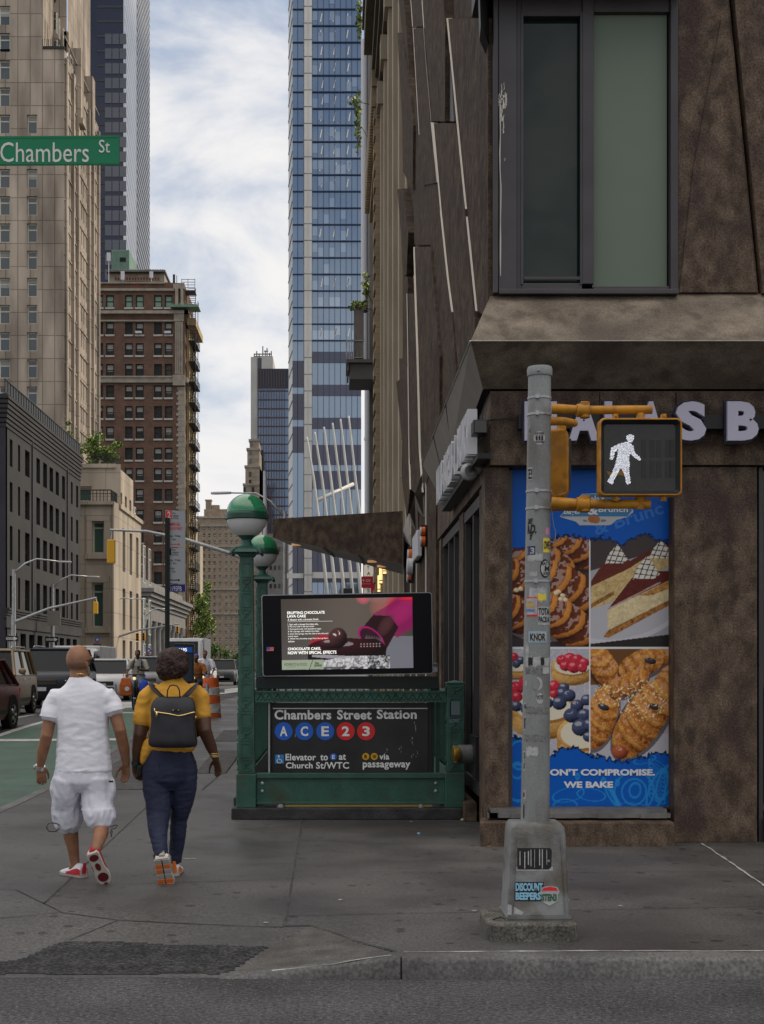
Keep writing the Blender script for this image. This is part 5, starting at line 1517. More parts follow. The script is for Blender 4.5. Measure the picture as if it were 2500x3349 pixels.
X_, Y_ = art.X, art.Y
BLUE = (0.004,0.090,0.42)
art.put(art.clip, BLUE)
def torn(pts, f): return np.interp(X_, [p[0] for p in pts], [p[1] for p in pts]) + 16*(art.nz[10]-.5) + 9*(art.nz[4]-.5)
top = torn([(1676,1800),(1715,1798),(1745,1790),(1800,1768),(1850,1752),(1900,1762),(1950,1768),(1985,1762),(2010,1778),(2040,1785),(2075,1762),(2105,1748),(2150,1772),(2190,1775)], 0)
bot = torn([(1676,2405),(1705,2408),(1750,2440),(1800,2470),(1840,2440),(1885,2442),(1925,2466),(1970,2470),(2020,2488),(2060,2484),(2110,2468),(2150,2462),(2190,2460)], 0)
ph = (Y_ > top) & (Y_ < bot)
art.put((Y_ > top-7) & (Y_ < bot+9), (0.002,0.02,0.09))
art.clip = ph & (X_ < 1928) & (Y_ < 2117)
art.put(art.clip, (0.30,0.30,0.33)); art.put((Y_ < 1960), (0.06,0.035,0.03)); art.put((Y_ > 2040) & (((X_-1790)/200)**2+((Y_-1960)/140)**2 > 1), (0.035,0.03,0.035))
def pastry(cx, cy, rx, ry, ang, fr, dk, lt, frac=.58, curve=.7, tex=.3, gl=.35):
    m, u, v, h = art.ell(cx, cy, rx, ry, ang); v2 = v*(1+.45*u*u); m = m & (np.abs(v2) < .95+.06*(art.nz[10]-.5)); a = math.radians(ang)
    m9, *_9 = art.ell(cx, cy+7, rx*1.05, ry*1.07, ang); art.put(m9 & ~m, (.03,.010,.006), .75)
    t = np.mod(u*fr+curve*v*v+.35*v+.12*(art.nz[10]-.5), 1.0); ny = u*math.sin(a)+v*math.cos(a)
    l = np.clip(.42*np.sqrt(np.clip(1-v2*v2*.9,0,1))-.42*ny+.2+.42*(np.sin(np.pi*t)-.5)+tex*(art.nz[4]-.5)+tex*.6*(art.nz[10]-.5), 0, 1)[..., None]
    k = np.clip((t-frac)/.08, 0, 1)[..., None]*np.clip((1-t)/.05, 0, 1)[..., None]
    lo = np.asarray(dk[0])*(1-k)+np.asarray(lt[0])*k; hi = np.asarray(dk[1])*(1-k)+np.asarray(lt[1])*k
    art.put(m, lo*(1-l)+hi*l); g_ = m & (l[..., 0] > .72) & (t < frac) & (art.nz[10] > .5); art.put(g_, (.72,.55,.48), gl)
dk, lt = ((0.010,0.003,0.002),(0.16,0.036,0.014)), ((0.14,0.035,0.006),(0.66,0.26,0.05))
pastry(1890, 1795, 95, 58, 28, 2.0, dk, lt, .62); pastry(1775, 1835, 115, 60, 22, 2.2, dk, lt, .62); pastry(1690, 1890, 75, 60, 20, 1.7, dk, lt, .6)
pastry(1850, 1925, 138, 74, 30, 2.6, dk, lt, .58); pastry(1690, 2010, 78, 64, 24, 1.7, dk, lt, .6); pastry(1850, 2035, 130, 68, 34, 2.4, dk, lt, .58)
for x, y in ((1828,1935),(1842,1948),(1850,1962),(1835,1960),(1820,1940),(1690,1930),(1704,1926)): art.blob(x, y, 9, 7, 20, (.4,.26,.12), (.8,.66,.45))
art.clip = ph & (X_ > 1932) & (Y_ < 2117)
art.put(art.clip, (0.06,0.045,0.045)); art.put((Y_ > 1790+ .3*(2190-X_)) , (0.34,0.335,0.36)); 
m_, u_, v_, h_ = art.ell(2050, 2005, 190, 95, -14); art.put(m_, (0.50,0.49,0.52)); m_, *_r = art.ell(2050, 2000, 178, 84, -14); art.put(m_, (0.42,0.41,0.44)); art.put((Y_ > 2092 + .12*(2050-X_)), (0.025,0.02,0.02))
def quad(P, c, tex=.0, grad=None):
    m = art.poly(P); cc = np.asarray(c)*(1 + tex*(art.nz[4][..., None]-.5) + tex*.7*(art.nz[10][..., None]-.5)); art.put(m, cc); return m
quad([(1934,1905),(2060,1835),(2190,1765),(2190,1800),(2050,1870),(1934,1935)], (0.10,0.022,0.014), .3)
quad([(1934,1915),(2080,1845),(2170,1790),(2190,1790),(2190,1850),(1990,1975),(1934,1990)], (0.50,0.36,0.16), .5)
quad([(1934,1900),(1975,1840),(2050,1830),(2085,1840),(2062,1858),(1934,1918)], (0.12,0.025,0.016), .3)
quad([(1934,1975),(2010,1932),(2010,1945),(1934,1990)], (0.24,0.11,0.03), .8)
quad([(1988,1994),(2068,1890),(2120,1868),(2190,1868),(2190,1898)], (0.11,0.018,0.014), .35)
quad([(1992,1988),(2160,1902),(2162,1907),(1994,1993)], (0.42,0.28,0.22), .5)
quad([(1986,1997),(2186,1900),(2190,1965),(1990,2064)], (0.62,0.50,0.29), .35)
quad([(2090,1948),(2186,1901),(2186,1925),(2140,1945),(2110,1948)], (0.42,0.20,0.05), .9)
quad([(1974,2083),(1990,2062),(2190,1962),(2190,1980),(1992,2086)], (0.30,0.13,0.035), 1.1)
for cx_, cy_, s_ in ((2020,1817,38),(2165,1800,38),(2118,1862,46)):
    m1 = art.poly([(cx_-s_*1.05,cy_+s_*.7),(cx_-s_*.75,cy_-s_*.1),(cx_,cy_-s_*1.0),(cx_+s_*.35,cy_-s_*.5),(cx_+s_*.9,cy_+s_*.35),(cx_+s_*.5,cy_+s_*.65)])
    art.put(m1, (0.66,0.63,0.55)); d1 = (X_-cx_)*.9+(Y_-cy_)*.35; d2 = (Y_-cy_)-.12*(X_-cx_)
    art.put(m1 & ((np.mod(d1, 17) < 3) | (np.mod(d2, 17) < 3)), (0.045,0.02,0.03))
art.clip = ph & (X_ < 1928) & (Y_ > 2123)
art.put(art.clip, (0.40,0.39,0.43)); art.put(art.nz[4] > .62, (0.55,0.54,0.58), .5)
def tart(cx, cy, rx, ry, deep, berries):
    art.blob(cx, cy+deep, rx, ry, 0, (0.20,0.08,0.015), (0.66,0.38,0.12), 0, .8, .35); art.put((np.abs(X_-cx) < rx) & (Y_ > cy) & (Y_ < cy+deep) & (((X_-cx)/rx)**2+((Y_-cy-deep)/ry)**2 > 1), (0.45,0.23,0.06))
    art.blob(cx, cy, rx, ry, 0, (0.30,0.13,0.03), (0.70,0.42,0.15), 0, .8, .3)
    m, *_q = art.ell(cx, cy, rx*.86, ry*.82); art.put(m, (0.66,0.60,0.46))
    for (x, y, r, k) in berries:
        if k: art.blob(x, y, r, r*.92, 0, (0.004,0.005,0.015), (0.07,0.085,0.17), .35, 1.2, .25)
        else: art.blob(x, y, r, r*.9, 0, (0.10,0.003,0.012), (0.62,0.03,0.06), .25, .8, .5)
tart(1690, 2175, 60, 26, 22, [(1680,2150,18,0),(1705,2160,14,1),(1690,2172,14,1)])
tart(1872, 2178, 68, 34, 30, [(1840,2160,20,0),(1865,2155,22,0),(1890,2158,20,0),(1910,2168,18,0),(1850,2178,19,0),(1878,2182,22,0),(1905,2184,17,0)])
tart(1780, 2315, 105, 52, 52, [(1690,2250,24,0),(1720,2230,22,0),(1690,2280,20,0),(1812,2245,22,0),(1845,2250,18,1),(1840,2268,20,1),(1690,2310,19,1),(1720,2318,18,1),(1862,2275,22,1),(1830,2300,24,1),(1812,2270,15,0),(1740,2290,20,1),(1770,2260,22,0),(1790,2300,20,1)])
tart(1905, 2400, 82, 58, 66, [(1888,2308,22,1),(1920,2290,20,1),(1870,2340,26,1),(1912,2340,24,1),(1900,2380,30,1),(1930,2370,22,1),(1925,2410,18,1)])
art.clip = ph & (X_ > 1932) & (Y_ > 2123)
art.put(art.clip, (0.36,0.35,0.38)); art.put(Y_ > 2400, (0.42,0.41,0.44)); art.put((Y_ < 2240) & (X_ < 2100), (0.14,0.06,0.02))
gd, gt = ((0.13,0.030,0.005),(0.60,0.23,0.045)), ((0.20,0.06,0.010),(0.74,0.37,0.09))
pastry(1975, 2180, 84, 46, 58, 2.2, gd, gt, .6, tex=.6, gl=.25); pastry(2110, 2165, 92, 46, -24, 2.6, gd, gt, .6, tex=.6, gl=.25); pastry(2180, 2235, 66, 40, -60, 2, gd, gt, tex=.5)
pastry(1966, 2345, 110, 54, 108, 2.8, gd, gt, .62, tex=.6, gl=.2); pastry(2060, 2235, 70, 36, 150, 2, gd, gt, .62, tex=.6, gl=.2); pastry(2105, 2350, 150, 72, 124, 3.2, gd, gt, .6, .5, .6, .2)
art.blob(2028, 2460, 26, 22, 20, (0.10,0.012,0.006), (0.42,0.10,0.04), .3)
for x, y, a_ in ((1975,2313,20),(2142,2312,15),(2128,2162,10)): art.blob(x, y, 20, 10, a_, (0.004,0.004,0.008), (0.06,0.05,0.06), .4)
sp = art.clip & (art.nz[4] > .74) & (((X_-2100)/85)**2+((Y_-2290)/70)**2 < 1); art.put(sp, (0.85,0.68,0.40), .8)
sp = art.clip & (art.nz[4] > .78) & (((X_-1990)/50)**2+((Y_-2270)/40)**2 < 1); art.put(sp, (0.85,0.68,0.40), .8)
art.clip = ph
art.put(((np.abs(X_-1930) < 2.6) | (np.abs(Y_-2120) < 3)), (0.66,0.66,0.68))
art.clip = ~((Y_ > top-7) & (Y_ < bot+9)) & (Y_ > 2300)
LB = (0.02,0.24,0.58)
def outline(cx, cy, rx, ry, ang, w_=.05):
    m, u, v, h = art.ell(cx, cy, rx*1.0, ry*1.0, ang); r = np.sqrt(u*u+v*v); art.put((np.abs(r-1) < w_*60/rx), LB, .75)
for q_ in ((1700,2470,34,46,0),(1695,2560,40,60,0),(1692,2520,20,26,0),(1860,2600,52,22,-12),(1935,2600,46,20,8),(2075,2590,64,66,10),(2075,2590,40,42,10),(2078,2585,18,24,10),(2150,2585,26,70,20),(2175,2560,22,60,20),(2110,2485,36,12,-14),(1850,2640,40,26,0),(2000,2600,9,40,-30),(1975,2555,6,9,0),(1890,2540,5,8,0),(2020,2560,5,8,0),(2060,2640,50,14,0)): outline(*q_)
for k in range(9): outline(1988+5*k, 2565+9*k, 8, 5, 50); outline(2150, 2500+14*k, 30, 10, 30)
PO = thing('bakery_poster', 'tall blue bakery poster with four pastry photographs filling the shop window', 'poster', ((x0+x1)/2, PY, z0))
k_ = PY/F
art.mesh('printed_sheet', lambda X, Y: np.stack([(X-CX)*k_, np.full_like(X, PY), EZ+(CY-Y)*k_], -1), VC('poster_print', 0, .28), PO)
m_pw = M('poster_white', (0.62,0.62,0.64), rough=.4)
def plet(s, a, e, y0, y1, m=m_pw, bold=.03, dy=-.004, name='lettering', **kw): return lettering(name, s, m, PO, wx(a,PY), wx(e,PY), wz(y1,PY), wz(y0,PY), PY+dy, bold, .001, **kw)
plet("DON'T COMPROMISE.", 1772, 2143, 2515, 2537, bold=.045); plet('WE BAKE', 1844, 2006, 2556, 2577, bold=.045)
m_pl = M('plaque_grey', (0.42,0.42,0.43), rough=.4); m_pb = M('plaque_blue', (0.035,0.17,0.33), rough=.4); m_gh = M('poster_ghost_blue', (0.012,0.14,0.50), rough=.3)
def ppoly(P, m, d, name): q = MB(); q.poly([(wx(a,PY), PY-d, wz(c,PY)) for a, c in reversed(P)]); q.build(name, m, PO)
ppoly([(1831,1690),(1850,1668),(1880,1640),(1905,1615),(2000,1612),(2040,1640),(2072,1668),(2072,1676),(2050,1692),(2018,1700),(2000,1716),(1990,1718),(1896,1718),(1884,1706),(1862,1700)], m_pl, .004, 'plaque')
ppoly([(1834,1689),(1852,1670),(1882,1642),(1907,1618),(1998,1615),(2038,1642),(2068,1668),(2053,1689)], m_pb, .006, 'plaque_band')
plet("Nala's", 1912, 1977, 1620, 1642, dy=-.009, bold=.02); plet('Bagel', 1845, 1895, 1660, 1688, dy=-.009, bold=.02); plet('&', 1922, 1958, 1655, 1684, dy=-.009); plet('Brunch', 1958, 2054, 1658, 1675, dy=-.009, bold=.02)
plet('Est.', 1909, 1921, 1699, 1706, m_black, 0, -.009); plet('2024', 1966, 1982, 1699, 1706, m_black, 0, -.009)
q = MB(); q.lathe([(.035,0),(.035,-.002)], (wx(1936,PY), PY-.007, wz(1697,PY)), 14, axis='y'); q.lathe([(.036,0),(.036,-.002)], (wx(1950,PY), PY-.010, wz(1699,PY)), 14, axis='y'); q.build('bagel_emblem', M('bagel_brown', (0.36,0.13,0.035), rough=.5), PO)
def ghost(s, a, y, h, ang, wd):
    o = plet(s, a, a+wd, y-h, y, m_gh, .02, -.0025, 'ghost_lettering'); me = o.data; c_ = bounds(me); R_ = math.radians(ang); ox, oz = wx(a,PY), wz(y,PY)
    dx, dz = c_[:,0]-ox, c_[:,2]-oz; c_[:,0] = ox+dx*math.cos(R_)-dz*math.sin(R_); c_[:,2] = oz+dx*math.sin(R_)+dz*math.cos(R_); me.vertices.foreach_set('co', c_.ravel()); me.update()
ghost('& Brunc', 1950, 1752, 42, 18, 236)

# ================================================================ subway entrance: railing, lamps, sign, screen
def stamp_x(b, x0, x1, z0, z1, Y, d=.008):
    """raised star panel cast into the green posts"""
    xm, zm, t = (x0+x1)/2, (z0+z1)/2, (x1-x0)*.13
    for p, q_ in (((x0,z0),(x1,z1)), ((x0,z1),(x1,z0))):
        v = Vector((q_[0]-p[0], 0, q_[1]-p[1])); n = Vector((-v.z,0,v.x)); n.normalize(); n *= t
        a, c = Vector((p[0],Y,p[1])), Vector((q_[0],Y,q_[1]))
        b.prism([a+n*.5, a-n*.5, c-n*.5, c+n*.5], (0,-d,0))
def star_post(cx, cy, z0, z1, w0, w1, panels, parent, name='shaft'):
    """tapered square post with framed panels on its faces"""
    b = MB()
    def ring(z, w_): return [(cx-w_/2,cy-w_/2,z),(cx+w_/2,cy-w_/2,z),(cx+w_/2,cy+w_/2,z),(cx-w_/2,cy+w_/2,z)]
    b.rings([ring(z0,w0), ring(z1,w1)])
    o = b.build(name, m_green, parent, bevel=.008)
    b = MB()
    wd = lambda z: w0+(w1-w0)*(z-z0)/(z1-z0)
    for za, zb, kind in panels:
        for face in range(2):
            w_ = wd((za+zb)/2); Y = cy - w_/2 - .004; m = w_*.16
            tmp = MB()
            xa, xb_ = cx-w_/2+m, cx+w_/2-m
            tmp.box(xa, xb_, Y-.006, Y+.01, zb-.012, zb); tmp.box(xa, xb_, Y-.006, Y+.01, za, za+.012)
            if kind == 'x': stamp_x(tmp, xa+.006, xb_-.006, za+.014, zb-.014, Y+.004, .012)
            else: tmp.box(xa, xa+.012, Y-.006, Y+.01, za+.012, zb-.012); tmp.box(xb_-.012, xb_, Y-.006, Y+.01, za+.012, zb-.012)
            if face: tmp.v = [(cx-(y-cy)*-1, cy+(x-cx), z) for x, y, z in tmp.v]
            b.add(tmp.v, tmp.f)
    b.build('cast_panel', m_green, parent)
    return o
m_globe_w = M('milk_glass_globe', (0.55,0.54,0.53), rough=.18, spec=.6)
m_globe_g = M('green_glass_globe', (0.012,0.16,0.065), (0.02,0.20,0.085), 6, .08, spec=.7, coat=.4)
def globe_post(cx, cy, label):
    t = thing('globe_lamp_post', label, 'lamp post', (cx, cy, 0), 'globe lamps of the subway entrance')
    b = MB(); b.box(cx-.108, cx+.108, cy-.108, cy+.108, .12, .49); b.build('pedestal', m_green_rust, t, bevel=.012)
    pn = []
    z = .52
    for k in range(7): pn += [(z, z+.13, 'x'), (z+.145, z+.305, 'p')]; z += .325
    star_post(cx, cy, .49, 2.84, .185, .142, [q for q in pn if q[1] < 2.80], t)
    b = MB()
    b.rings([[(cx+s*w_, cy+u*w_, z_) for s, u in ((-1,-1),(1,-1),(1,1),(-1,1))] for z_, w_ in ((2.84,.08),(2.87,.10),(2.885,.16),(2.915,.145),(2.94,.10),(2.955,.075))])
    for s, u in ((-1,-1),(1,-1),(1,1),(-1,1)): b.tube([(cx+s*.10,cy+u*.10,2.92),(cx+s*.15,cy+u*.15,2.90),(cx+s*.165,cy+u*.165,2.865)], [.03,.026,.015], 8)
    b.lathe([(.085,2.95),(.055,2.99),(.05,3.02),(.075,3.05),(.10,3.07),(.10,3.085)], (cx,cy,0), 20)
    b.build('capital', m_green, t, smooth=40)
    R0 = .222; zc = 3.268
    b = MB(); b.lathe([(R0*math.sin(a), -R0*math.cos(a)) for a in [math.pi/2*(k+2)/12 for k in range(11)]], (cx,cy,zc), 32); b.build('white_globe_half', m_globe_w, t, smooth=True)
    b = MB(); b.lathe([(R0*math.cos(a)+.0005, R0*math.sin(a)) for a in [math.pi/2*k/12 for k in range(13)]], (cx,cy,zc+.035), 32); b.build('green_globe_half', m_globe_g, t, smooth=True)
    b = MB(); b.lathe([(R0+.002,-.03),(R0+.016,-.02),(R0+.016,.02),(R0+.008,.04),(R0-.004,.055)], (cx,cy,zc), 32); b.build('globe_band', M('dark_green_band', (0.010,0.05,0.032), rough=.3), t, smooth=40)
    return t
globe_post(-.972, 15.08, 'nearer green post with a half green half white globe lamp at the railing corner')
globe_post(-1.05, 19.7, 'farther green post with a half green half white globe, partly behind the nearer one')
SE = thing('subway_entrance_railing', 'green riveted iron railing round the subway stairs on a black stone kerb', 'railing', (0.1, 15.1, 0))
m_bst = M('black_painted_stone', (0.022,0.022,0.023), (0.045,0.045,0.046), 6, .55, .4, 30, grain=.4, gscale=70)
b = MB(); b.box(-1.13, 1.36, 14.93, 15.25, 0, .125); b.box(-1.13, -.86, 15.25, 20.0, 0, .11+.1); b.box(1.14, 1.36, 15.25, 20, 0, .11+.1); b.build('base_kerb', m_bst, SE, bevel=.012)
b = MB(); b.box(-.864, 1.178, 15.03, 15.07, .165, .49); b.box(-.864, 1.178, 15.0, 15.10, .44, .496); b.box(-.864, 1.178, 15.01, 15.09, .155, .185); b.build('bottom_panel', m_green_rust, SE, bevel=.006)
b = MB()
for x in (-.80,1.08):
    for z in (.30,.385): b.ball((x,15.025,z), (.02,.014,.02), 10, 6)
b.build('rivet', m_steel, SE, smooth=True)['kind'] = 'stuff'
b = MB(); b.box(-.55, 1.03, 15.01, 15.03, .135, .15); b.build('yellow_strip', M('worn_yellow_strip', (0.30,0.19,0.015), rough=.7), SE)
for x in (-.60, .92): b = MB(); b.lathe([(.045,0),(.045,.035)], (x,15.05,.125), 10); b.build('foot', m_steel, SE, smooth=40)
b = MB()
b.box(-.88, 1.19, 15.02, 15.10, 1.268, 1.375); b.box(-.88, 1.19, 15.0, 15.12, 1.37, 1.385); b.box(-.88, 1.19, 15.005, 15.115, 1.262, 1.275)
n = 22
for i in range(n):
    x = -.86 + 2.0*i/n; w_ = 2.0/n
    a, c, d = Vector((x,15.016,1.285)), Vector((x+w_/2,15.016,1.36)), Vector((x+w_,15.016,1.285))
    for p, q_ in ((a,c),(c,d)): b.tube([p, q_], .008, 4)
    b.ball((x+w_/2,15.016,1.30), .012, 6, 5)
for i in range(26):
    x = -.86 + 2.02*i/26; b.prism([(x-.014,15.05,1.385),(x+.014,15.05,1.385),(x,15.05,1.412)], (0,.02,0))
b.build('top_rail', m_green, SE)
RPX = 1.287
b = MB(); b.box(RPX-.112, RPX+.106, 14.98, 15.2, .12, .505); b.build('post_pedestal', m_green_rust, SE, bevel=.012)
star_post(RPX+.005, 15.09, .505, 1.46, .19, .19, [(.53,.65,'x'),(.66,.96,'p'),(.975,1.10,'x'),(1.11,1.31,'p'),(1.325,1.44,'x')], SE, 'corner_post')
b = MB(); b.rings([[(RPX+.005+s*w_, 15.09+u*w_, z_) for s, u in ((-1,-1),(1,-1),(1,1),(-1,1))] for z_, w_ in ((1.46,.10),(1.475,.104),(1.50,.008))]); b.build('post_cap', m_green, SE)
b = MB(); b.box(RPX-.06, RPX+.05, 14.985, 14.994, 1.04, 1.27); b.build('paint_patch', M('grey_paint_patch', (0.10,0.13,0.15), rough=.6), SE)
for X, mm in ((-.98,1), (1.29,1)):                       # the two long sides
    b = MB(); b.box(X-.03, X+.03, 15.2, 19.8, .2, .50); b.box(X-.05, X+.05, 15.2, 19.8, .46, .5); b.build('side_panel', m_green, SE)
    b = MB(); b.box(X-.04, X+.04, 15.2, 19.8, 1.27, 1.38)
    b.build('side_rail', m_green, SE)
    b = MB()
    for i in range(24): b.box(X-.012, X+.012, 15.35+.185*i, 15.375+.185*i, .5, 1.27)
    b.build('side_bar', m_green, SE)['kind'] = 'stuff'
b = MB()
for x in (-.74,-.68, 1.06, 1.12): b = MB(); b.box(x-.02, x+.02, 15.3, 15.36, .13, 1.42); b.build('inner_post', m_green, SE)
# station sign
ST = thing('station_sign', 'black station name sign with coloured line bullets mounted inside the green railing', 'sign', (.25, 15.15, .5))
SY = 15.12
sx = lambda px: wx(px, 15.1); sz = lambda py: wz(py, 15.1)
m_sgn = M('sign_black_enamel', (0.016,0.016,0.018), (0.026,0.026,0.028), 3, .35, .1, 20)
b = MB(); b.box(sx(889), sx(1401), SY, SY+.06, sz(2528), sz(2299)); b.build('board', m_sgn, ST, bevel=.004)
b = MB(); b.box(sx(884), sx(888), SY-.02, SY+.07, sz(2530), sz(2296)); b.box(sx(1402), sx(1412), SY-.02, SY+.07, sz(2530), sz(2296)); b.build('side_channel', m_black, ST)
b = MB(); b.box(sx(878), sx(883.5), SY-.03, SY+.07, sz(2530), sz(2296)); b.build('edge_strip', m_steel, ST)
m_sw = M('sign_white', (0.78,0.78,0.75), (0.66,0.66,0.64), 30, .5)
b = MB(); b.box(sx(893), sx(1400), SY-.003, SY-.001, sz(2319), sz(2316)); b.build('white_line', m_sw, ST)
def stl(s, a, e, y0, y1, m=m_sw, bold=.03): lettering('lettering', s, m, ST, sx(a), sx(e), sz(y1), sz(y0), SY-.006, bold, .002, spacing=1.05)
stl('Chambers', 898, 1084, 2322, 2354); stl('Street', 1103, 1216, 2322, 2354); stl('Station', 1233, 1364, 2321, 2352)
m_bl = M('line_blue', (0.016,0.11,0.50), rough=.4); m_rd = M('line_red', (0.62,0.022,0.024), rough=.4); m_yl = M('line_yellow', (0.62,0.34,0.01), rough=.4); m_ab = M('access_blue', (0.03,0.19,0.46), rough=.4)
def bullet(ch, x, y, r, m, mt_=None, h=.55):
    b = MB(); rr = r*15.1/F; b.lathe([(rr,-.004),(rr,0)], (sx(x), SY-.002, sz(y)), 28, axis='y'); b.build('line_bullet', m, ST)
    hw = r*(.42 if ch not in 'WM' else .55)
    lettering('bullet_letter', ch, mt_ or m_sw, ST, sx(x-hw), sx(x+hw), sz(y+r*h), sz(y-r*h), SY-.010, .03, .002)
for ch, x, m in (('A',928,m_bl),('C',996,m_bl),('E',1064,m_bl),('2',1131,m_rd),('3',1198,m_rd)): bullet(ch, x, 2392, 29.5, m)
stl('Elevator', 934, 1034, 2466, 2488, bold=.025); stl('to', 1048, 1073, 2468, 2488, bold=.025); stl('at', 1109, 1132, 2467, 2486, bold=.025); stl('Church', 935, 1023, 2494, 2514, bold=.025); stl('St/WTC', 1034, 1142, 2493, 2515, bold=.02)
stl('via', 1241, 1274, 2466, 2485, bold=.025); stl('passageway', 1187, 1343, 2494, 2518, bold=.025)
bullet('E', 1091, 2476, 11.5, m_bl); bullet('R', 1197, 2475, 11.5, m_yl, m_black); bullet('W', 1225, 2475, 11.5, m_yl, m_black)
b = MB(); b.box(sx(900), sx(929), SY-.004, SY-.001, sz(2498), sz(2469)); b.build('access_panel', m_ab, ST, bevel=.002)
b = MB(); yy = SY-.006
b.lathe([(.011,-.002),(.011,0)], (sx(912),yy,sz(2474)), 10, axis='y'); c0 = Vector((sx(914),yy,sz(2489)))
b.tube([c0+Vector((.026*math.cos(a),0,.026*math.sin(a))) for a in [R(130+22*k) for k in range(10)]], .004, 5)
b.tube([(sx(912.5),yy,sz(2477)),(sx(913),yy,sz(2485)),(sx(919),yy,sz(2485.5)),(sx(923),yy,sz(2493)),(sx(925),yy,sz(2492))], .005, 5); b.build('wheelchair_symbol', m_sw, ST)
b = MB(); q = random.Random(9)
for px, py in ((1360,2350),(1358,2375),(1362,2390),(1347,2425),(1352,2440),(1265,2462),(1310,2455),(965,2413),(1350,2475),(1363,2470)):
    for k in range(3): x, z = sx(px+q.uniform(-4,4)), sz(py+q.uniform(-8,8)); b.box(x, x+q.uniform(.003,.008), SY-.0035, SY-.001, z, z+q.uniform(.005,.03))
b.build('scratch', M('scratch_grey', (0.28,0.28,0.28), rough=.7), ST)['kind'] = 'stuff'
# digital screen on its beam
DS = thing('digital_screen', 'wide black digital advertising screen showing a chocolate cake above the green railing', 'screen', (.2, 15.1, 1.5))
b = MB(); b.box(sx(840), sx(1434), 15.02, 15.14, sz(2253), sz(2212)); b.build('support_beam', M('dark_green_beam', (0.008,0.014,0.013), rough=.4), DS, bevel=.004)
for px in (845, 1420): b = MB(); b.box(sx(px), sx(px+12), 15.04, 15.12, sz(2268), sz(2253)); b.build('beam_foot', m_black, DS)
b = MB(); b.box(sx(1123), sx(1152), 15.0, 15.1, sz(1944), sz(1925)); b.build('top_sensor', m_black, DS, bevel=.01)
tilt = R(-0.95); cxs, czs = sx(1136), sz(2076)
def rot(b):
    b.v = [(cxs+(x-cxs)*math.cos(tilt)+(z-czs)*math.sin(tilt)*-1*-1, y, czs-(x-cxs)*math.sin(tilt)+(z-czs)*math.cos(tilt)) for x, y, z in b.v]
    return b
W2, H2 = 276*15.1/F, 132*15.1/F
def rrect(w_, h_, r, y, n=6):
    P = []
    for sx_, sz_, a0 in ((1,1,0),(-1,1,90),(-1,-1,180),(1,-1,270)):
        for k in range(n+1): a = R(a0+90*k/n); P.append((cxs+sx_*(w_-r)+r*math.cos(a), y, czs+sz_*(h_-r)+r*math.sin(a)))
    return P
b = MB(); b.prism(rrect(W2, H2, .03, 14.94), (0,.11,0)); rot(b).build('housing', m_steel, DS)
b = MB(); b.prism(rrect(W2-.008, H2-.008, .025, 14.934), (0,.02,0)); rot(b).build('front_glass', M('screen_black_glass', (0.004,0.004,0.006), rough=.35, spec=.12), DS)
ar = Art(923, 1348, 1959, 2188, 1.7)
X_, Y_ = ar.X, ar.Y; A1 = ar.clip
gx = np.clip((X_-923)/425, 0, 1)[..., None]; gy = np.clip((Y_-1959)/229, 0, 1)[..., None]
ar.C[:] = np.array([.085,.068,.055])*(1-gy*.2)*(.75+.8*np.exp(-((gx-.55)/.35)**2)) + np.array([.05,.05,.055])*gy*(1-gx)
ar.put(Y_ > 2110+.25*(1150-X_)*(X_ < 1150), (0.10,0.10,0.12), .75); ar.put((X_ > 1240) & (Y_ > 2085), (0.20,0.20,0.24), .8)
def soft(cx, cy, rx, ry, ang, c, a=1.0, p=1.4):
    m, u, v, h = ar.ell(cx, cy, rx, ry, ang); al = np.clip(h, 0, 1)[..., None]**p*a; ar.C[:] = np.where(m[..., None], ar.C*(1-al)+np.asarray(c)*al, ar.C)
soft(1190, 1955, 26, 26, 0, (.62,.12,.16)); soft(1260, 1985, 52, 60, 20, (.34,.12,.10)); soft(1250, 1950, 60, 30, 0, (.30,.16,.14))
soft(1320, 1985, 62, 46, 0, (.60,.01,.04)); soft(1325, 2010, 70, 60, -30, (.16,.005,.10), 1, .9); soft(1340, 1968, 40, 18, 0, (.75,.02,.04))
quad_ = lambda P, c, a=1: ar.put(ar.poly(P), c, a)
quad_([(1217,2014),(1300,1966),(1348,1966),(1348,2058),(1298,2090)], (0.26,.008,.09), .8); soft(1310,2010,60,34,-35,(.40,.02,.14),.7); quad_([(1176,2066),(1221,2015),(1276,2019),(1302,2056),(1258,2132)], (0.022,.005,.008)); soft(1262,2048,22,46,35,(.09,.03,.035),.8)
m, u, v, h = ar.ell(1214, 2094, 54, 30, 46); ar.put(m & (u*u+v*v > .72), (0.36,.01,.13)); ar.put(m & (u*u+v*v <= .72), (.035,.008,.016))
for k in range(7): soft(1196+8*k, 2092+1.5*k, 4.5, 15, 20, (.16,.12,.14), .7)
soft(1050, 2100, 40, 26, -20, (.42,.01,.03), 1, .6)
quad_([(1010,2115),(1040,2098),(1120,2090),(1230,2092),(1256,2110),(1262,2150),(1270,2190),(1004,2190)], (0.012,.006,.007)); ar.blob(1135, 2122, 128, 34, 2, (.008,.002,.003), (.040,.007,.009), .25, 1.8)
ar.blob(1105, 2088, 30, 34, 10, (.006,.002,.003), (.09,.03,.03), .7, 2); ar.blob(1085, 2105, 40, 16, 0, (.006,.002,.003), (.07,.02,.02), .3, 2)
sug = (Y_ > 2146) & (X_ > 1000) & (X_ < 1272) & (Y_ > 2150+14*np.cos((X_-1000)/70)); ar.put(sug, np.clip(.27+.75*(ar.nz[4]-.5)+.3*(ar.nz[10]-.5)+.25*(X_ < 1200), .02, .7)[..., None]*np.array([1,.98,1])); ar.put(sug & (Y_ > 2180) & (ar.nz[10] < .55), (.02,.015,.018), .8)
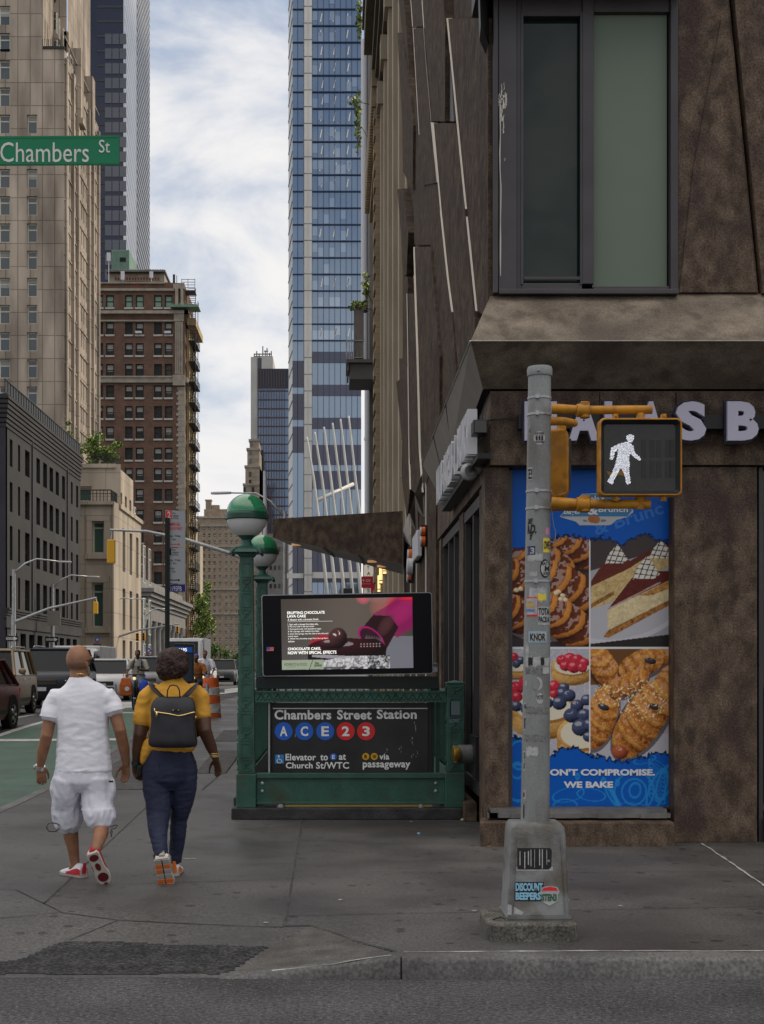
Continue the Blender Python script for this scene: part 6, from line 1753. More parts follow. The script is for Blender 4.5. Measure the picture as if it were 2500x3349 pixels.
quad_([(1020,2141),(1060,2140),(1185,2150),(1190,2154),(1060,2152),(1020,2147)], (.42,.40,.44), .8)
for _k in range(14): soft(1180+(_k%7)*10, 2108+(_k//7)*8, 3, 2.4, 0, (.6,.4,.4), .8)
quad_([(923,2157),(1059,2156),(1059,2187),(923,2188)], (.36,.42,.30)); quad_([(1010,2188),(1022,2157),(1024,2157),(1012,2188)], (.02,.02,.02))
kk = 15.1/F
def place(X, Y):
    x, z = (X-CX)*kk, EZ+(CY-Y)*kk
    return np.stack([cxs+(x-cxs)*math.cos(tilt)+(z-czs)*math.sin(tilt), np.full_like(x, 14.930), czs-(x-cxs)*math.sin(tilt)+(z-czs)*math.cos(tilt)], -1)
ar.mesh('lit_picture', place, VC('screen_picture', .66), DS)
m_st = E('screen_text', (0.80,0.80,0.74), .85); m_sk = E('screen_dark_text', (0.02,0.025,0.02), .0)
def scl(s, a, e, y0, y1, m=m_st, bold=.0, stretch=True):
    o = lettering('screen_lettering', s, m, DS, sx(a), sx(e), sz(y1), sz(y0), 14.926, bold, 0, stretch=stretch); me = o.data; c_ = bounds(me)
    x, z = c_[:,0].copy(), c_[:,2].copy(); c_[:,0] = cxs+(x-cxs)*math.cos(tilt)+(z-czs)*math.sin(tilt); c_[:,2] = czs-(x-cxs)*math.sin(tilt)+(z-czs)*math.cos(tilt); me.vertices.foreach_set('co', c_.ravel()); me.update()
scl('ERUPTING CHOCOLATE', 943, 1064, 1999, 2008, bold=.02); scl('LAVA CAKE', 943, 1003, 2010, 2019, bold=.02); scl('A dessert with a dramatic finish..', 944, 1046, 2022, 2029)
for i, (s, e) in enumerate((('1. Start with a domed chocolate cake.',1043),('2. Pierce a hole in the top center.',1031),('3. Dust generously with powdered sugar.',1053),('4. Fill a syringe with melted chocolate.',1046),('5. Insert the syringe into the side of the cake and',1074),('slowly inject.',978),('6. Watch the chocolate erupt from the top like a',1074),('volcano.',966))): scl(s, 944, e, 2038+7.8*i, 2044+7.8*i)
scl('CHOCOLATE CAKE,', 943, 1050, 2116, 2126, bold=.025); scl('NOW WITH SPECIAL EFFECTS', 943, 1100, 2128, 2138, bold=.025); scl('MOMENTS IN FOOD', 931, 1004, 2166, 2176, m_sk); scl('So', 1030, 1043, 2163, 2171, m_sk, .03); scl('yummy', 1027, 1052, 2172, 2182, m_sk, .03); scl('by OUTFRONT', 942, 968, 2178, 2181, m_sk)
b = MB(); b.box(sx(943), sx(1090), 14.925, 14.9265, sz(2032.6), sz(2032)); rot(b).build('text_rule', m_st, DS)
# the little flag mark on the bezel
fx0, fx1, fz0, fz1 = sx(875), sx(898), sz(2130), sz(2117)
b = MB(); b.box(fx0, fx1, 14.930, 14.932, fz0, fz1, 0)
for i in range(4): b.box(fx0, fx1, 14.928, 14.9295, fz0+(fz1-fz0)*(2*i)/7, fz0+(fz1-fz0)*(2*i+1)/7, 1)
b.box(fx0, fx0+(fx1-fx0)*.45, 14.926, 14.9275, fz0+(fz1-fz0)*.43, fz1, 2); b.build('flag_sticker', [m_white_plastic, m_rd, m_bl], DS)
b = MB(); b.box(sx(1413), sx(1431), 15.09, 15.094, sz(2197), sz(2168)); o = b.build('paper_sticker', m_white_plastic, DS)
lettering('sticker_lettering', 'XOE', m_black, o, sx(1414), sx(1430), sz(2181), sz(2171), 15.086, .05, .001)

# ================================================================ signal pole with its stickers
PLY = 8.55
pk = PLY/F
PB, PT = Vector((wx(1751,PLY), PLY, .73)), Vector((wx(1766,PLY), PLY, wz(1207,PLY)))
RB, RT = .088, .069
m_pole = M('grey_pole_paint', (0.24,0.25,0.248), (0.185,0.192,0.188), 5, .45, .12, 40, c3=(0.12,0.115,0.105), s3=.7, stretch=(1,1,.45), grain=.12, gscale=90)
m_cast = M('grey_cast_iron', (0.175,0.18,0.18), (0.13,0.132,0.13), 9, .5, .35, 60, c3=(0.09,0.08,0.065), s3=.5)
m_foot = M('pole_footing_concrete', (0.125,0.118,0.102), (0.07,0.066,0.058), 12, .9, .8, 60, grain=.5, gscale=80)
PL = thing('signal_pole', 'grey steel signal pole covered with torn stickers on a tapered iron base', 'pole', (PB.x, PLY, 0))
def oct_ring(cx, cy, hx, hy, c, z): return [(cx-hx+c,cy-hy,z),(cx+hx-c,cy-hy,z),(cx+hx,cy-hy+c,z),(cx+hx,cy+hy-c,z),(cx+hx-c,cy+hy,z),(cx-hx+c,cy+hy,z),(cx-hx,cy+hy-c,z),(cx-hx,cy-hy+c,z)]
fx = wx(1744,8.3)
b = MB(); b.rings([oct_ring(fx,PLY,.272,.27,.06,z) if z < .10 else oct_ring(fx,PLY,.262,.26,.06,z) for z in (-.02,.095,.112)]); b.build('footing', m_foot, PL, bevel=.008)
def rrq(cx, cy, h, r, z, n=4):
    P = []
    for sx_, sy_, a0 in ((1,1,0),(-1,1,90),(-1,-1,180),(1,-1,270)):
        for k in range(n+1):
            a = R(a0+90*k/n); P.append((cx+sx_*(h-r)+r*math.cos(a), cy+sy_*(h-r)+r*math.sin(a), z))
    return P
bx = PB.x-.003
b = MB(); b.rings([rrq(bx-.0,PLY,h,.02,z) for z, h in ((.112,.194),(.135,.196),(.15,.186),(.63,.165),(.67,.160),(.69,.145),(.695,.10))]); b.build('base_cover', m_cast, PL, smooth=35)
b = MB(); b.box(bx-.19,bx+.19,PLY-.20,PLY-.188,.125,.15); b.ball((bx-.02,PLY-.178,.30),.012,8,6); b.ball((bx+.06,PLY-.172,.47),.010,8,6); b.tube([(bx-.16,PLY-.19,.15),(bx-.135,PLY-.165,.62)],.006,5); b.tube([(bx+.16,PLY-.19,.15),(bx+.135,PLY-.165,.62)],.006,5); b.build('cover_bolt', m_cast, PL, smooth=40)['kind'] = 'stuff'
def axis(z): return PB.lerp(PT, (z-PB.z)/(PT.z-PB.z))
def rad(z): return RB+(RT-RB)*(z-PB.z)/(PT.z-PB.z)
b = MB(); b.tube([axis(z) for z in (.66,1.5,2.4,3.2,PT.z)], [rad(z) for z in (.66,1.5,2.4,3.2,PT.z)], 36); b.build('shaft', m_pole, PL, smooth=40)
b = MB(); zt = PT.z; c = axis(zt); b.lathe([(RT+.007,-.045),(RT+.009,-.04),(RT+.009,-.005),(RT+.004,.012),(.02,.02)], c, 30); b.ball((c.x-.02,c.y-RT-.012,c.z-.025), .008, 6, 5); b.build('cap', m_pole, PL, smooth=40)
for py in (1303, 1357, 1608, 1664, 1902):
    z = wz(py, PLY); c = axis(z); r_ = rad(z)
    b = MB(); b.lathe([(r_+.001,-.006),(r_+.0045,-.006),(r_+.0045,.006),(r_+.001,.006)], c, 36); b.box(c.x-.035,c.x-.012,c.y-r_-.012,c.y-r_+.01,z-.012,z+.012); b.build('steel_band', m_steel, PL, smooth=40)
def wrap(me, px0, px1, py0, py1, lift):
    """bend a flat mesh (unit square u,v in x,y) round the shaft"""
    a = bounds(me); out = np.empty_like(a)
    for i, (u, v, d) in enumerate(a):
        z = wz(py1+(py0-py1)*v, PLY-.08); c = axis(z); r_ = rad(z)
        X = wx(px0+(px1-px0)*u, PLY-.08); s_ = max(-1.35, min(1.35, (X-c.x)/r_))
        an = s_ if abs(s_) > .97 else math.asin(s_) if abs(s_) < .9 else s_*1.15
        out[i] = (c.x+(r_+lift)*math.sin(an), c.y-(r_+lift)*math.cos(an), z)
    me.vertices.foreach_set('co', out.ravel()); me.update(); return me
def patch_mesh(shape=None, seed=0):
    b = MB(); n = 12; q = random.Random(seed)
    if shape == 'round':
        cs = [(.5+.5*math.cos(2*math.pi*k/24), .5+.5*math.sin(2*math.pi*k/24)) for k in range(24)]
        for f in (.001,.35,.7): pass
        b.rings([[(.5+(u-.5)*f, .5+(v-.5)*f, 0) for u, v in cs] for f in (.02,.35,.7,1)], cap=False)
        return b
    j = .0 if shape is None else .22
    for k in range(n+1):
        u = k/n; lo, hi = j*q.random(), 1-j*q.random()
        b.v += [(u, lo, 0), (u, .5, 0), (u, hi, 0)]
    for k in range(n):
        for r in (0,1): b.f.append((3*k+r, 3*k+3+r, 3*k+4+r, 3*k+1+r)); b.m.append(0)
    return b
m_pap = M('torn_paper', (0.42,0.42,0.42), (0.30,0.30,0.30), 30, .8)
m_pink = M('sticker_pink', (0.55,0.22,0.34), rough=.5); m_sy = M('sticker_yellow', (0.65,0.52,0.05), rough=.5); m_sb = M('sticker_light_blue', (0.22,0.45,0.60), rough=.5); m_snv = M('sticker_navy', (0.03,0.035,0.10), rough=.5)
m_blk = M('sticker_black', (0.015,0.015,0.016), rough=.5)
def sticker(px0, px1, py0, py1, m, shape=None, seed=0, text=(), lift=.0012):
    me = wrap(patch_mesh(shape, seed).mesh('sticker', [m]), px0, px1, py0, py1, lift)
    o = link('sticker', me, PL)
    for (s, a, e, y0, y1, tm) in text:
        tme = text_mesh(s, 1.0, .03); c_ = bounds(tme); mn, mx = c_.min(0), c_.max(0)
        c_[:,0] = (c_[:,0]-mn[0])/max(1e-5, mx[0]-mn[0]); c_[:,1] = (c_[:,1]-mn[1])/max(1e-5, mx[1]-mn[1]); tme.vertices.foreach_set('co', c_.ravel())
        wrap(tme, a, e, y0, y1, lift+.002); tme.materials.clear(); tme.materials.append(tm); link('sticker_lettering', tme, o)
    return o
sticker(1748,1784,1408,1454, m_pap, 'round', 0, [('AND THREE',1752,1780,1413,1420,m_blk),('TWISTED SISTERS',1751,1781,1441,1448,m_blk),('iii',1754,1778,1423,1439,m_blk)])
sticker(1728,1736,1390,1416, m_pap, None, 0, [('on & co',1729,1735,1394,1412,m_blk)])
sticker(1722,1744,1526,1568, m_pap, None, 0, [('TE!',1724,1743,1530,1564,m_blk)])
sticker(1720,1752,1785,1815, m_snv, None, 0, [('13',1726,1750,1790,1810,m_pap)])
sticker(1730,1776,1808,1838, m_pap, 'torn', 3)
sticker(1786,1800,1722,1752, m_pink, 'torn', 4); sticker(1778,1801,1759,1806, m_sy, None, 0, [('OWE',1780,1800,1768,1796,m_blk)])
sticker(1767,1801,1828,1890, m_blk, 'round'); sticker(1770,1801,1834,1884, m_pap, 'round', 0, [('EAT S',1773,1800,1838,1848,m_blk),('N DO',1778,1800,1870,1880,m_blk),('M',1782,1798,1850,1868,m_blk)], .003)
sticker(1735,1758,1868,1886, m_pap, 'torn', 5); sticker(1734,1791,1914,1976, m_pap, 'torn', 6); sticker(1760,1786,1940,1966, m_sy, 'torn', 7, lift=.003)
sticker(1718,1760,1952,2016, m_rd, None); sticker(1718,1758,1957,2010, m_pap, None, 0, [('G',1728,1746,1966,1986,m_yl),('ATRAS',1722,1750,1992,2001,m_bl)], .003)
sticker(1760,1800,1984,2044, m_pap, None, 0, [('TOTA',1762,1799,1988,2012,m_blk),('PACKA',1762,1799,2016,2036,m_blk)])
sticker(1732,1789,2065,2102, m_sb, None); sticker(1734,1787,2068,2099, m_pap, None, 0, [('KNOR',1737,1784,2072,2096,m_blk)], .003)
sticker(1714,1732,2096,2170, m_pap, 'torn', 8); sticker(1716,1801,2146,2182, m_pap, 'torn', 9); sticker(1731,1744,2147,2180, m_blk, 'torn', 3, lift=.003); sticker(1769,1781,2147,2180, m_blk, 'torn', 4, lift=.003); sticker(1776,1803,2178,2208, m_pap, 'torn', 10)
sticker(1712,1727,2225,2244, m_pap, 'torn', 12)
m_smu = M('sticker_residue', (0.10,0.10,0.098), (0.21,0.21,0.205), 60, .8)
for y0, y1 in ((2182,2210),(2310,2340),(2402,2430)): sticker(1716,1801,y0,y1, m_smu, 'torn', y0)
sticker(1744,1775,2215,2258, m_pap, 'round'); sticker(1740,1766,2217,2256, m_pole, 'round', lift=.003); sticker(1755,1778,2267,2303, m_pap, 'round', 0, [('VOTE',1756,1777,2274,2288,m_blk)])
for y0, y1, s in ((2300,2322,'OE'),(2345,2390,'R'),(2490,2522,'OE'),(2458,2486,'KX'),(2586,2615,'IO')): sticker(1706+(0 if y0 < 2400 else -2),1722,y0,y1, m_pap, None, 0, [(s,1709,1720,y0+4,y1-4,m_blk)])
sticker(1724,1760,2440,2478, m_pap, 'torn', 22)
def tag_text(s, a, e, y0, y1): 
    tme = text_mesh(s, 1.0, .05, shear=.2); c_ = bounds(tme); mn, mx = c_.min(0), c_.max(0); c_[:,0] = (c_[:,0]-mn[0])/(mx[0]-mn[0]); c_[:,1] = (c_[:,1]-mn[1])/(mx[1]-mn[1]); tme.vertices.foreach_set('co', c_.ravel())
    wrap(tme, a, e, y0, y1, .002); tme.materials.clear(); tme.materials.append(m_blk); link('marker_tag', tme, PL)
tag_text('SE', 1722, 1746, 1694, 1712); tag_text('AD.', 1721, 1756, 1714, 1745); tag_text('f', 1736, 1746, 1740, 1764); tag_text('OS8', 1706, 1718, 2630, 2680)
# stickers on the flat face of the base
def base_pt(px, py, lift):
    z = wz(py, PLY-.175); h = .186+(.163-.186)*(z-.15)/.47; Y = PLY-h-lift
    return Vector((wx(px, Y), Y, wz(py, Y)))
def base_sticker(P, m, lift=.0015, name='sticker'):
    b = MB(); b.poly([base_pt(a, c, lift) for a, c in reversed(P)]); return b.build(name, m, PL)
def base_text(s, a, e, y0, y1, m, lift, par):
    me = text_mesh(s, 1.0, .05); c_ = bounds(me); mn, mx = c_.min(0), c_.max(0)
    P = np.array([tuple(base_pt(a+(e-a)*(u-mn[0])/(mx[0]-mn[0]), y1+(y0-y1)*(v-mn[1])/(mx[1]-mn[1]), lift)) for u, v, _ in c_])
    me.vertices.foreach_set('co', P.ravel()); me.update(); me.materials.clear(); me.materials.append(m); link('sticker_lettering', me, par)
rc = lambda a, e, y0, y1: [(a,y0),(e,y0),(e,y1),(a,y1)]
o = base_sticker(rc(1690,1809,2770,2848), m_pap); o2 = base_sticker([(1693,2774),(1800,2774),(1806,2782),(1804,2836),(1796,2844),(1693,2844)], m_blk, .003)
q = random.Random(5); x = 1700
while x < 1800: base_sticker(rc(x, x+q.uniform(1.5,4), 2776+q.uniform(0,12), 2842-q.uniform(0,14)), m_pap, .0045, 'scratched_stripe')['kind'] = 'stuff'; x += q.uniform(8,16)
o = base_sticker(rc(1684,1779,2885,2948), m_blk); base_text('DISCOUNT', 1687, 1776, 2888, 2915, m_sb, .003, o); base_text('BEEPERS', 1687, 1770, 2919, 2944, m_sb, .003, o)
o = base_sticker([(1766,2918),(1775,2902),(1800,2898),(1824,2902),(1832,2918),(1826,2926),(1824,2948),(1798,2964),(1772,2948),(1772,2926)], m_pap, .003); base_sticker([(1772,2914),(1780,2904),(1800,2901),(1820,2904),(1826,2914)], m_rd, .0045); base_text('STEN3', 1773, 1822, 2924, 2948, M('sticker_dark_green', (0.03,0.10,0.06), rough=.5), .005, o)
base_sticker([(1662,2958),(1672,2960),(1712,2984),(1708,2992),(1686,2990),(1660,3004)], m_pap)
# pedestrian signals and yellow brackets
def ped_arm(parent, z, y0, xs, r=.026, col_=m_yellow):
    b = MB(); b.tube([(axis(z).x+rad(z)-.01, y0, z+.012), (xs[0], y0-.02, z), (xs[1], y0-.05, z-.003)], [r*1.25, r, r], 14)
    b.build('bracket_arm', col_, parent, smooth=40)
    b = MB(); b.lathe([(r*1.3,-.04),(r*1.55,-.035),(r*1.55,.035),(r*1.3,.04)], (xs[0], y0-.02, z-.002), 14, axis='x'); b.lathe([(r*.9,-.05),(r*1.2,-.045),(r*1.2,.045),(r*.9,.05)], (xs[0]+.012, y0-.02, z), 12); b.build('arm_joint', col_, parent, smooth=40)
PSY = 8.33
PG = thing('pedestrian_signal', 'yellow framed pedestrian signal showing the white walking figure on two yellow arms', 'pedestrian signal', (wx(2096,PSY), PSY, wz(1625,PSY)))
hz_ = lambda py: wz(py, PSY); hx_ = lambda px: wx(px, PSY)
def rr2(x0, x1, z0, z1, r, Y, n=5):
    P = []
    for cx_, cz_, a0 in ((x1-r,z1-r,0),(x0+r,z1-r,90),(x0+r,z0+r,180),(x1-r,z0+r,270)):
        for k in range(n+1): a = R(a0+90*k/n); P.append((cx_+r*math.cos(a), Y, cz_+r*math.sin(a)))
    return P
o0 = (hx_(1961), hx_(2232), hz_(1621), hz_(1367))
b = MB()
b.rings([rr2(*o0,.03,PSY+.085), rr2(*o0,.03,PSY), rr2(o0[0]+.004,o0[1]-.004,o0[2]+.004,o0[3]-.004,.03,PSY-.006), rr2(o0[0]+.010,o0[1]-.010,o0[2]+.010,o0[3]-.010,.026,PSY-.006), rr2(o0[0]+.012,o0[1]-.012,o0[2]+.012,o0[3]-.012,.026,PSY+.02)], cap=False)
b.rings([rr2(*o0,.03,PSY+.085), rr2(o0[0]+.03,o0[1]-.03,o0[2]+.03,o0[3]-.03,.03,PSY+.10)])
b.build('housing', m_yellow, PG, smooth=35)
b = MB(); b.rings([rr2(o0[0]+.012,o0[1]-.012,o0[2]+.012,o0[3]-.012,.026,PSY+.001), rr2(o0[0]+.034,o0[1]-.034,o0[2]+.032,o0[3]-.034,.02,PSY+.028)], cap=False); b.build('inner_bezel', m_black, PG, smooth=35)
m_face = M('signal_face_glass', (0.016,0.016,0.016), (0.024,0.023,0.021), 40, .3, spec=.4)
b = MB(); b.box(hx_(1972), hx_(2221), PSY+.028, PSY+.04, hz_(1610), hz_(1378)); b.build('face', m_face, PG)
m_led = E('white_lamp_dots', (0.84,0.86,0.95), .9)
ldq = random.Random(3)
def led(poly_, name):
    """one shape of small round lamp dots"""
    xs, ys = [p[0] for p in poly_], [p[1] for p in poly_]; b = MB()
    row = 0; y = min(ys)
    while y <= max(ys):
        x = min(xs) + (1.65 if row % 2 else 0)
        while x <= max(xs):
            c = False; j = len(poly_)-1
            for i in range(len(poly_)):
                (xi, yi), (xj, yj) = poly_[i], poly_[j]
                if (yi > y) != (yj > y) and x < (xj-xi)*(y-yi)/(yj-yi)+xi: c = not c
                j = i
            if c:
                r = 1.25*ldq.uniform(.75,1.1); cx_, cz_ = hx_(x), hz_(y); k_ = r*PSY/F
                b.poly([(cx_+k_*math.cos(a), PSY+.0255, cz_+k_*math.sin(a)) for a in [R(-60*i) for i in range(6)]])
            x += 3.3
        y += 2.9; row += 1
    return b
W_ = lambda P: [(1300+.7264*a, 1100+.7264*c) for a, c in P]
man = MB()
for P in ([(1053+18*math.cos(a*.4), 455+19*math.sin(a*.4)) for a in range(16)],
          [(1010,478),(1042,470),(1068,490),(1075,520),(1102,545),(1098,556),(1078,548),(1052,524),(1048,545),(1052,572),(1048,600),(1056,660),(1038,664),(1022,606),(1012,590),(985,636),(972,666),(950,652),(968,620),(985,575),(996,530),(998,505),(984,520),(976,552),(960,550),(968,496)]):
    t = led(W_(P), 'x'); man.add(t.v, t.f)
man.build('walking_figure', m_led, PG)
m_dim = M('unlit_digit', (0.028,0.027,0.025), rough=.5)
dg = MB()
for x in (1104,1142,1172,1212,1232): dg.box(hx_(1300+.7264*x), hx_(1300+.7264*(x+24)), PSY+.0265, PSY+.0275, hz_(1438+.0), hz_(1436+.0)); dg.box(hx_(1300+.7264*x), hx_(1300+.7264*(x+22)), PSY+.0255, PSY+.0275, hz_(1560), hz_(1505)); dg.box(hx_(1300+.7264*x), hx_(1300+.7264*(x+22)), PSY+.0255, PSY+.0275, hz_(1492), hz_(1440))
dg.build('unlit_countdown', m_dim, PG)
ws_ = MB(); ws_.poly([W(px, py, PSY+.0262) for px, py in reversed([(1985,1540),(2000,1545),(2020,1538),(2045,1540),(2055,1546),(2040,1556),(2020,1552),(2000,1560),(1990,1552)])]); ws_.build('stain', M('ochre_stain', (0.20,0.12,0.03), rough=.8), PG)
for px in (2018, 2176):
    for py in (1359, 1629): b = MB(); b.box(hx_(px-8), hx_(px+8), PSY+.02, PSY+.06, hz_(py+8), hz_(py-8)); b.lathe([(.008,-.02),(.008,.02)], (hx_(px), PSY+.03, hz_(py)), 8, axis='y'); b.build('hinge', m_yellow, PG, bevel=.003)
ped_arm(PG, wz(1343,8.45), 8.45, (wx(1905,8.45), wx(2128,8.45))); ped_arm(PG, wz(1650,8.45), 8.45, (wx(1905,8.45), wx(2122,8.45)), .029)
for pr, zz_ in (([(.03,0),(.022,.05)], wz(1369,8.42)-.02), ([(.022,-.05),(.034,.03)], wz(1640,8.42))): b = MB(); b.lathe(pr, (wx(2096,8.40), 8.40, zz_), 12); b.build('mount', m_yellow, PG, smooth=40)
P2 = thing('side_pedestrian_signal', 'second yellow pedestrian signal seen side on, half hidden by the grey pole', 'pedestrian signal', (1.27, 8.95, 2.6))
X0, X1 = wx(1770,8.7), wx(1863,8.7)
b = MB(); rs = []
for Y_k, r_ in ((8.70,.0),(8.705,.012),(8.72,.02),(9.16,.02),(9.18,.0)):
    e = .02-r_; rs.append([(x, Y_k, z) for x, _, z in rr2(X0+e, X1-e, wz(1628,8.7)+e, wz(1400,8.7)-e, .045, 0)])
b.rings(rs); b.build('housing', m_yellow, P2, smooth=40)
b = MB(); b.box(X1-.005, X1+.02, 8.75, 9.13, wz(1600,8.7), wz(1430,8.7)); b.build('face', m_face, P2)
for py in (1385, 1662):
    b = MB(); z = wz(py, 8.7); b.tube([(axis(z).x+rad(z)-.02, 8.56, z-.01), (wx(1838,8.7), 8.62, z), (wx(1880,8.75), 8.75, z+.01)], [.028,.026,.024], 12); b.build('bracket_arm', m_yellow, P2, smooth=40)
b = MB(); b.lathe([(.028,-.06),(.028,.05)], (wx(1838,8.85), 8.85, wz(1392,8.85)), 12); b.lathe([(.028,-.05),(.028,.06)], (wx(1838,8.85), 8.85, wz(1640,8.85)), 12); b.build('mount', m_yellow, P2, smooth=40)
b = MB(); b.tube([W(1805,1662,8.5), W(1812,1720,8.5), W(1818,1738,8.5), W(1816,1800,8.5), W(1822,1850,8.5), W(1838,1880,8.5)], .0018, 4); b.tube([W(1803,1600,8.5), W(1812,1622,8.5), W(1835,1618,8.5), W(1853,1610,8.5)], .0018, 4); b.build('loose_wire', M('thin_wire', (0.30,0.24,0.15), rough=.5), P2)
# street name sign at the top left
NS = thing('street_name_sign', 'green street name sign reading Chambers St hanging at the top left', 'sign', (-2.9, 12, 6))
NY = 12.0
nx, nz = lambda px: wx(px, NY), lambda py: wz(py, NY)
m_sgr = M('sign_green', (0.003,0.15,0.062), (0.005,0.17,0.075), 2, .38)
m_srf = M('reflective_white', (0.60,0.60,0.58), (0.52,0.52,0.50), 12, .5)
b = MB(); b.prism([(nx(-250),NY,nz(542)),(nx(390),NY,nz(538)),(nx(390),NY,nz(442)),(nx(-250),NY,nz(446))], (0,.012,0)); b.build('plate', m_sgr, NS)
b = MB(); 
for y in (448.5, 534): b.prism([(nx(-250),NY-.003,nz(y+4.5)),(nx(388),NY-.003,nz(y+1)),(nx(388),NY-.003,nz(y-1.2)),(nx(-250),NY-.003,nz(y+2.2))], (0,.006,0))
b.build('raised_edge', m_sgr, NS)
lettering('lettering', 'Chambers', m_srf, NS, nx(1), nx(291), nz(530), nz(465), NY-.003, .0, .002); lettering('lettering', 'St', m_srf, NS, nx(324), nx(360), nz(499), nz(457), NY-.003, .0, .002)
b = MB(); b.box(nx(-420), nx(-250), NY+.0, NY+.03, nz(520), nz(470)); b.tube([(nx(-420),NY+.02,-.05),(nx(-420),NY+.02,7.4)], [.11,.08], 16); b.build('support_pole', m_steel, NS, smooth=40)

# ================================================================ people
def fuse(name, mats, parent, limbs, vox=.008, smooth=4, amp=0.0, freq=(9,9,9), seed=0, balls=(), dent=None, n=14):
    """one continuous surface grown from tapered limbs (points, radii, up) and balls (centre, radii)"""
    b = MB()
    for pts, rr_, up in limbs:
        P = [Vector(p) for p in pts]; rr_ = [q if isinstance(q, tuple) else (q, q) for q in rr_]
        d0 = (P[0]-P[1]).normalized(); d1 = (P[-1]-P[-2]).normalized()
        r0, r1 = min(rr_[0]), min(rr_[-1])
        P = [P[0]+d0*r0*.5] + P + [P[-1]+d1*r1*.5]
        rr_ = [(rr_[0][0]*.62, rr_[0][1]*.62)] + rr_ + [(rr_[-1][0]*.62, rr_[-1][1]*.62)]
        b.tube(P, rr_, n, up=up)
    for c, r in balls: b.ball(c, r, 16, 12)
    o = b.build(name, mats, parent)
    q = o.modifiers.new('r', 'REMESH'); q.mode = 'VOXEL'; q.voxel_size = vox
    s = o.modifiers.new('s', 'SMOOTH'); s.iterations = smooth; s.factor = .5
    evaluated(o, name)
    me = o.data
    if not me.materials:
        for q in (mats if isinstance(mats, (list, tuple)) else [mats]): me.materials.append(q)
    if amp or dent:
        nv = len(me.vertices); co = bounds(me); no = np.empty(nv*3); me.vertices.foreach_get('normal', no); no = no.reshape(-1, 3)
        off = Vector((seed*1.7, seed*.3, seed))
        for i in range(nv):
            p = Vector((co[i][0]*freq[0], co[i][1]*freq[1], co[i][2]*freq[2])) + off
            h = noise.noise(p + Vector((0,0,.8*noise.noise(p*.6)))) + .5*noise.noise(p*2.1)
            k = amp if not callable(amp) else amp(co[i])
            co[i] += no[i]*(k*(1-2*abs(h)))
            if dent: co[i] += no[i]*dent(co[i])
        me.vertices.foreach_set('co', co.ravel()); me.update()
    return o
def hand(limbs, wrist, tip, side, palm_n, curl=.3, size=1.0, spread=.012, thumb=1):
    """palm and five separate bent fingers; side = direction of the thumb"""
    w_, t = Vector(wrist), Vector(tip); d = (t-w_); L_ = d.length; d.normalize(); s = Vector(side); s = (s-d*s.dot(d)).normalized(); nn = Vector(palm_n); nn = (nn-d*nn.dot(d)-s*nn.dot(s)).normalized()
    k = size
    limbs.append(([w_, w_+d*.045*k, w_+d*.088*k], [(.026*k,.018*k),(.038*k,.015*k),(.038*k,.012*k)], s))
    for i, (o_, ln) in enumerate(((.031,.072),(.0105,.082),(-.0105,.076),(-.030,.060))):
        a = w_+d*.085*k+s*o_*k; ln *= k; c_ = curl*(1+.15*i)
        p1 = a+(d+s*(o_*2)+nn*c_*.5)*ln*.42; p2 = p1+(d*.9+nn*c_*1.3)*ln*.34; p3 = p2+(d*.7+nn*c_*2.0)*ln*.28
        limbs.append(([a-d*.02, a, p1, p2, p3], [.0092*k,.0095*k,.009*k,.008*k,.0065*k], s))
    a = w_+d*.025*k+s*.022*k
    limbs.append(([a, a+(s*.75+d*.6+nn*.3)*.032*k, a+(s*.85+d*1.25+nn*.6)*.048*k, a+(s*.75+d*1.9+nn*.9)*.052*k], [.014*k,.0125*k,.010*k,.0075*k], nn))
MY = 10.72
def C(cx, cy, Y=MY): return W(50+.4237*cx, 2050+.4237*cy, Y)
m_skin = M('tanned_skin', (0.285,0.140,0.080), (0.215,0.100,0.055), 14, .5, .06, 120)
m_skin2 = M('dark_brown_skin', (0.088,0.042,0.026), (0.068,0.032,0.020), 22, .42, .06, 120)
m_tee = M('white_cotton', (0.70,0.70,0.75), (0.66,0.66,0.72), 3, .8, .45, 13, stretch=(1,1,2.0))
m_short = M('white_ripstop_cloth', (0.60,0.60,0.66), (0.54,0.54,0.61), 6, .7, .6, 15)
m_mustard = M('mustard_cotton', (0.60,0.31,0.040), (0.53,0.265,0.034), 4, .8, .4, 16)
m_jean = M('dark_blue_denim', (0.012,0.015,0.036), (0.022,0.027,0.058), 5, .75, .25, 90, stretch=(1,1,.35), grain=.25, gscale=240)
m_bagc = M('charcoal_nylon', (0.016,0.016,0.021), (0.024,0.024,0.030), 8, .5, .15, 90)
m_hair = M('dark_brown_hair', (0.010,0.006,0.006), (0.062,0.030,0.026), 26, .6, .9, 60)
m_gold = M('gold_trim', (0.70,0.50,0.20), rough=.25, metal=.9)
m_redshoe = M('red_shoe_fabric', (0.40,0.008,0.022), rough=.55); m_sole = M('cream_rubber', (0.46,0.42,0.36), (0.38,0.345,0.30), 40, .6); m_whs = M('white_shoe_knit', (0.60,0.60,0.63), rough=.7)
m_orsole = M('orange_rubber', (0.56,0.135,0.025), rough=.6); m_grsole = M('grey_rubber', (0.30,0.285,0.26), rough=.65)
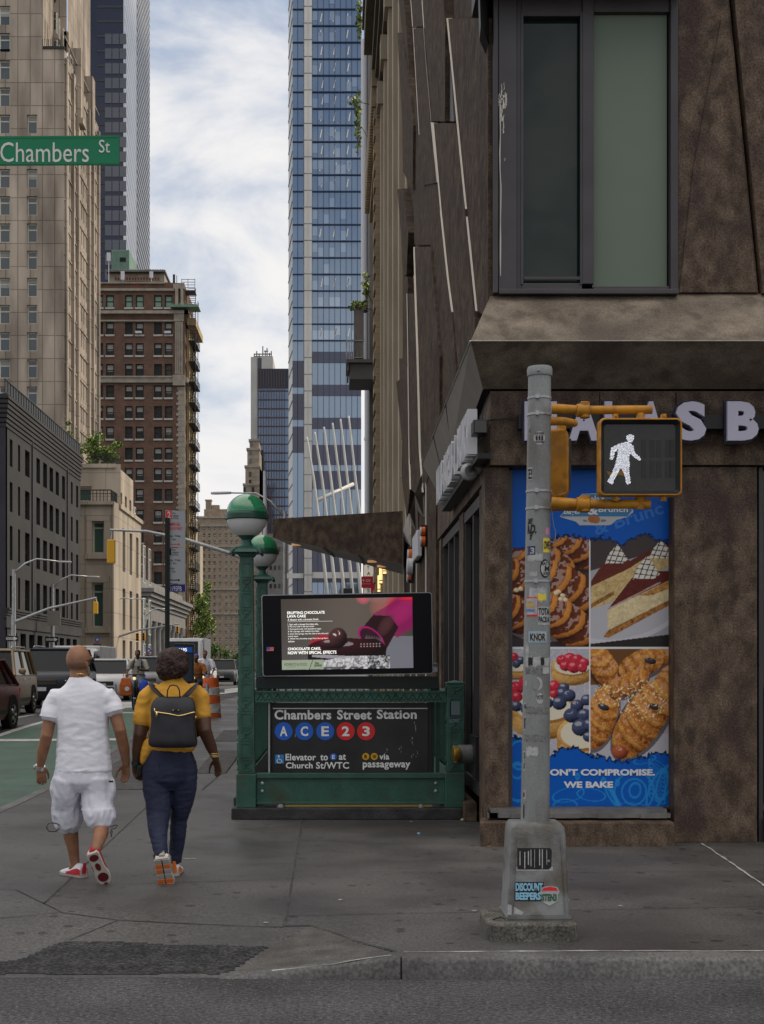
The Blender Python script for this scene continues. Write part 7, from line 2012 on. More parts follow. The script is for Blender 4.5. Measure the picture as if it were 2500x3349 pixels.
# ---- the man
MN = thing('person', 'bald man in a white T-shirt and white cargo shorts walking away, red and white sneakers', 'person', C(500,1900))
up = Vector((1,0,0))
fd = Vector((.55,.83,0)).normalized(); fs_ = Vector((.83,-.55,0)).normalized()     # where the head looks, and its right
hc = C(487,262)
limbs = []
limbs.append(([C(500,430), C(490,380), hc+Vector((0,0,-.06))+fd*.01], [.076,.072,.070], fs_))
limbs.append(([C(520,1190), C(520,1050), C(515,900), C(505,700), C(500,560), C(498,480), C(494,430)], [(.165,.115),(.165,.115),(.155,.105),(.172,.11),(.170,.10),(.12,.075),(.075,.065)], up))
Lsh, Lel, Lwr = C(300,505), C(243,838,10.68), C(192,1085,10.78); Rsh, Rel, Rwr = C(735,505), C(808,800,10.68), C(858,1065,10.80)
limbs.append(([C(410,540), C(318,555), C(274,660), Lel, C(212,960,10.73), Lwr], [.045,.050,.054,.047,.045,.029], up))
limbs.append(([C(610,540), C(716,555), C(766,650), Rel, C(838,930,10.74), Rwr], [.045,.050,.054,.047,.045,.029], up))
hand(limbs, Lwr+Vector((0,0,.01)), C(215,1290,10.82), (.9,.4,0), (.5,.6,.2), .28)
hand(limbs, Rwr+Vector((0,0,.01)), C(848,1230,10.86), (-.8,.5,0), (-.3,-.8,.2), .25)
LkY, RkY = 10.84, 10.70
limbs.append(([C(430,1180), C(422,1350,10.78), C(424,1490,LkY), C(428,1610,10.83), C(448,1720,10.85), C(462,1830,10.87)], [(.095,.10),(.082,.085),(.060,.062),(.060,.064),(.045,.048),(.036,.042)], up))
limbs.append(([C(612,1180), C(632,1350,10.74), C(655,1490,RkY), C(662,1590,10.58), C(640,1670,10.50), C(618,1735,10.45)], [(.095,.10),(.082,.085),(.060,.062),(.060,.064),(.045,.048),(.036,.042)], up))
limbs.append(([C(462,1830,10.87), C(440,1895,10.90), C(400,1905,10.93)], [(.036,.042),(.04,.03),(.035,.025)], up))
limbs.append(([C(618,1735,10.45), C(640,1840,10.53), C(680,1930,10.56)], [(.036,.04),(.04,.03),(.035,.022)], up))
fuse('body', m_skin, MN, limbs, .0062, 3, balls=[(hc+Vector((0,0,.012)), (.095,.102,.110)), (hc+fd*.03+Vector((0,0,-.065)), (.066,.070,.062)), (hc+fd*.108+Vector((0,0,-.022)), (.014,.016,.022)), (hc+fd*.095+Vector((0,0,-.07)), (.028,.014,.010)),
    (hc+fs_*.090+Vector((0,0,-.025)), (.013,.022,.033)), (hc-fs_*.090+Vector((0,0,-.025)), (.013,.022,.033)), (hc+fd*.06+Vector((0,0,.02)), (.07,.04,.03))])
for s in (-1,1): b = MB(); b.ball(hc+fd*.092+fs_*.032*s+Vector((0,0,.004)), .012, 10, 8); b.build('eye', m_white_plastic, MN, smooth=True)
fuse('beard', M('grey_stubble', (0.32,0.28,0.25), (0.22,0.17,0.14), 60, .9, .6, 150), MN, [([hc+fs_*.070+fd*.02+Vector((0,0,-.05)), hc+fs_*.052+fd*.055+Vector((0,0,-.098)), hc+fd*.098+Vector((0,0,-.112)), hc-fs_*.052+fd*.055+Vector((0,0,-.098)), hc-fs_*.070+fd*.02+Vector((0,0,-.05))], [(.010,.022)]*5, Vector((0,0,1)))], .006, 2)
fuse('shaved_hair', M('shaved_stubble', (0.155,0.085,0.055), (0.20,0.105,0.066), 30, .7, .4, 160), MN, [], .006, 2, balls=[(hc+Vector((0,-.006,-.012)), (.0935,.0985,.072))])
SGL = tag(MB().build('sunglasses', m_black_gloss), 'black wraparound sunglasses worn by the bald man', 'sunglasses')
b = MB(); g0 = hc+Vector((0,0,.006))
for s in (-1,1):
    b.tube([g0+fs_*.098*s-fd*.015+Vector((0,0,-.004)), g0+fs_*.099*s+fd*.03, g0+fs_*.086*s+fd*.078], [.0055,.006,.008], 8)
    b.tube([g0+fs_*.090*s+fd*.07, g0+fs_*.066*s+fd*.098, g0+fs_*.03*s+fd*.115, g0+fs_*.008*s+fd*.116], [(.017,.005),(.025,.006),(.022,.006),(.007,.005)], 10, up=(0,0,1))
SGL.data = b.mesh('sunglasses', [m_black_gloss])
SGL.data.polygons.foreach_set('use_smooth', [True]*len(SGL.data.polygons))
tl = [([C(528,1112), C(527,1040), C(525,950), C(522,800), C(518,650), C(512,560), C(506,505), C(500,462), C(494,430), C(490,398)],
       [(.222,.150),(.214,.146),(.208,.140),(.198,.135),(.210,.135),(.222,.124),(.214,.112),(.165,.098),(.110,.088),(.082,.078)], up),
      ([C(410,545), C(313,545), C(286,610), C(266,695,10.69)], [.07,.076,.075,.075], up), ([C(615,545), C(722,545), C(750,600), C(768,650,10.69)], [.07,.076,.075,.074], up)]
sh = fuse('t_shirt', m_tee, MN, tl, .009, 9, amp=lambda p: .0032*(1.3 if p[2] < wz(2350,MY) else .6), freq=(6,6,15), seed=3)
for pts, rr_ in (([Lel.lerp(C(266,695,10.69),.97), Lel.lerp(C(266,695,10.69),1.05)], .078), ([Rel.lerp(C(768,650,10.69),.97), Rel.lerp(C(768,650,10.69),1.06)], .077)):
    b = MB(); b.tube(pts, rr_, 20); b.build('sleeve_cuff', m_tee, MN, smooth=40)
pl = [([C(525,1075), C(524,1130), C(522,1200)], [(.205,.138),(.222,.146),(.228,.148)], up),
      ([C(415,1170), C(398,1280,10.74), C(392,1380,10.78), C(405,1470,10.80), C(412,1532,10.81)], [(.120,.14),(.112,.13),(.106,.12),(.112,.118),(.098,.10)], up),
      ([C(628,1170), C(630,1290,10.72), C(636,1390,10.69), C(655,1465,10.66), C(668,1512,10.64)], [(.122,.14),(.118,.13),(.118,.12),(.120,.118),(.108,.10)], up),
      ([C(318,1170), C(305,1250), C(312,1340,10.75)], [(.03,.05),(.034,.055),(.028,.05)], up), ([C(745,1190), C(752,1260), C(748,1320,10.72)], [(.022,.05),(.026,.055),(.022,.05)], up)]
fuse('cargo_shorts', m_short, MN, pl, .009, 4, amp=lambda p: .006 if p[2] > wz(2640,MY) else .012, freq=(12,12,5.5), seed=8)
b = MB(); p0 = C(738,1196,10.57); b.box(p0.x-.016, p0.x+.014, p0.y, p0.y+.03, p0.z-.006, p0.z+.006); b.build('pocket_label', m_black, MN)
for pts in ([C(345,1540,10.72), C(330,1525,10.68), C(295,1515,10.66), C(255,1520,10.66), C(240,1550,10.66), C(260,1580,10.66), C(310,1582,10.67), C(338,1560,10.7)], [C(738,1548,10.56), C(775,1530,10.54), C(790,1535,10.54), C(770,1560,10.54), C(745,1560,10.55), C(735,1590,10.54), C(742,1622,10.54), C(750,1575,10.55)]):
    b = MB(); b.tube(pts, .004, 6); b.build('drawcord', m_black, MN, smooth=True)
b = MB(); b.tube([C(425+13*k, 382-18*math.sin(k/11*math.pi), MY-.062*math.sin(k/11*math.pi)-.012) for k in range(12)], .0045, 6); b.tube([C(430+12*k, 376-14*math.sin(k/11*math.pi), MY-.060*math.sin(k/11*math.pi)-.012) for k in range(12)], .003, 6); b.build('necklace', m_gold, MN, smooth=True)
b = MB(); wv = (Lwr-Lel).normalized(); b.tube([Lwr-wv*.016, Lwr+wv*.016], .038, 18); b.build('watch_band', m_alum, MN, smooth=40); b = MB(); b.tube([Lwr+Vector((-.036,0,0)), Lwr+Vector((-.048,0,0))], .019, 14); b.build('watch_face', m_steel, MN, smooth=40)
def sneaker(parent, heel, toe, width, up_, m_up, m_side, name='sneaker', wt=.045):
    """shoe whose sole runs heel to toe with the foot above it along up_"""
    h, t = Vector(heel), Vector(toe); d = (t-h); L_ = d.length; d.normalize(); u = Vector(up_); u = (u-d*u.dot(d)).normalized(); s = d.cross(u)
    def outline(k, f, w_): return [h+d*(L_*x)+s*(y*w_*f)+u*k for x, y in ((0,-.34),(.0,.34),(.05,.42),(.25,.40),(.45,.38),(.65,.48),(.82,.48),(.94,.33),(1.0,.12),(1.0,-.12),(.94,-.33),(.82,-.46),(.65,-.44),(.45,-.34),(.25,-.38),(.05,-.42))]
    b = MB(); b.rings([outline(-.002,.94,width), outline(.004,1.02,width), outline(.026,1.0,width)]); o = b.build(name, m_sole, parent, smooth=40)
    b = MB(); n = 16; rs = []
    for x, w_, hh in ((.015,.36,.085),(.10,.44,.105),(.25,.42,.108),(.40,.41,.085),(.58,.46,.066),(.76,.47,.052),(.90,.36,.040),(.98,.14,.03)):
        rs.append([h+d*(L_*x)+s*(width*w_*math.cos(math.pi*k/(n-1)))+u*(.022+(hh-.022)*math.sin(math.pi*k/(n-1))**.7) for k in range(n)])
    b.rings(rs); b.build('upper', m_up, o, smooth=60)
    b = MB(); rs = []
    for x, w_, hh in ((.0,.375,.06),(.10,.455,.068),(.25,.435,.060),(.42,.42,.044),(.58,.47,.034)):
        rs.append([h+d*(L_*x)+s*(width*w_*c_)+u*z_ for c_, z_ in ((-1,.02),(-.98,hh),(-.93,hh+.004),(-.9,.02))]); 
    b.rings(rs)
    b.rings([[h+d*(L_*x)+s*(-c_*width*w_)+u*z_ for c_, z_ in ((-1,.02),(-.98,hh),(-.93,hh+.004),(-.9,.02))][::-1] for x, w_, hh in ((.0,.375,.06),(.10,.455,.068),(.25,.435,.060),(.42,.42,.044),(.58,.47,.034))])
    b.tube([h+u*.03-d*.004, h+u*.115-d*.012], [(.024,.008),(.012,.005)], 8, up=s); b.build('side_panel', m_side, o, smooth=40)
    return o, h, d, s, u, L_
zf = walk_z(-2, 10.9)
hl = C(528,1935,10.80); hl.z = .004; tl_ = C(360,1915,11.0); tl_.z = .004
sneaker(MN, hl, tl_, .105, (0,0,1), m_whs, m_redshoe)
th_ = C(592,1752,10.38); tt_ = C(705,1992,10.49)
o, h, d, s, u, L_ = sneaker(MN, th_, tt_, .118, (0.05,1,-.1), m_whs, m_redshoe)
def pad(o, h, d, s, u, L_, x, y, rx_, ry_, m, width=.118):
    b = MB(); c = h+d*(L_*x)+s*(y*width)-u*.0045; b.poly([c+d*(L_*rx_*math.cos(a))+s*(width*ry_*math.sin(a)) for a in [R(20*k) for k in range(18)]]); 
    b.build('sole_pad', m, o)
m_dred = M('dark_red_rubber', (0.10,0.008,0.014), rough=.6)
for x, y, rx_, ry_ in ((.14,.0,.10,.30),(.42,.0,.12,.17),(.75,.02,.14,.34),(.955,.0,.035,.16)): pad(o, h, d, s, u, L_, x, y, rx_, ry_, m_dred)
# ---- the woman
WY_ = 10.82
def D(cx, cy, Y=WY_): return W(50+.4237*cx, 2050+.4237*cy, Y)
WM = thing('person', 'woman in a mustard T-shirt and dark blue jeans walking away beside the bald man', 'person', D(1200,1950))
hw_ = D(1218,290)
limbs = [([D(1232,440), D(1230,395), hw_+Vector((.004,.01,-.06))], [.058,.050,.055], up),
    ([D(1190,1190), D(1190,1080), D(1200,960), D(1215,800), D(1222,640), D(1225,540), D(1228,480), D(1230,440)], [(.19,.14),(.19,.145),(.16,.12),(.15,.11),(.165,.11),(.175,.10),(.12,.08),(.07,.06)], up)]
wl_, wle, wlw = D(1015,545), D(962,835,10.78), D(930,1045,10.84); wr_, wre, wrw = D(1428,540), D(1462,800,10.76), D(1548,1020,10.86)
limbs += [([D(1100,500), wl_, D(985,700), wle, D(945,950,10.81), wlw], [.068,.069,.066,.054,.046,.028], up), ([D(1350,500), wr_, D(1442,680), wre, D(1510,920,10.82), wrw], [.068,.069,.068,.055,.046,.028], up)]
hand(limbs, wlw+Vector((0,0,.01)), D(945,1205,10.88), (.8,.5,0), (.5,-.6,0), .55, .95)
hand(limbs, wrw+Vector((0,0,.01)), D(1592,1220,10.92), (-.7,.6,0), (-.3,-.7,.1), .22, .98)
KL, KR = 10.72, 10.90
limbs += [([D(1090,1180), D(1105,1350,10.78), D(1108,1490,KL), D(1105,1600,10.62), D(1122,1700,10.54), D(1132,1790,10.50)], [(.11,.12),(.095,.10),(.068,.07),(.062,.066),(.045,.05),(.036,.04)], up),
    ([D(1300,1180), D(1285,1350,10.86), D(1262,1490,KR), D(1255,1600,10.90), D(1245,1700,10.92), D(1232,1860,10.95)], [(.10,.12),(.08,.09),(.056,.06),(.050,.056),(.038,.042),(.032,.038)], up),
    ([D(1132,1790,10.50), D(1150,1880,10.58), D(1180,1960,10.62)], [(.036,.04),(.04,.03),(.03,.02)], up), ([D(1232,1860,10.95), D(1240,1920,10.98), D(1248,1925,11.08)], [(.034,.04),(.04,.03),(.03,.02)], up)]
fuse('body', m_skin2, WM, limbs, .0065, 3, balls=[(hw_, (.085,.097,.105)), (hw_+Vector((.01,.03,-.065)), (.062,.066,.058)), (hw_+Vector((.015,.105,-.03)), (.015,.015,.02)), (hw_+Vector((.087,-.0,-.035)), (.012,.02,.03)), (hw_+Vector((-.085,-.0,-.035)), (.012,.02,.03))])
for s_ in (-1,1): b = MB(); b.ball(hw_+Vector((.01+.032*s_,.09,.0)), .012, 10, 8); b.build('eye', m_white_plastic, WM, smooth=True)
fuse('hair', m_hair, WM, [], .008, 2, amp=.007, freq=(45,45,45), seed=2, balls=[(hw_+Vector((0,-.02,.02)), (.125,.118,.108)), (hw_+Vector((-.03,-.03,-.035)), (.098,.10,.085)), (hw_+Vector((.06,-.05,-.02)), (.066,.085,.072)), (hw_+Vector((-.055,-.02,-.085)), (.055,.065,.04)), (hw_+Vector((.03,-.06,-.06)), (.07,.06,.05))])
b = MB(); b.lathe([(.007,-.002),(.007,.002)], hw_+Vector((.090,-.005,-.075)), 12, axis='y'); b.build('earring', m_alum, WM)
tl = [([D(1212,930), D(1212,880), D(1215,780), D(1220,640), D(1224,550), D(1228,490), D(1230,450), D(1231,415)], [(.19,.152),(.196,.142),(.185,.132),(.192,.128),(.212,.118),(.178,.10),(.118,.082),(.074,.066)], up),
      ([D(1090,500), D(1020,550), D(995,640), D(976,742,10.80)], [.078,.078,.074,.074], up), ([D(1360,500), D(1428,545), D(1436,620), D(1442,698,10.80)], [.078,.076,.072,.070], up),
      ([D(1050,900), D(1015,980), D(990,1050)], [(.07,.10),(.05,.10),(.026,.07)], up)]
fuse('t_shirt', m_mustard, WM, tl, .009, 8, amp=.0045, freq=(8,8,12), seed=5)
jl = [([D(1190,960), D(1192,1040), D(1192,1110), D(1192,1180)], [(.172,.14),(.205,.158),(.219,.168),(.215,.16)], up),
      ([D(1090,1150), D(1096,1250,10.80), D(1106,1360,10.77), D(1106,1480,KL), D(1102,1570,10.63), D(1113,1670,10.56), D(1128,1778,10.51)], [(.112,.13),(.112,.125),(.101,.11),(.088,.085),(.074,.078),(.058,.062),(.052,.056)], up),
      ([D(1300,1150), D(1300,1250,10.84), D(1288,1360,10.86), D(1264,1480,KR), D(1256,1600,10.91), D(1246,1700,10.93), D(1232,1800,10.95)], [(.108,.13),(.100,.125),(.086,.105),(.068,.082),(.064,.074),(.056,.06),(.049,.052)], up)]
fuse('jeans', m_jean, WM, jl, .009, 4, amp=.004, freq=(8,8,19), seed=11)
b = MB(); b.tube([D(1122,1755,10.515), D(1132,1795,10.50)], .058, 18); b.tube([D(1234,1785,10.95), D(1231,1815,10.95)], .054, 18); b.build('rolled_cuff', M('dark_denim_cuff', (0.016,0.018,0.026), rough=.8), WM, smooth=40)
for x0_, x1_, y0_, y1_ in ((1110,1150,1040,1160),(1300,1395,1000,1160)):
    b = MB(); b.tube([D(x0_,y0_,10.655), D(x0_+6,y1_-20,10.66), D((x0_+x1_)/2,y1_,10.66), D(x1_-4,y1_-25,10.665)], .0022, 4); b.build('pocket_seam', m_jean, WM)
b = MB(); wv = (wlw-wle).normalized(); b.tube([wlw-wv*.012, wlw+wv*.022], .033, 16); b.build('watch_band', M('green_strap', (0.02,0.05,0.04), rough=.6), WM, smooth=40)
wv = (wrw-wre).normalized()
for k in (-.05,-.035,-.022): b = MB(); b.lathe([(.036,-.003),(.040,-.003),(.040,.003),(.036,.003)], wrw+wv*k, 18); b.build('bangle', m_gold, WM, smooth=40)
fh, ft = D(1128,1790,10.41), D(1172,2022,10.52)
o, h, d, s, u, L_ = sneaker(WM, fh, ft, .138, (.05,1,-.1), m_whs, m_grsole)
for i, x in enumerate((.10,.26,.42,.58,.74,.90)):
    for sd in (-1,1): b = MB(); c = h+d*(L_*x)+s*(sd*.062*(.72 if x > .85 else .9)*.5+sd*.004)-u*.006; b.prism([c+d*(L_*.066*a)+s*(.026*e*(1.15 if .5 < x < .85 else .95)) for a, e in ((-1,-1),(1,-1),(1,1),(-1,1))], u*.012); b.build('tread_block', m_orsole if (i in (1,4,5,2) and not (i == 2 and sd > 0)) else m_grsole, o, bevel=.004)
b = MB(); b.prism([h+d*(L_*.06)+s*.004-u*.0035, h+d*(L_*.97)+s*.004-u*.0035, h+d*(L_*.97)-s*.004-u*.0035, h+d*(L_*.06)-s*.004-u*.0035], u*.002); b.build('sole_groove', m_black, o)
h2 = D(1228,1952,10.90); h2.z = .004; t2 = D(1258,1945,11.16); t2.z = .004
sneaker(WM, h2, t2, .10, (0,0,1), m_whs, m_orsole)
# backpack on her shoulders, phone in her left hand
BP = thing('backpack', 'charcoal nylon backpack with a gold zip worn by the woman in the mustard shirt', 'backpack', D(1220,935,10.6))
bY = WY_-.135
rs = []
for y, x0_, x1_, th in ((538,1120,1345,.05),(548,1085,1378,.075),(590,1058,1396,.10),(640,1048,1404,.12),(700,1062,1392,.125),(800,1050,1400,.135),(880,1034,1412,.145),(915,1040,1412,.135),(932,1075,1390,.11)):
    xc, hw2 = (x0_+x1_)/2, (x1_-x0_)/2
    ring = []
    for k in range(28):
        a = 2*math.pi*k/28; ca, sa = math.cos(a), math.sin(a); f = lambda v, e: math.copysign(abs(v)**e, v)
        p = D(xc+hw2*f(ca,.45), y, bY); ring.append((p.x, bY-th/2+th/2*f(sa,.6), p.z))
    rs.append(ring)
b = MB(); b.rings(rs); o = b.build('bag_body', m_bagc, BP)
q = o.modifiers.new('s', 'SUBSURF'); q.levels = 2; q.render_levels = 2; evaluated(o, 'bag_body')
co = bounds(o.data)
for i in range(len(co)): p = Vector(co[i]); co[i][1] += .006*noise.noise(Vector((p.x*14, 3, p.z*8)))
o.data.vertices.foreach_set('co', co.ravel()); o.data.update()
b = MB(); b.tube([D(x, y, bY-.126) for x, y in ((1078,655),(1110,662),(1180,672),(1260,688),(1300,682),(1350,668),(1388,658))], .0055, 6); b.tube([D(1092,655,bY-.13), D(1092,698,bY-.13)], [(.008,.004)]*2, 6); b.tube([D(1075,630,bY-.12), D(1078,662,bY-.125)], .005, 6); b.tube([D(1395,690,bY-.10), D(1392,715,bY-.10)], .004, 6); b.build('gold_zip', m_gold, BP, smooth=True)
b = MB(); p0 = D(1241,643,bY-.124); b.box(p0.x-.028, p0.x+.028, p0.y-.006, p0.y+.004, p0.z-.006, p0.z+.006); b.build('name_plate', m_black, BP); b = MB(); b.box(p0.x-.024, p0.x-.016, p0.y-.008, p0.y-.004, p0.z-.003, p0.z+.003); b.box(p0.x+.016, p0.x+.024, p0.y-.008, p0.y-.004, p0.z-.003, p0.z+.003); b.build('plate_pin', m_gold, BP)
b = MB(); b.tube([D(1172,545,bY-.05), D(1176,490,bY-.055), D(1195,456,bY-.05), D(1220,450,bY-.05), D(1250,458,bY-.05), D(1268,490,bY-.055), D(1272,545,bY-.05)], [(.012,.005)]*7, 8, up=(0,1,0)); b.build('carry_handle', m_bagc, BP, smooth=True)
for pts in ([(1160,560),(1110,520),(1070,480),(1050,455)], [(1290,560),(1340,510),(1375,470),(1388,455)]):
    b = MB(); P = [D(x, y, bY-.03+.016*i) for i, (x, y) in enumerate(pts)]; e = P[-1]; P += [e+Vector((0,.07,.012)), e+Vector((0,.16,-.01)), e+Vector((0,.24,-.10)), e+Vector((0,.25,-.26)), e+Vector((.0,.12,-.40))]
    b.tube(P, [(.026,.006)]*len(P), 8, up=(1,0,-.6) if pts[0][0] < 1200 else (1,0,.6)); b.build('shoulder_strap', m_bagc, BP, smooth=True)
b = MB(); pp = D(948,1120,10.80); b.prism([pp+Vector((-.018,0,-.05)), pp+Vector((.022,0,-.03)), pp+Vector((.032,0,.05)), pp+Vector((-.004,0,.045))], (.0,.012,0)); o = b.build('phone', m_black_gloss, bevel=.004); tag(o, 'black phone held in the left hand of the woman', 'phone')

# ================================================================ vehicles
m_tyre = M('tyre_rubber', (0.016,0.016,0.017), rough=.8); m_rim = M('alloy_rim', (0.40,0.40,0.41), rough=.3, metal=.8); m_arch = M('wheel_arch', (0.01,0.01,0.01), rough=.9)
m_cglass = GL('car_glass', (0.014,0.017,0.020), .06, spec=.10); m_chrome = M('chrome', (0.6,0.6,0.62), rough=.15, metal=1); m_lens = M('headlamp_lens', (0.42,0.43,0.44), rough=.12, spec=.8); m_trim = M('black_trim', (0.02,0.02,0.021), rough=.5)
def paint(n, c): return M(n, c, tuple(k*.8 for k in c), 1.5, .38, spec=.22)
def wheel(t, x, y, r, sgn):
    b = MB(); b.lathe([(r*.62,-.10),(r*.94,-.11),(r,-.08),(r,.08),(r*.94,.11),(r*.62,.10)], (x, y, r), 22, axis='x'); o = b.build('wheel', m_tyre, t, smooth=40)
    b = MB(); b.lathe([(r*.63,.02),(r*.62,.105),(r*.5,.09),(r*.16,.06),(.02,.075)] if sgn > 0 else [(.02,-.075),(r*.16,-.06),(r*.5,-.09),(r*.62,-.105),(r*.63,-.02)], (x, y, r), 22, axis='x')
    for k in range(5):
        a = 2*math.pi*k/5; c = Vector((x+sgn*.085, y, r)); b.tube([c+Vector((0,.05*math.cos(a),.05*math.sin(a))), c+Vector((sgn*.02,r*.56*math.cos(a),r*.56*math.sin(a)))], .028, 5)
    b.build('rim', m_rim, o, smooth=40)
def car(name, label, cat, loc, m, L_=4.2, wd=1.8, H=1.62, belt=1.0, hood=.98, ws=1.15, rf=1.75, rr_=3.7, rb=4.1, wr=.33, rot=0, group='cars in the street', tum=.16, rack=False, low=.24, lamps=True, dk=False):
    t = thing(name, label, cat, loc, group)
    l0 = Vector((0,0,0)); w2 = wd/2; y0 = -L_/2
    WORLD_LOC[t.name] = l0                                    # parts are given in the car's own frame
    t.rotation_euler = (0,0,rot)
    def ring(y, zt, k, zb=low):
        w_ = w2*k; return [(-w_*.94,y,zb),(w_*.94,y,zb),(w_,y,zb+.14),(w_,y,zb+.30),(w_*.985,y,(zb+zt)/2+.12),(w_*.96,y,zt-.07),(w_*.88,y,zt),(-w_*.88,y,zt),(-w_*.96,y,zt-.07),(-w_*.985,y,(zb+zt)/2+.12),(-w_,y,zb+.30),(-w_,y,zb+.14)]
    b = MB(); yw = y0+ws
    b.rings([ring(y0+.0,hood-.30,.80,low+.12), ring(y0+.06,hood-.16,.90,low+.02), ring(y0+.22,hood-.06,.98), ring(y0+.6,hood,1), ring(yw,belt,1), ring(0,belt,1), ring(y0+rb-.15,belt,1), ring(L_/2-.15,belt-.02,.97), ring(L_/2,belt-.12,.88,low+.1)])
    b.build('body', m, t, smooth=42)
    def cab(y, z, w_): return (-w_, y, z), (w_, y, z)
    wb, wt = w2*.90, w2*.90-tum
    A0, A1 = cab(y0+ws-.05, belt-.03, wb); B0, B1 = cab(y0+rf, H-.06, wt); C0, C1 = cab(y0+rr_, H-.06, wt); D0, D1 = cab(y0+rb, belt-.03, wb)
    b = MB(); b.add([A0,A1,B0,B1,C0,C1,D0,D1], [(0,1,3,2),(4,5,7,6),(0,2,4,6),(1,7,5,3)]); b.build('window_glass', m_cglass, t)
    b = MB(); r0 = [(-wt-.02, wt+.02)]
    b.rings([[(-wt-.01,y,H-.075),(wt+.01,y,H-.075),(wt-.05,y,H-.005 if i not in (0,3) else H-.045),(-wt+.05,y,H-.005 if i not in (0,3) else H-.045)] for i, y in enumerate((y0+rf-.06, y0+rf+.25, y0+rr_-.2, y0+rr_+.06))])
    o = b.build('roof', m, t, smooth=40)
    b = MB()
    for s in (-1,1):
        e = lambda p, q_=.012: Vector((p[0]+s*q_, p[1], p[2]))
        A, B2_, C2, D2 = [Vector(v) for v in ((A0,B0,C0,D0) if s < 0 else (A1,B1,C1,D1))]
        b.tube([e(A), e(B2_)], .042, 6); b.tube([e(C2), e(D2)], .05, 6)
        for f in (.45,.80): b.tube([e(A.lerp(D2,f)), e(B2_.lerp(C2,f))], .032, 6)
        b.tube([e(A), e(D2)], .022, 6); b.tube([e(B2_), e(C2)], .03, 6)
    b.build('pillar', m, t, smooth=40)
    if rack: 
        b = MB()
        for s in (-1,1): b.tube([(s*(wt-.06),y0+rf+.2,H), (s*(wt-.06),y0+rf+.35,H+.05), (s*(wt-.06),y0+rr_-.25,H+.05), (s*(wt-.06),y0+rr_-.1,H)], .02, 6)
        b.build('roof_rail', m_rim, t, smooth=True)
    for s in (-1,1):
        b = MB(); b.ball((s*(w2+.06), y0+ws+.28, belt+.09), (.10,.06,.085), 10, 8); b.build('mirror', m, t, smooth=True)
        for yy in (y0+.80, L_/2-.85):
            b = MB(); b.lathe([(wr*1.18,-.012),(wr*1.18,.012)], (s*(w2-.002), yy, wr+.03), 20, axis='x'); b.build('wheel_arch', m_arch, t); wheel(t, s*(w2-.09), yy, wr, s)
        if lamps: b = MB(); b.prism([(s*w2*.50,y0+.035,hood-.22),(s*w2*.90,y0+.10,hood-.20),(s*w2*.93,y0+.12,hood-.36),(s*w2*.56,y0+.03,hood-.38)], (0,.10,.01)); b.build('headlight', m_lens, t, bevel=.01); b = MB(); b.ball((s*w2*.74,y0+.06,hood-.29), (.06,.05,.05), 8, 6); b.build('headlight_bulb', m_chrome, t, smooth=True)
        b = MB(); b.box(s*w2*.70, s*w2*.93, L_/2-.06, L_/2+.01, belt-.32, belt-.08); b.build('tail_light', m_rd, t, bevel=.01)
        b = MB(); b.box(s*(w2+.004), s*(w2-.03), -.16, -.02, belt-.13, belt-.10); b.box(s*(w2+.004), s*(w2-.03), .80, .94, belt-.13, belt-.10); b.build('door_handle', m_chrome, t)
        b = MB(); b.box(s*(w2+.003), s*(w2-.02), y0+1.25, L_/2-1.3, low+.12, low+.22); b.build('side_trim', m_trim, t)
    b = MB(); b.box(-w2*.48, w2*.48, y0-.01, y0+.08, hood-.40, hood-.24); b.box(-w2*.62, w2*.62, y0+.0, y0+.08, low+.12, low+.30); b.build('grille', m_trim, t, bevel=.02)
    b = MB()
    for k in range(3): b.box(-w2*.46, w2*.46, y0-.018, y0-.008, hood-.385+.055*k, hood-.372+.055*k)
    b.build('grille_bar', m_chrome, t)
    b = MB(); b.box(-.155, .155, y0-.025, y0-.005, low+.30, low+.42); b.build('number_plate', m_white_plastic, t)
    return t
def gz(y): return g(y) - KERB
c_tan, c_navy, c_red, c_grey, c_white, c_blk = paint('tan_car_paint', (0.27,0.20,0.115)), paint('dark_blue_car_paint', (0.020,0.024,0.034)), paint('dark_red_car_paint', (0.10,0.012,0.010)), paint('grey_car_paint', (0.22,0.225,0.23)), paint('white_car_paint', (0.55,0.55,0.56)), paint('black_car_paint', (0.018,0.019,0.021))
car('boxy_car', 'boxy tan compact car in traffic left of the man in white', 'car', (-9.28, 37.4, gz(37)), c_tan, 4.1, 1.80, 1.78, 1.08, 1.06, 1.0, 1.45, 3.75, 4.0, .35, R(2), rack=True)
car('large_suv', 'large dark blue SUV between the tan car and the head of the man', 'car', (-9.15, 45.3, gz(45)), c_navy, 4.9, 2.0, 1.92, 1.16, 1.14, 1.35, 2.05, 4.4, 4.8, .40, R(1), rack=True)
car('red_car', 'dark red car cut off by the left edge, in front of the tan car', 'car', (-8.02, 28.9, gz(29)), c_red, 4.5, 1.85, 1.58, 1.0, .95, 1.2, 1.9, 3.7, 4.3, .34, R(-2))
car('silver_car', 'pale silver car just right of the head of the man in white', 'car', (-8.9, 55, gz(55)), c_white, 4.6, 1.85, 1.62, 1.02, .98, 1.2, 1.85, 3.8, 4.4)
car('grey_car', 'grey sedan behind the cyclist with the orange bag', 'car', (-9.6, 78, gz(78)), c_grey, 4.6, 1.82, 1.5, .95, .92, 1.25, 2.0, 3.6, 4.3)
car('black_car', 'black sedan left of the cyclist, in front of the grey sedan', 'car', (-11.6, 72, gz(72)), c_blk, 4.6, 1.82, 1.5, .95, .92, 1.25, 2.0, 3.6, 4.3)
car('grey_suv', 'grey SUV half hidden behind the right shoulder of the cyclist', 'car', (-8.2, 62, gz(62)), c_grey, 4.7, 1.9, 1.78, 1.08, 1.05, 1.25, 1.9, 4.2, 4.6, .37)
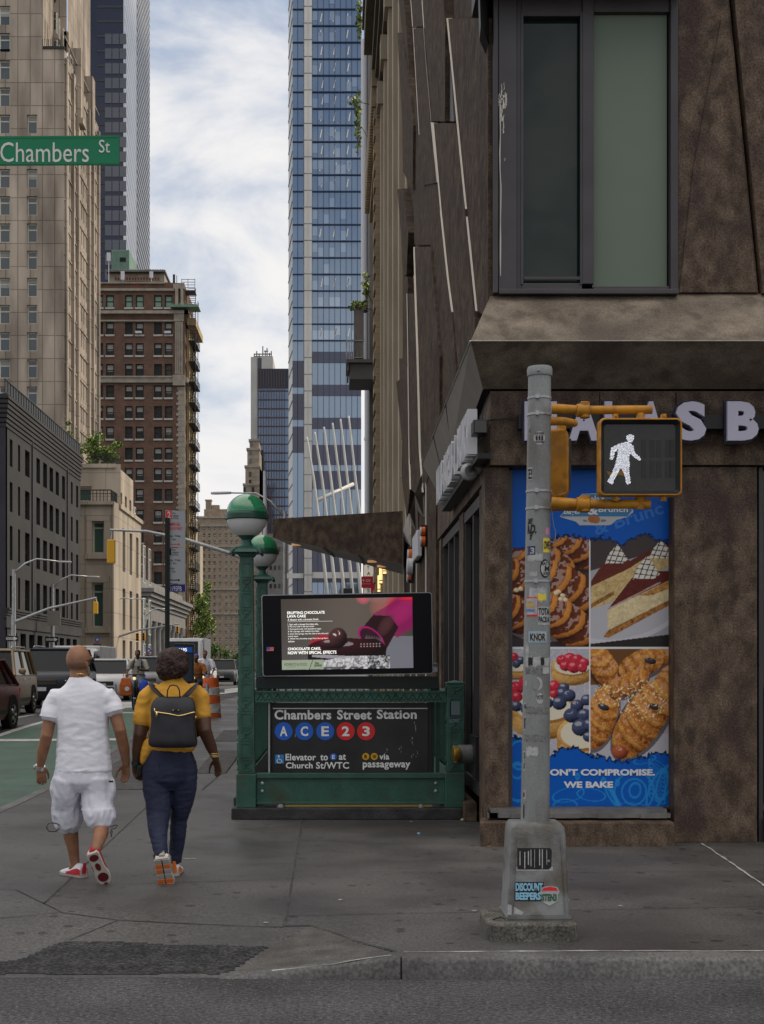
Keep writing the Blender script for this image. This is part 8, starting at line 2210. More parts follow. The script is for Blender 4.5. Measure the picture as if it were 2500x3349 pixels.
car('dark_suv', 'dark grey SUV at the right of the traffic beside the green post', 'car', (-8.05, 100, gz(100)), paint('dark_grey_car_paint', (0.06,0.063,0.068)), 4.8, 1.95, 1.86, 1.12, 1.10, 1.3, 2.0, 4.3, 4.7, .39)
car('pale_van_car', 'pale grey car behind the white shirted rider', 'car', (-9.3, 96, gz(96)), c_white, 4.6, 1.85, 1.7, 1.05, 1.0, 1.2, 1.85, 3.9, 4.4)
car('yellow_van', 'yellow van at the left edge behind the tan car', 'van', (-14.9, 62, gz(62)), paint('taxi_yellow', (0.50,0.22,0.012)), 4.8, 1.95, 2.06, 1.15, 1.1, .9, 1.4, 4.4, 4.75, .36)
def truck(name, label, cat, loc, L_, wd, H, cabL, cabH, m_box, m_cab):
    t = thing(name, label, cat, loc, 'trucks and vans in the street'); WORLD_LOC[t.name] = Vector((0,0,0)); w2 = wd/2; y0 = -L_/2
    b = MB(); b.box(-w2, w2, y0+cabL+.1, L_/2, .75, H); b.build('cargo_box', m_box, t, bevel=.04)
    b = MB(); b.rings([[(-w_,y,.45),(w_,y,.45),(w_,y,z-.1),(w_-.12,y,z),(-w_+.12,y,z),(-w_,y,z-.1)] for y, z, w_ in ((y0,1.3,w2*.90),(y0+.25,1.45,w2*.94),(y0+.75,cabH,w2*.92),(y0+cabL,cabH+.05,w2*.94))]); b.build('cab', m_cab, t, smooth=40)
    b = MB(); b.add([(-w2*.80,y0+.24,1.50),(w2*.80,y0+.24,1.50),(w2*.78,y0+.69,cabH-.14),(-w2*.78,y0+.69,cabH-.14)], [(0,1,2,3)]); b.build('windscreen', m_cglass, t)
    for s in (-1,1):
        b = MB(); b.box(s*(w2*.95), s*(w2*.95-.03), y0+.75, y0+cabL-.2, 1.45, cabH-.2); b.build('side_window', m_cglass, t)
        b = MB(); b.box(s*w2*.55, s*w2*.85, y0-.02, y0+.1, .85, 1.05); b.build('headlight', m_lens, t, bevel=.02); b = MB(); b.box(s*(w2+.05), s*(w2+.2), y0+.5, y0+.56, 1.4, 1.8); b.build('mirror', m_trim, t)
        for yy in (y0+.8, L_/2-1.1): wheel(t, s*(w2-.12), yy, .40, s)
    b = MB(); b.box(-w2*.5, w2*.5, y0-.03, y0+.05, .8, 1.15); b.box(-w2*.9, w2*.9, y0-.06, y0+.06, .42, .62); b.build('grille', m_trim, t)
    return t
truck('box_truck', 'white box truck behind the sunglasses of the man', 'truck', (-12.1, 66, gz(66)), 6.5, 2.2, 2.28, 1.9, 2.1, c_white, c_white)
truck('white_van', 'white delivery van behind the hair of the woman', 'van', (-8.15, 76, gz(76)), 5.6, 2.05, 2.85, 1.6, 2.80, c_white, c_white)

# ================================================================ street furniture
def lamp_arm(t, base, top, head, r=.07, m=m_steel):
    b = MB(); b.tube([base, Vector(base).lerp(Vector(top), .5), top], [r*1.5, r*1.2, r], 12); b.build('pole', m, t, smooth=40)
    p, q_ = Vector(top), Vector(head); mid = p.lerp(q_, .5)+Vector((0,0,.14*(q_-p).length))
    b = MB(); b.tube([p+Vector((0,0,-.25)), p.lerp(mid,.5)+Vector((0,0,.05)), mid, q_], [r*.7,r*.6,r*.5,r*.45], 8); b.build('arm', m, t, smooth=True)
    d = (q_-p); d.z = 0; d.normalize(); s = Vector((-d.y,d.x,0))
    b = MB(); b.rings([[q_+d*a+s*(w_*c_)+Vector((0,0,z_)) for c_, z_ in ((-1,-.05),(1,-.05),(.8,.05),(-.8,.05))] for a, w_ in ((-.15,.06),(.1,.14),(.55,.15),(.75,.08))]); b.build('lamp_head', m, t, bevel=.02)
LG = 'street lamps along the avenue'
def lp(px, Y, top_py): return (wx(px,Y), Y, gz(Y)), (wx(px,Y), Y, wz(top_py,Y))
for px, Y, tp, hpx, hpy, lab in ((45,88,1862,185,1833,'street lamp with a curved arm, leftmost of the row before the charcoal building'), (172,102,1912,285,1883,'street lamp with a blank board on its pole, second of the row'), (354,128,1980,440,1957,'street lamp in front of the low tan stone building'), (470,150,2014,545,1990,'thin white street lamp beside the columned building')):
    t = thing('street_lamp', lab, 'street lamp', lp(px,Y,tp)[0], LG); a, c = lp(px, Y, tp); lamp_arm(t, a, c, (wx(hpx,Y), Y+1, wz(hpy,Y)), .11)
    if px == 172: b = MB(); b.box(wx(155,Y-.2), wx(198,Y-.2), Y-.25, Y-.2, wz(2047,Y), wz(1998,Y)); b.build('blank_board', M('board_back', (0.25,0.235,0.21), rough=.7), t)
    if px == 354: b = MB(); b.box(a[0]-.3, a[0]+.3, Y-.35, Y+.25, gz(Y), wz(2110,Y)); b.build('control_cabinet', M('cabinet_grey', (0.12,0.12,0.12), rough=.5), t, bevel=.03)
RY = 60.0
t = thing('street_lamp', 'street lamp reaching left from behind the globe lamps', 'street lamp', (wx(932,RY), RY, gz(RY)), LG); lamp_arm(t, (wx(932,RY),RY,gz(RY)), (wx(932,RY),RY,wz(1672,RY)), (wx(742,RY),RY+.5,wz(1607,RY)), .075)
t = thing('white_pole', 'slim white pole between the two globe lamps', 'pole', (wx(868,RY), RY, gz(RY))); b = MB(); b.tube([(wx(868,RY),RY,gz(RY)), (wx(868,RY),RY,wz(1680,RY)), (wx(866,RY),RY,wz(1540,RY))], [.11,.09,.06], 10); b.build('shaft', m_white_plastic, t, smooth=40)
b = MB(); b.lathe([(.13,0),(.13,.1)], (wx(868,RY),RY,wz(1682,RY)), 10); b.build('collar', m_steel, t)
def signal_box(t, c, h, w_, facing=-1, m=m_signal_far, lit=False):
    b = MB(); b.box(c[0]-w_/2, c[0]+w_/2, c[1]-.10, c[1]+.10, c[2]-h/2, c[2]+h/2); b.build('signal_housing', m, t, bevel=.04)
    for k in range(3):
        z = c[2]+h*(.32-.32*k); y = c[1]+facing*.10
        b = MB(); b.lathe([(w_*.34,0),(w_*.40,.10 if facing > 0 else -.10),(w_*.44,.10 if facing > 0 else -.10),(w_*.40,0)], (c[0], y, z), 12, axis='y'); b.build('visor', m, t)
        b = MB(); b.lathe([(w_*.33,-.004),(w_*.33,.012)], (c[0], y, z), 12, axis='y'); b.build('lens', m_dark, t)
def mast(label, pole, arm, boxes, r=.09, Y=60, facing=-1):
    t = thing('traffic_signal', label, 'traffic signal', (wx(pole[0],Y), Y, gz(Y)), 'traffic signals on mast arms')
    b = MB(); b.tube([(wx(pole[0],Y),Y,gz(Y)), (wx(pole[0],Y),Y,wz(pole[1],Y))], [r*1.3,r], 12); b.build('pole', m_steel, t, smooth=40)
    b = MB(); b.tube([(wx(px,Y),Y,wz(py,Y)) for px, py in arm], [r*(1-.5*i/(len(arm)-1)) for i in range(len(arm))], 10); b.build('mast_arm', m_steel, t, smooth=40)
    for px, py, h, w_, hang in boxes:
        signal_box(t, (wx(px,Y), Y, wz(py,Y)), h*Y/F, w_*Y/F, facing)
        if hang: b = MB(); b.tube([(wx(px,Y),Y,wz(hang,Y)), (wx(px+3,Y),Y,wz(hang+10,Y)), (wx(px,Y),Y,wz(py-h/2,Y))], .04, 6); b.build('hanger', m_steel, t)
mast('yellow traffic signal hanging from a long grey arm at the right of the tan building', (868,1700), [(868,1858),(763,1813),(607,1764),(480,1738),(360,1733)], [(364,1804,78,27,1736)], .10, 61, 1)
mast('yellow traffic signal on the mast arm crossing the charcoal building', (42,2010), [(42,2037),(160,1990),(316,1955)], [(313,1988,40,15,1957)], .11, 88, 1)
mast('pair of yellow traffic signals on the mast arm above the cyclist', (357,2085), [(357,2092),(450,2062),(588,2040)], [(450,2084,26,11,2062),(470,2083,26,11,2058),(581,2061,24,9,2041)], .12, 128, -1)
for px, y, Y, lab in ((42,2089,84,'black one way arrow sign nearest the left edge'), (172,2092,98,'black one way arrow sign beside the lamp with the blank board')):
    t = thing('arrow_sign', lab, 'sign', (wx(px,Y),Y,gz(Y)), 'one way signs'); x0_, x1_, z0_, z1_ = wx(px-22,Y), wx(px+22,Y), wz(y+9,Y), wz(y-9,Y)
    b = MB(); b.box(x0_, x1_, Y-.3, Y-.27, z0_, z1_); b.build('plate', m_blk, t)
    zc = (z0_+z1_)/2; b = MB(); b.prism([(x0_+.08,Y-.31,zc-.07),(x1_-.28,Y-.31,zc-.07),(x1_-.28,Y-.31,zc-.14),(x1_-.06,Y-.31,zc),(x1_-.28,Y-.31,zc+.14),(x1_-.28,Y-.31,zc+.07),(x0_+.08,Y-.31,zc+.07)], (0,.008,0)); o = b.build('arrow', m_srf, t)
    lettering('sign_lettering', 'ONE WAY', m_blk, t, x0_+.10, x1_-.30, zc-.05, zc+.05, Y-.315, .02, .002)
    b = MB(); b.tube([(wx(px-8,Y),Y-.24,gz(Y)), (wx(px-8,Y),Y-.24,z1_+.1)], .035, 8); b.build('post', m_steel, t)
for px, y, Y, lab in ((319,2092,112,'round blue and red sign at the foot of the tan building'), (487,2128,130,'small round blue sign right of the cyclist')):
    t = thing('round_sign', lab, 'sign', (wx(px,Y),Y,gz(Y)), 'round blue signs'); r_ = 8*Y/F
    b = MB(); b.lathe([(r_,-.02),(r_,0)], (wx(px,Y),Y-.1,wz(y,Y)), 18, axis='y'); b.build('disc', m_bl, t); b = MB(); b.lathe([(r_*.5,-.01),(r_*.5,0)], (wx(px,Y),Y-.125,wz(y,Y)), 12, axis='y'); b.build('emblem', m_srf, t)
    b = MB(); b.box(wx(px,Y)-.2, wx(px,Y)+.2, Y-.12, Y-.1, wz(y+12,Y), wz(y+8,Y)); b.build('red_plate', m_rd, t); b = MB(); b.box(wx(px,Y)-.32, wx(px,Y)+.32, Y-.1, Y-.08, wz(y+24,Y), wz(y+14,Y)); b.tube([(wx(px,Y),Y-.06,gz(Y)), (wx(px,Y),Y-.06,wz(y-6,Y))], .04, 6); b.build('post', m_green, t)
# parking sign on its dark post
QY = 21.0
t = thing('parking_sign', 'dark signpost with two parking rule plates and a blue number plate above the woman', 'sign', (wx(548,QY), QY, g(QY)))
qx, qz_ = lambda px: wx(px,QY), lambda py: wz(py,QY)
b = MB(); b.box(qx(541), qx(556), QY-.05, QY-.02, g(QY), qz_(1694)); b.box(qx(547), qx(550), QY-.06, QY-.05, g(QY), qz_(1694)); b.build('post', M('dark_green_post', (0.008,0.014,0.012), rough=.5), t)
m_plate = M('grey_white_plate', (0.33,0.34,0.36), rough=.5)
px_ = lambda x: 500+x*.1446; py_ = lambda y: 1640+y*.1446
for i, (y0_, y1_, e0_, e1_) in enumerate(((190,1040,205,232),(1050,1860,1062,1070))):
    b = MB(); b.prism([(qx(px_(285)),QY-.012,qz_(py_(y0_))),(qx(px_(740)),QY-.012,qz_(py_(y0_+40 if i == 0 else y0_+15))),(qx(px_(740)),QY-.012,qz_(py_(y1_))),(qx(px_(285)),QY-.012,qz_(py_(y1_-10)))], (0,.006,0)); b.build('plate', m_plate, t)
def ql(s, a, e, y0_, y1_, m, bold=.02): lettering('sign_lettering', s, m, t, qx(px_(a)), qx(px_(e)), qz_(py_(y1_)), qz_(py_(y0_)), QY-.016, bold, .001)
b = MB(); b.box(qx(px_(298)), qx(px_(430)), QY-.0145, QY-.0125, qz_(py_(400)), qz_(py_(210))); b.build('red_panel', m_rd, t); b = MB(); b.box(qx(px_(380)), qx(px_(590)), QY-.0145, QY-.0125, qz_(py_(978)), qz_(py_(960))); b.build('arrow_shaft', m_rd, t)
ql('2', 335, 405, 228, 388, m_srf, .03)
for i, s in enumerate(('hour','metered','parking')): ql(s, 445, 520+60*min(i,1)-5*(i == 2), 240+58*i, 285+58*i, m_blk, 0); ql(s, 445, 520+60*min(i,1)-5*(i == 2), 1070+58*i, 1115+58*i, m_blk, 0)
ql('COMMERCIAL', 300, 622, 480, 545, m_rd); ql('VEHICLES ONLY', 300, 672, 570, 640, m_rd); ql('Monday - Friday', 300, 628, 755, 815, m_blk, 0); ql('8am - 2pm', 330, 525, 835, 890, m_blk, 0); ql('Monday - Friday', 300, 628, 1305, 1365, m_blk, 0); ql('2pm - 7pm', 330, 525, 1380, 1430, m_blk, 0); ql('Saturday', 300, 492, 1490, 1545, m_blk, 0); ql('8am - 7pm', 330, 515, 1565, 1615, m_blk, 0)
for yc, m in ((969, m_rd), (1780, m_blk)): b = MB(); b.prism([(qx(px_(580)),QY-.016,qz_(py_(yc-35))),(qx(px_(618)),QY-.016,qz_(py_(yc))),(qx(px_(580)),QY-.016,qz_(py_(yc+35)))], (0,.003,0)); b.build('arrow_head', m, t)
b = MB(); b.box(qx(px_(380)), qx(px_(590)), QY-.0145, QY-.0125, qz_(py_(1790)), qz_(py_(1770))); b.box(qx(px_(300)), qx(px_(424)), QY-.0145, QY-.0125, qz_(py_(1215)), qz_(py_(1060))); b.build('black_panel', m_blk, t)
b = MB(); b.box(qx(px_(285)), qx(px_(735)), QY-.015, QY-.006, qz_(py_(2045)), qz_(py_(1880))); b.build('blue_plate', M('sign_deep_blue', (0.006,0.010,0.16), rough=.4), t); ql('80195PB', 330, 655, 1920, 2030, m_srf, 0)
# barrel, delineator, kiosk
BY = 32.4; bx_ = wx(690,BY); bz = gz(BY); k = BY/F
t = thing('traffic_barrel', 'orange and white striped traffic barrel on a black rubber base by the green post', 'barrel', (bx_, BY, bz))
b = MB(); prof = [(34,10),(33.5,30),(33,32),(31.5,60),(31,62),(29.5,88),(29,90),(27.5,112),(27,114),(25.5,138),(24,146)]
m_or = M('barrel_orange', (0.62,0.115,0.025), (0.52,0.09,0.02), 6, .5, c3=(0.32,0.08,0.03), s3=2); m_rw = M('reflective_band', (0.52,0.50,0.48), (0.34,0.32,0.30), 8, .5)
for (r0, h0), (r1, h1), mm in ((prof[0],prof[1],0),(prof[2],prof[3],1),(prof[4],prof[5],0),(prof[6],prof[7],1),(prof[8],prof[9],0),(prof[9],prof[10],0)): b.lathe([(r0*k,h0*k),(r1*k,h1*k)], (bx_,BY,bz), 24, mm)
b.build('drum', [m_or, m_rw], t, smooth=40)
b = MB(); b.lathe([(46*k,0),(46*k,8*k),(36*k,11*k)], (bx_,BY,bz), 8); b.build('rubber_base', m_tyre, t)
b = MB(); b.tube([(bx_-.03,BY,bz+146*k), (bx_,BY,bz+152*k), (bx_+.03,BY,bz+146*k)], .018, 6); b.build('handle', m_or, t)
for px, Y, tp, lab in ((678,31.8,2236,'grey flexible post standing just left of the orange barrel'), (377,36,2238,'grey flexible post at the right shoulder of the man in white')):
    t = thing('delineator_post', lab, 'bollard', (wx(px,Y), Y, gz(Y))); b = MB(); b.tube([(wx(px,Y),Y,gz(Y)), (wx(px,Y),Y,wz(tp,Y))], .035, 12); b.build('shaft', m_steel, t, smooth=40); b = MB(); b.lathe([(.10,0),(.08,.03)], (wx(px,Y),Y,gz(Y)), 12); b.build('base', m_tyre, t)
KY_ = 40.0; kx = lambda px: wx(px,KY_)
t = thing('info_kiosk', 'tall grey information kiosk with a lit blue screen behind the woman', 'kiosk', (kx(606), KY_, g(KY_)))
b = MB(); b.prism([(kx(577),KY_-.6,g(KY_)),(kx(634),KY_,g(KY_)),(kx(634),KY_+.2,g(KY_)),(kx(577),KY_-.35,g(KY_))], (0,0,wz(2106,KY_)-g(KY_))); b.build('housing', M('kiosk_grey', (0.07,0.07,0.068), rough=.35, metal=.4), t, bevel=.02)
def kp(u, py, d=.02):
    a, e = Vector((kx(577),KY_-.6,0)), Vector((kx(634),KY_,0)); p = a.lerp(e, u); n_ = Vector((.55,-1,0)).normalized(); p = p+n_*d*-1+Vector((0,-.03,0)); return (p.x, p.y-d, wz(py,KY_-.3))
for u0, u1, y0_, y1_, m, nm in ((.06,.95,2116,2134,E('kiosk_blue_screen', (0.02,0.10,0.42), .22),'title_screen'),(.06,.95,2138,2230,E('kiosk_dark_screen', (0.025,0.035,0.05), .2),'main_screen'),(.55,.90,2211,2218,E('kiosk_orange_bar', (0.6,0.22,0.05), .5),'orange_bar')):
    b = MB(); d = .02 if nm != 'orange_bar' else .03; b.add([kp(u0,y1_,d),kp(u1,y1_,d),kp(u1,y0_,d),kp(u0,y0_,d)], [(0,1,2,3)]); b.build(nm, m, t)
lettering('screen_lettering', '80195', m_st, t, kx(586), kx(620), wz(2131,39.4), wz(2120,39.4), 39.3, .02, .002)

# ================================================================ riders in the middle distance
m_cream = M('cream_cotton', (0.42,0.385,0.33), (0.36,0.33,0.28), 8, .8, .3, 40); m_lj = M('pale_denim', (0.15,0.21,0.31), (0.11,0.16,0.25), 10, .8); m_orj = M('orange_jacket', (0.40,0.13,0.025), (0.32,0.10,0.02), 8, .7); m_cobalt = M('cobalt_cloth', (0.02,0.06,0.42), rough=.7); m_obag = M('orange_delivery_bag', (0.46,0.11,0.02), (0.34,0.075,0.015), 9, .7)
def bicycle(label, x, y, m):
    z = gz(y); t = thing('bicycle', label, 'bicycle', (x, y, z), 'bicycles of the riders')
    for yy in (-.52, .55):
        b = MB(); n = 26; b.rings([[(x+.022*math.cos(2*math.pi*j/6), y+yy+(.33+.022*math.sin(2*math.pi*j/6))*math.cos(2*math.pi*k/n), z+.352+(.33+.022*math.sin(2*math.pi*j/6))*math.sin(2*math.pi*k/n)) for j in range(6)] for k in range(n+1)], cap=False); b.build('tyre', m_tyre, t, smooth=True)
        b = MB(); b.lathe([(.035,-.05),(.035,.05)], (x,y+yy,z+.352), 10, axis='x'); [b.tube([(x,y+yy,z+.352),(x,y+yy+.31*math.cos(a),z+.352+.31*math.sin(a))], .004, 3) for a in [k*math.pi/6 for k in range(12)]]; b.build('spokes', m_rim, t)
    f = lambda dy, dz, dx=0: (x+dx, y+dy, z+dz)
    b = MB()
    for p, q_ in ((f(.02,.28),f(.14,.82)),(f(.02,.28),f(-.34,.76)),(f(.13,.72),f(-.34,.84)),(f(.02,.28),f(.55,.352)),(f(.13,.66),f(.55,.352)),(f(-.33,.90),f(-.52,.352))): b.tube([p, q_], .022, 8)
    b.build('frame', m, t, smooth=True); b = MB(); b.ball(f(.16,.86), (.07,.13,.035), 10, 6); b.build('saddle', m_trim, t, smooth=True)
    b = MB(); b.tube([f(-.30,1.04,-.29), f(-.36,1.06,-.12), f(-.36,1.04,0), f(-.36,1.06,.12), f(-.30,1.04,.29)], .016, 8); b.tube([f(-.36,1.04),f(-.33,.86)], .018, 8); b.build('handlebar', m_trim, t, smooth=True)
    b = MB(); b.ball(f(-.43,.94), .05, 10, 8); b.build('headlight', E('bike_lamp', (1.0,.75,.35), .6), t, smooth=True); b = MB(); b.box(x-.06,x+.06,y-.44,y-.36,z+1.0,z+1.07); b.build('display', m_trim, t)
    return t
def rider(label, x, y, head, m_top, m_leg, m_sk, hair, lean=0, phone=False, scale=1.0):
    z = gz(y); t = thing('person', label, 'person', (x, y, z)); f = lambda dx, dy, dz: Vector((x+dx, y+dy, z+dz)); up = Vector((1,0,0)); fwd = Vector((0,-1,0))
    H = head; hc = f(lean, -.10, H-.12)
    sh = f(lean*.8, -.02, H-.34); hip = f(0, .12, .95)
    la, ra = (f(lean-.20,-.02,H-.36), f(lean-.30,-.08,H-.62), f(-.29,-.26,1.08)), (f(lean+.20,-.02,H-.36), f(lean+.31,-.10,H-.62), f(lean+.06,-.34,H-.60) if phone else f(.29,-.26,1.08))
    lm = [([sh, hc+Vector((0,.02,-.06))], [.055,.05], up), ([hip, hip.lerp(sh,.5), sh], [(.15,.11),(.15,.10),(.13,.085)], up)]
    for a, e, h_ in (la, ra): lm.append(([sh.lerp(a,.6), a, a.lerp(e,.6), e, e.lerp(h_,.6), h_], [.055,.056,.045,.038,.034,.026], up)); hand(lm, h_, h_+Vector((0,-.10,-.05)), (1 if a.x < x else -1,0,.2), (0,-.3,-1), .8, .85)
    for s, (ky, kz, fy, fz) in ((-1,(-.30,.62,-.10,.16)),(1,(-.32,.78,-.14,.32))): lm.append(([hip+Vector((s*.09,0,0)), f(s*.14,ky,kz), f(s*.13,(ky+fy)/2+.02,(kz+fz)/2), f(s*.12,fy,fz)], [.085,.06,.05,.035], up))
    fuse('body', m_sk, t, lm, .012, 3, balls=[(hc, (.078,.092,.11)), (hc+Vector((0,-.035,-.06)), (.058,.06,.055)), (hc+Vector((0,-.095,-.02)), (.013,.016,.022)), (hc+Vector((.078,.0,-.02)), (.01,.02,.03)), (hc+Vector((-.078,.0,-.02)), (.01,.02,.03))])
    for s in (-1,1): b = MB(); b.ball(hc+Vector((.03*s,-.082,.012)), .012, 8, 6); b.build('eye', m_white_plastic, t, smooth=True)
    b = MB(); b.tube([hc+Vector((-.025,-.092,-.065)), hc+Vector((.025,-.092,-.065))], .006, 5); b.build('mouth', m_hair, t)
    fuse('hair' if hair is m_hair else 'head_cover', hair, t, [], .012, 2, balls=[(hc+Vector((0,.02,.04)), (.086,.093,.085))])
    tl = [([hip+Vector((0,0,-.02)), hip.lerp(sh,.4), hip.lerp(sh,.8), sh+Vector((0,0,.04))], [(.18,.14),(.185,.13),(.19,.12),(.10,.08)], up)] + [([sh.lerp(a,.6), a, a.lerp(e,.85)], [.075,.078,.066], up) for a, e, h_ in (la, ra)]
    fuse('shirt', m_top, t, tl, .014, 4, amp=.008, freq=(9,9,12), seed=int(abs(x*10)))
    pl = [([hip+Vector((0,.02,.04)), hip+Vector((0,0,-.06))], [(.175,.14),(.17,.14)], up)] + [([hip+Vector((s*.08,0,-.02)), f(s*.14,ky,kz), f(s*.13,(ky+fy)/2+.02,(kz+fz)/2), f(s*.12,fy,fz+.05)], [.105,.078,.066,.052], up) for s, (ky,kz,fy,fz) in ((-1,(-.30,.62,-.10,.16)),(1,(-.32,.78,-.14,.32)))]
    fuse('trousers', m_leg, t, pl, .014, 3, amp=.006, freq=(9,9,14), seed=3)
    for s, fy, fz in ((-1,-.10,.16),(1,-.14,.32)): b = MB(); b.ball(f(s*.12,fy-.07,fz-.03), (.045,.12,.045), 10, 8); b.build('shoe', m_whs, t, smooth=True)
    return t, f, hc, sh
x1_ = wx(452,41.5)
bicycle('delivery bicycle with a black tyre and small front lamp, nearest the camera', x1_-.05, 41.5, m_trim)
t, f, hc, sh = rider('delivery cyclist in a cream T-shirt looking at his phone between the man and woman', x1_, 41.5, 1.80, m_cream, m_lj, m_skin2, m_hair, 0, True)
for s in (-1,1): b = MB(); b.tube([sh+Vector((s*.10,.02,.06)), sh+Vector((s*.12,-.12,-.02)), sh+Vector((s*.13,-.135,-.22))], .022, 6); b.build('backpack_strap', M('navy_strap', (0.03,0.045,0.09), rough=.7) if s < 0 else bpy.data.materials['navy_strap'], t, smooth=True)
b = MB(); b.box(x1_+.03, x1_+.10, 41.10, 41.115, gz(41.5)+1.20, gz(41.5)+1.31); tag(b.build('phone', m_black_gloss, bevel=.004), 'phone in the hand of the delivery cyclist', 'phone')
t = thing('delivery_bag', 'orange delivery bag hanging from the handlebar of the cyclist', 'bag', f(-.33,-.42,.72)); b = MB(); c = f(-.30,-.42,.70); b.rings([[c+Vector((sx_*w_,sy_*d_,z_)) for sx_, sy_ in ((-1,-1),(1,-1),(1,1),(-1,1))] for z_, w_, d_ in ((-.27,.16,.09),(-.22,.19,.10),(.05,.185,.09),(.26,.13,.04))]); b.build('bag_body', m_obag, t, bevel=.03)
b = MB(); b.tube([c+Vector((-.08,0,.29)), c+Vector((-.06,.05,.42)), c+Vector((.06,.05,.42)), c+Vector((.08,0,.29))], .012, 6); b.build('bag_handle', m_obag, t)
b = MB(); b.lathe([(.07,-.004),(.07,0)], (c.x+.05, c.y-.125, c.z-.06), 14, axis='y'); b.build('printed_badge', m_srf, t)
t = thing('plastic_bag', 'bright blue plastic bag hanging beside the delivery bicycle', 'bag', f(.22,-.42,.62)); c = f(.24,-.40,.66); b = MB(); b.ball(c, (.15,.10,.24), 14, 10); o = b.build('bag_body', m_cobalt, t, smooth=True); b = MB(); b.tube([c+Vector((0,0,.2)), c+Vector((.02,.04,.40))], .012, 6); b.build('bag_handle', m_cobalt, t)
x2_ = wx(668,46); bicycle('bicycle under the rider in the white shirt', x2_+.02, 46, m_steel)
rider('rider in a white V neck T-shirt beyond the orange barrel', x2_, 46, 1.84, m_tee, m_lj, M('brown_skin', (0.19,0.10,0.065), rough=.5), m_hair, .03)
x3_ = wx(643,44); bicycle('bicycle under the rider in the orange jacket', x3_-.05, 44, m_trim)
rider('rider in an orange jacket and blue head cover beside the information kiosk', x3_, 44, 1.70, m_orj, m_trim, m_skin2, m_cobalt, 0)

# ================================================================ trees and roof garden
m_bark = M('bark', (0.07,0.055,0.04), (0.045,0.035,0.028), 10, .9, .5, 30)
def tree(name, label, c, trunk_base, r, n, size, seed, clumps, mats=None):
    t = thing(name, label, 'tree' if 'tree' in name else 'shrub', trunk_base); q = random.Random(seed); b = MB()
    for k in range(clumps):
        a = Vector((q.gauss(0,.45), q.gauss(0,.45), q.gauss(0,.45))); p = Vector(c)+Vector((a.x*r[0], a.y*r[1], a.z*r[2])); s = q.uniform(.28,.5)
        leaves(b, p, (r[0]*s, r[1]*s, r[2]*s), n//clumps, size, seed*31+k)
    b.build('crown', mats or [m_leaf, m_leaf2, m_leaf3], t)
    b = MB(); base = Vector(trunk_base); top = Vector(c)
    b.tube([base, base.lerp(top,.5)+Vector((.1,0,0)), top], [.16*r[0]/2,.11*r[0]/2,.05*r[0]/2], 8)
    for k in range(5): a = k*2*math.pi/5; b.tube([base.lerp(top,.55), top+Vector((r[0]*.5*math.cos(a), r[1]*.5*math.sin(a), r[2]*.25))], [.07*r[0]/2,.02*r[0]/2], 6)
    b.build('trunk', m_bark, t, smooth=True)
TY = 150.0
tree('street_tree', 'sunlit green street tree in front of the tan brick apartment block', (wx(662,TY), TY, wz(2020,TY)), (wx(655,TY), TY, gz(TY)), (1.25,1.3,2.5), 3600, .30, 4, 26)
tree('small_tree', 'low dark green tree far down the street beside the green post', (wx(735,170), 170, wz(2150,170)), (wx(735,170), 170, gz(170)), (2.6,2.4,2.0), 1200, .36, 9, 10, [m_leaf2, m_leaf, m_leaf2])
GY = 130.8
tree('roof_shrub', 'large green shrub on the roof terrace of the tan stone building', (wx(315,GY), GY, wz(1482,GY)), (wx(315,GY), GY, zU), (1.9,1.2,1.25), 2600, .26, 5, 16)
tree('roof_shrub', 'smaller shrub at the right end of the roof terrace', (wx(365,GY), GY, wz(1500,GY)), (wx(365,GY), GY, zU), (.75,.8,.65), 700, .22, 6, 8)
tree('roof_shrub', 'small leafy shrub behind the roof railing of the charcoal building', (wx(158,112), 118, wz(1420,118)), (wx(158,112), 118, ctop), (.8,.8,.55), 500, .2, 8, 6)
b = MB(); 
for i in range(30): b.box(wx(300+3*i,YU), wx(300+3*i,YU)+.03, YU+.2, YU+.24, zU, zU+1.0)
b.box(wx(300,YU), wx(390,YU), YU+.2, YU+.24, zU+1.0, zU+1.06); o = b.build('roof_railing', m_blkframe, T)

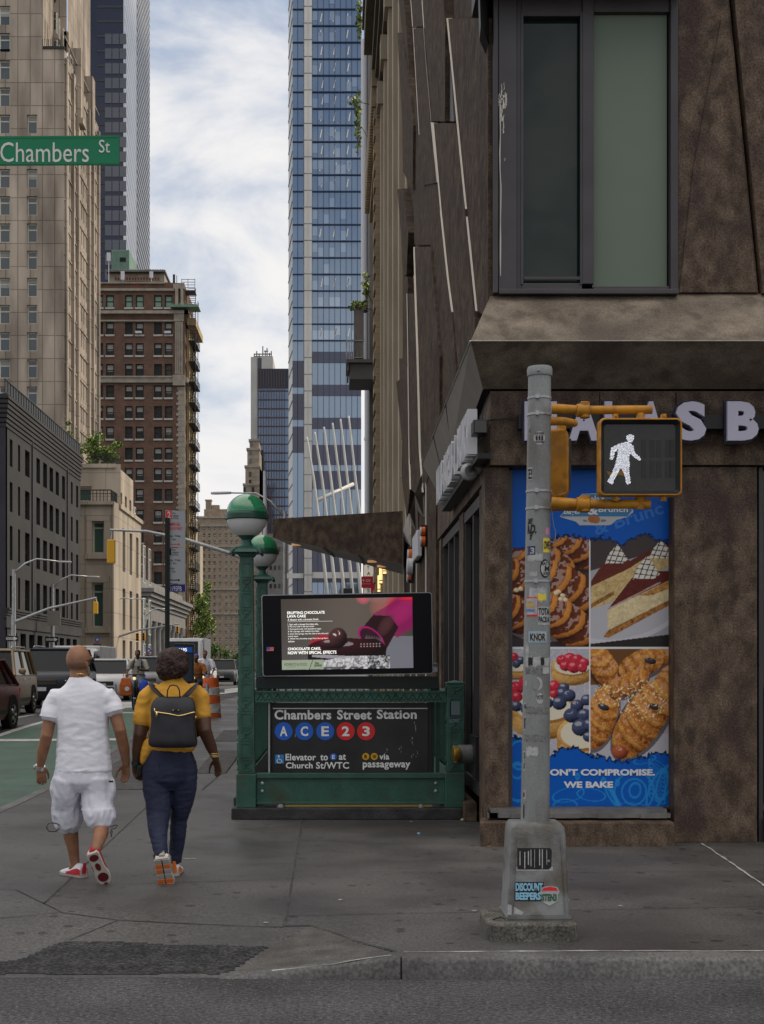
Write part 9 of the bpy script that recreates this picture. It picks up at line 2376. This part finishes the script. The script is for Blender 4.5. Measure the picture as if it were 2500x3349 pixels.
# ================================================================ litter and small things
q = random.Random(12)
def crumple(name, label, px, py, s, m, cat='litter'):
    c = on_walk(px, py); b = MB(); b.ball((0,0,0), (s,s*.8,s*.5), 12, 8); v = []
    for p in b.v: k = 1+.55*noise.noise(Vector(p)*(2.2/s)+Vector((px,py,0))); v.append((c.x+p[0]*k, c.y+p[1]*k, c.z+max(-s*.3,p[2]*k)+s*.3))
    b.v = v; o = b.build(name, m); return tag(o, label, cat, 'litter at the foot of the corner building')
crumple('paper_scrap', 'crumpled white paper at the right end of the stone kerb', 1475, 2668, .055, m_pap); crumple('paper_scrap', 'crumpled tan paper bag beside the white paper scrap', 1498, 2672, .05, M('kraft_paper', (0.33,0.19,0.08), rough=.8)); crumple('paper_scrap', 'small pale paper ball, nearest the brown plinth', 1516, 2684, .03, M('cream_paper', (0.42,0.37,0.28), rough=.8)); crumple('plastic_scrap', 'tiny blue plastic scrap on the pavement before the railing', 1370, 2728, .016, m_sb)
def flat_scrap(label, px, py, w_, h_, m, a=0.0):
    c = on_walk(px, py); b = MB(); P = [Vector((x*w_*math.cos(a)-y*h_*math.sin(a), x*w_*math.sin(a)+y*h_*math.cos(a), 0)) for x, y in ((-.5,-.5),(.5,-.4),(.45,.5),(-.5,.4))]; b.prism([c+p+Vector((0,0,.007)) for p in P], (0,0,.004)); return tag(b.build('paper_scrap', m), label, 'litter', 'flat scraps on the pavement')
flat_scrap('thin white paper strip on the pavement right of the shoes of the woman', 622, 2812, .10, .012, m_pap, .1); flat_scrap('yellow scrap at the foot of the concrete pole footing', 1878, 3074, .035, .015, m_yellow, .2); flat_scrap('orange scrap under the left corner of the brown plinth', 1600, 2771, .035, .02, m_yellow)
for px, py, lab in ((1113,2947,'white scrap alone in the middle of the pavement'), (870,3022,'white scrap near the joint before the ramp'), (2030,2967,'white scrap right of the signal pole'), (1345,2690,'white scrap in front of the stone kerb'), (1552,2983,'white scrap left of the pole footing')): flat_scrap(lab, px, py, .03, .016, m_pap, px)
t = thing('white_carton', 'white carton leaning behind the right side of the pole base', 'carton', (wx(1853,8.75), 8.75, .112)); Yc = 8.66; b = MB(); b.prism([(wx(1846,Yc),Yc,wz(3008,Yc)),(wx(1860,Yc),Yc,wz(3004,Yc)),(wx(1862,Yc),Yc,wz(2940,Yc)),(wx(1846,Yc),Yc,wz(2938,Yc))], (-.01,.10,0)); b.build('box', m_whs, t, bevel=.004); b = MB(); b.box(wx(1850,Yc), wx(1857,Yc), Yc-.004, Yc-.001, wz(2975,Yc), wz(2972,Yc)); b.build('flap_slot', m_steel, t)
t = thing('pole_rubbish', 'dark twig and wire lying at the left edge of the pole footing', 'litter', on_walk(1625, 3010)); b = MB(); b.tube([W(1612,3008,8.4), W(1640,3000,8.36), W(1652,3006,8.33)], .004, 5); b.build('twig', m_black, t)
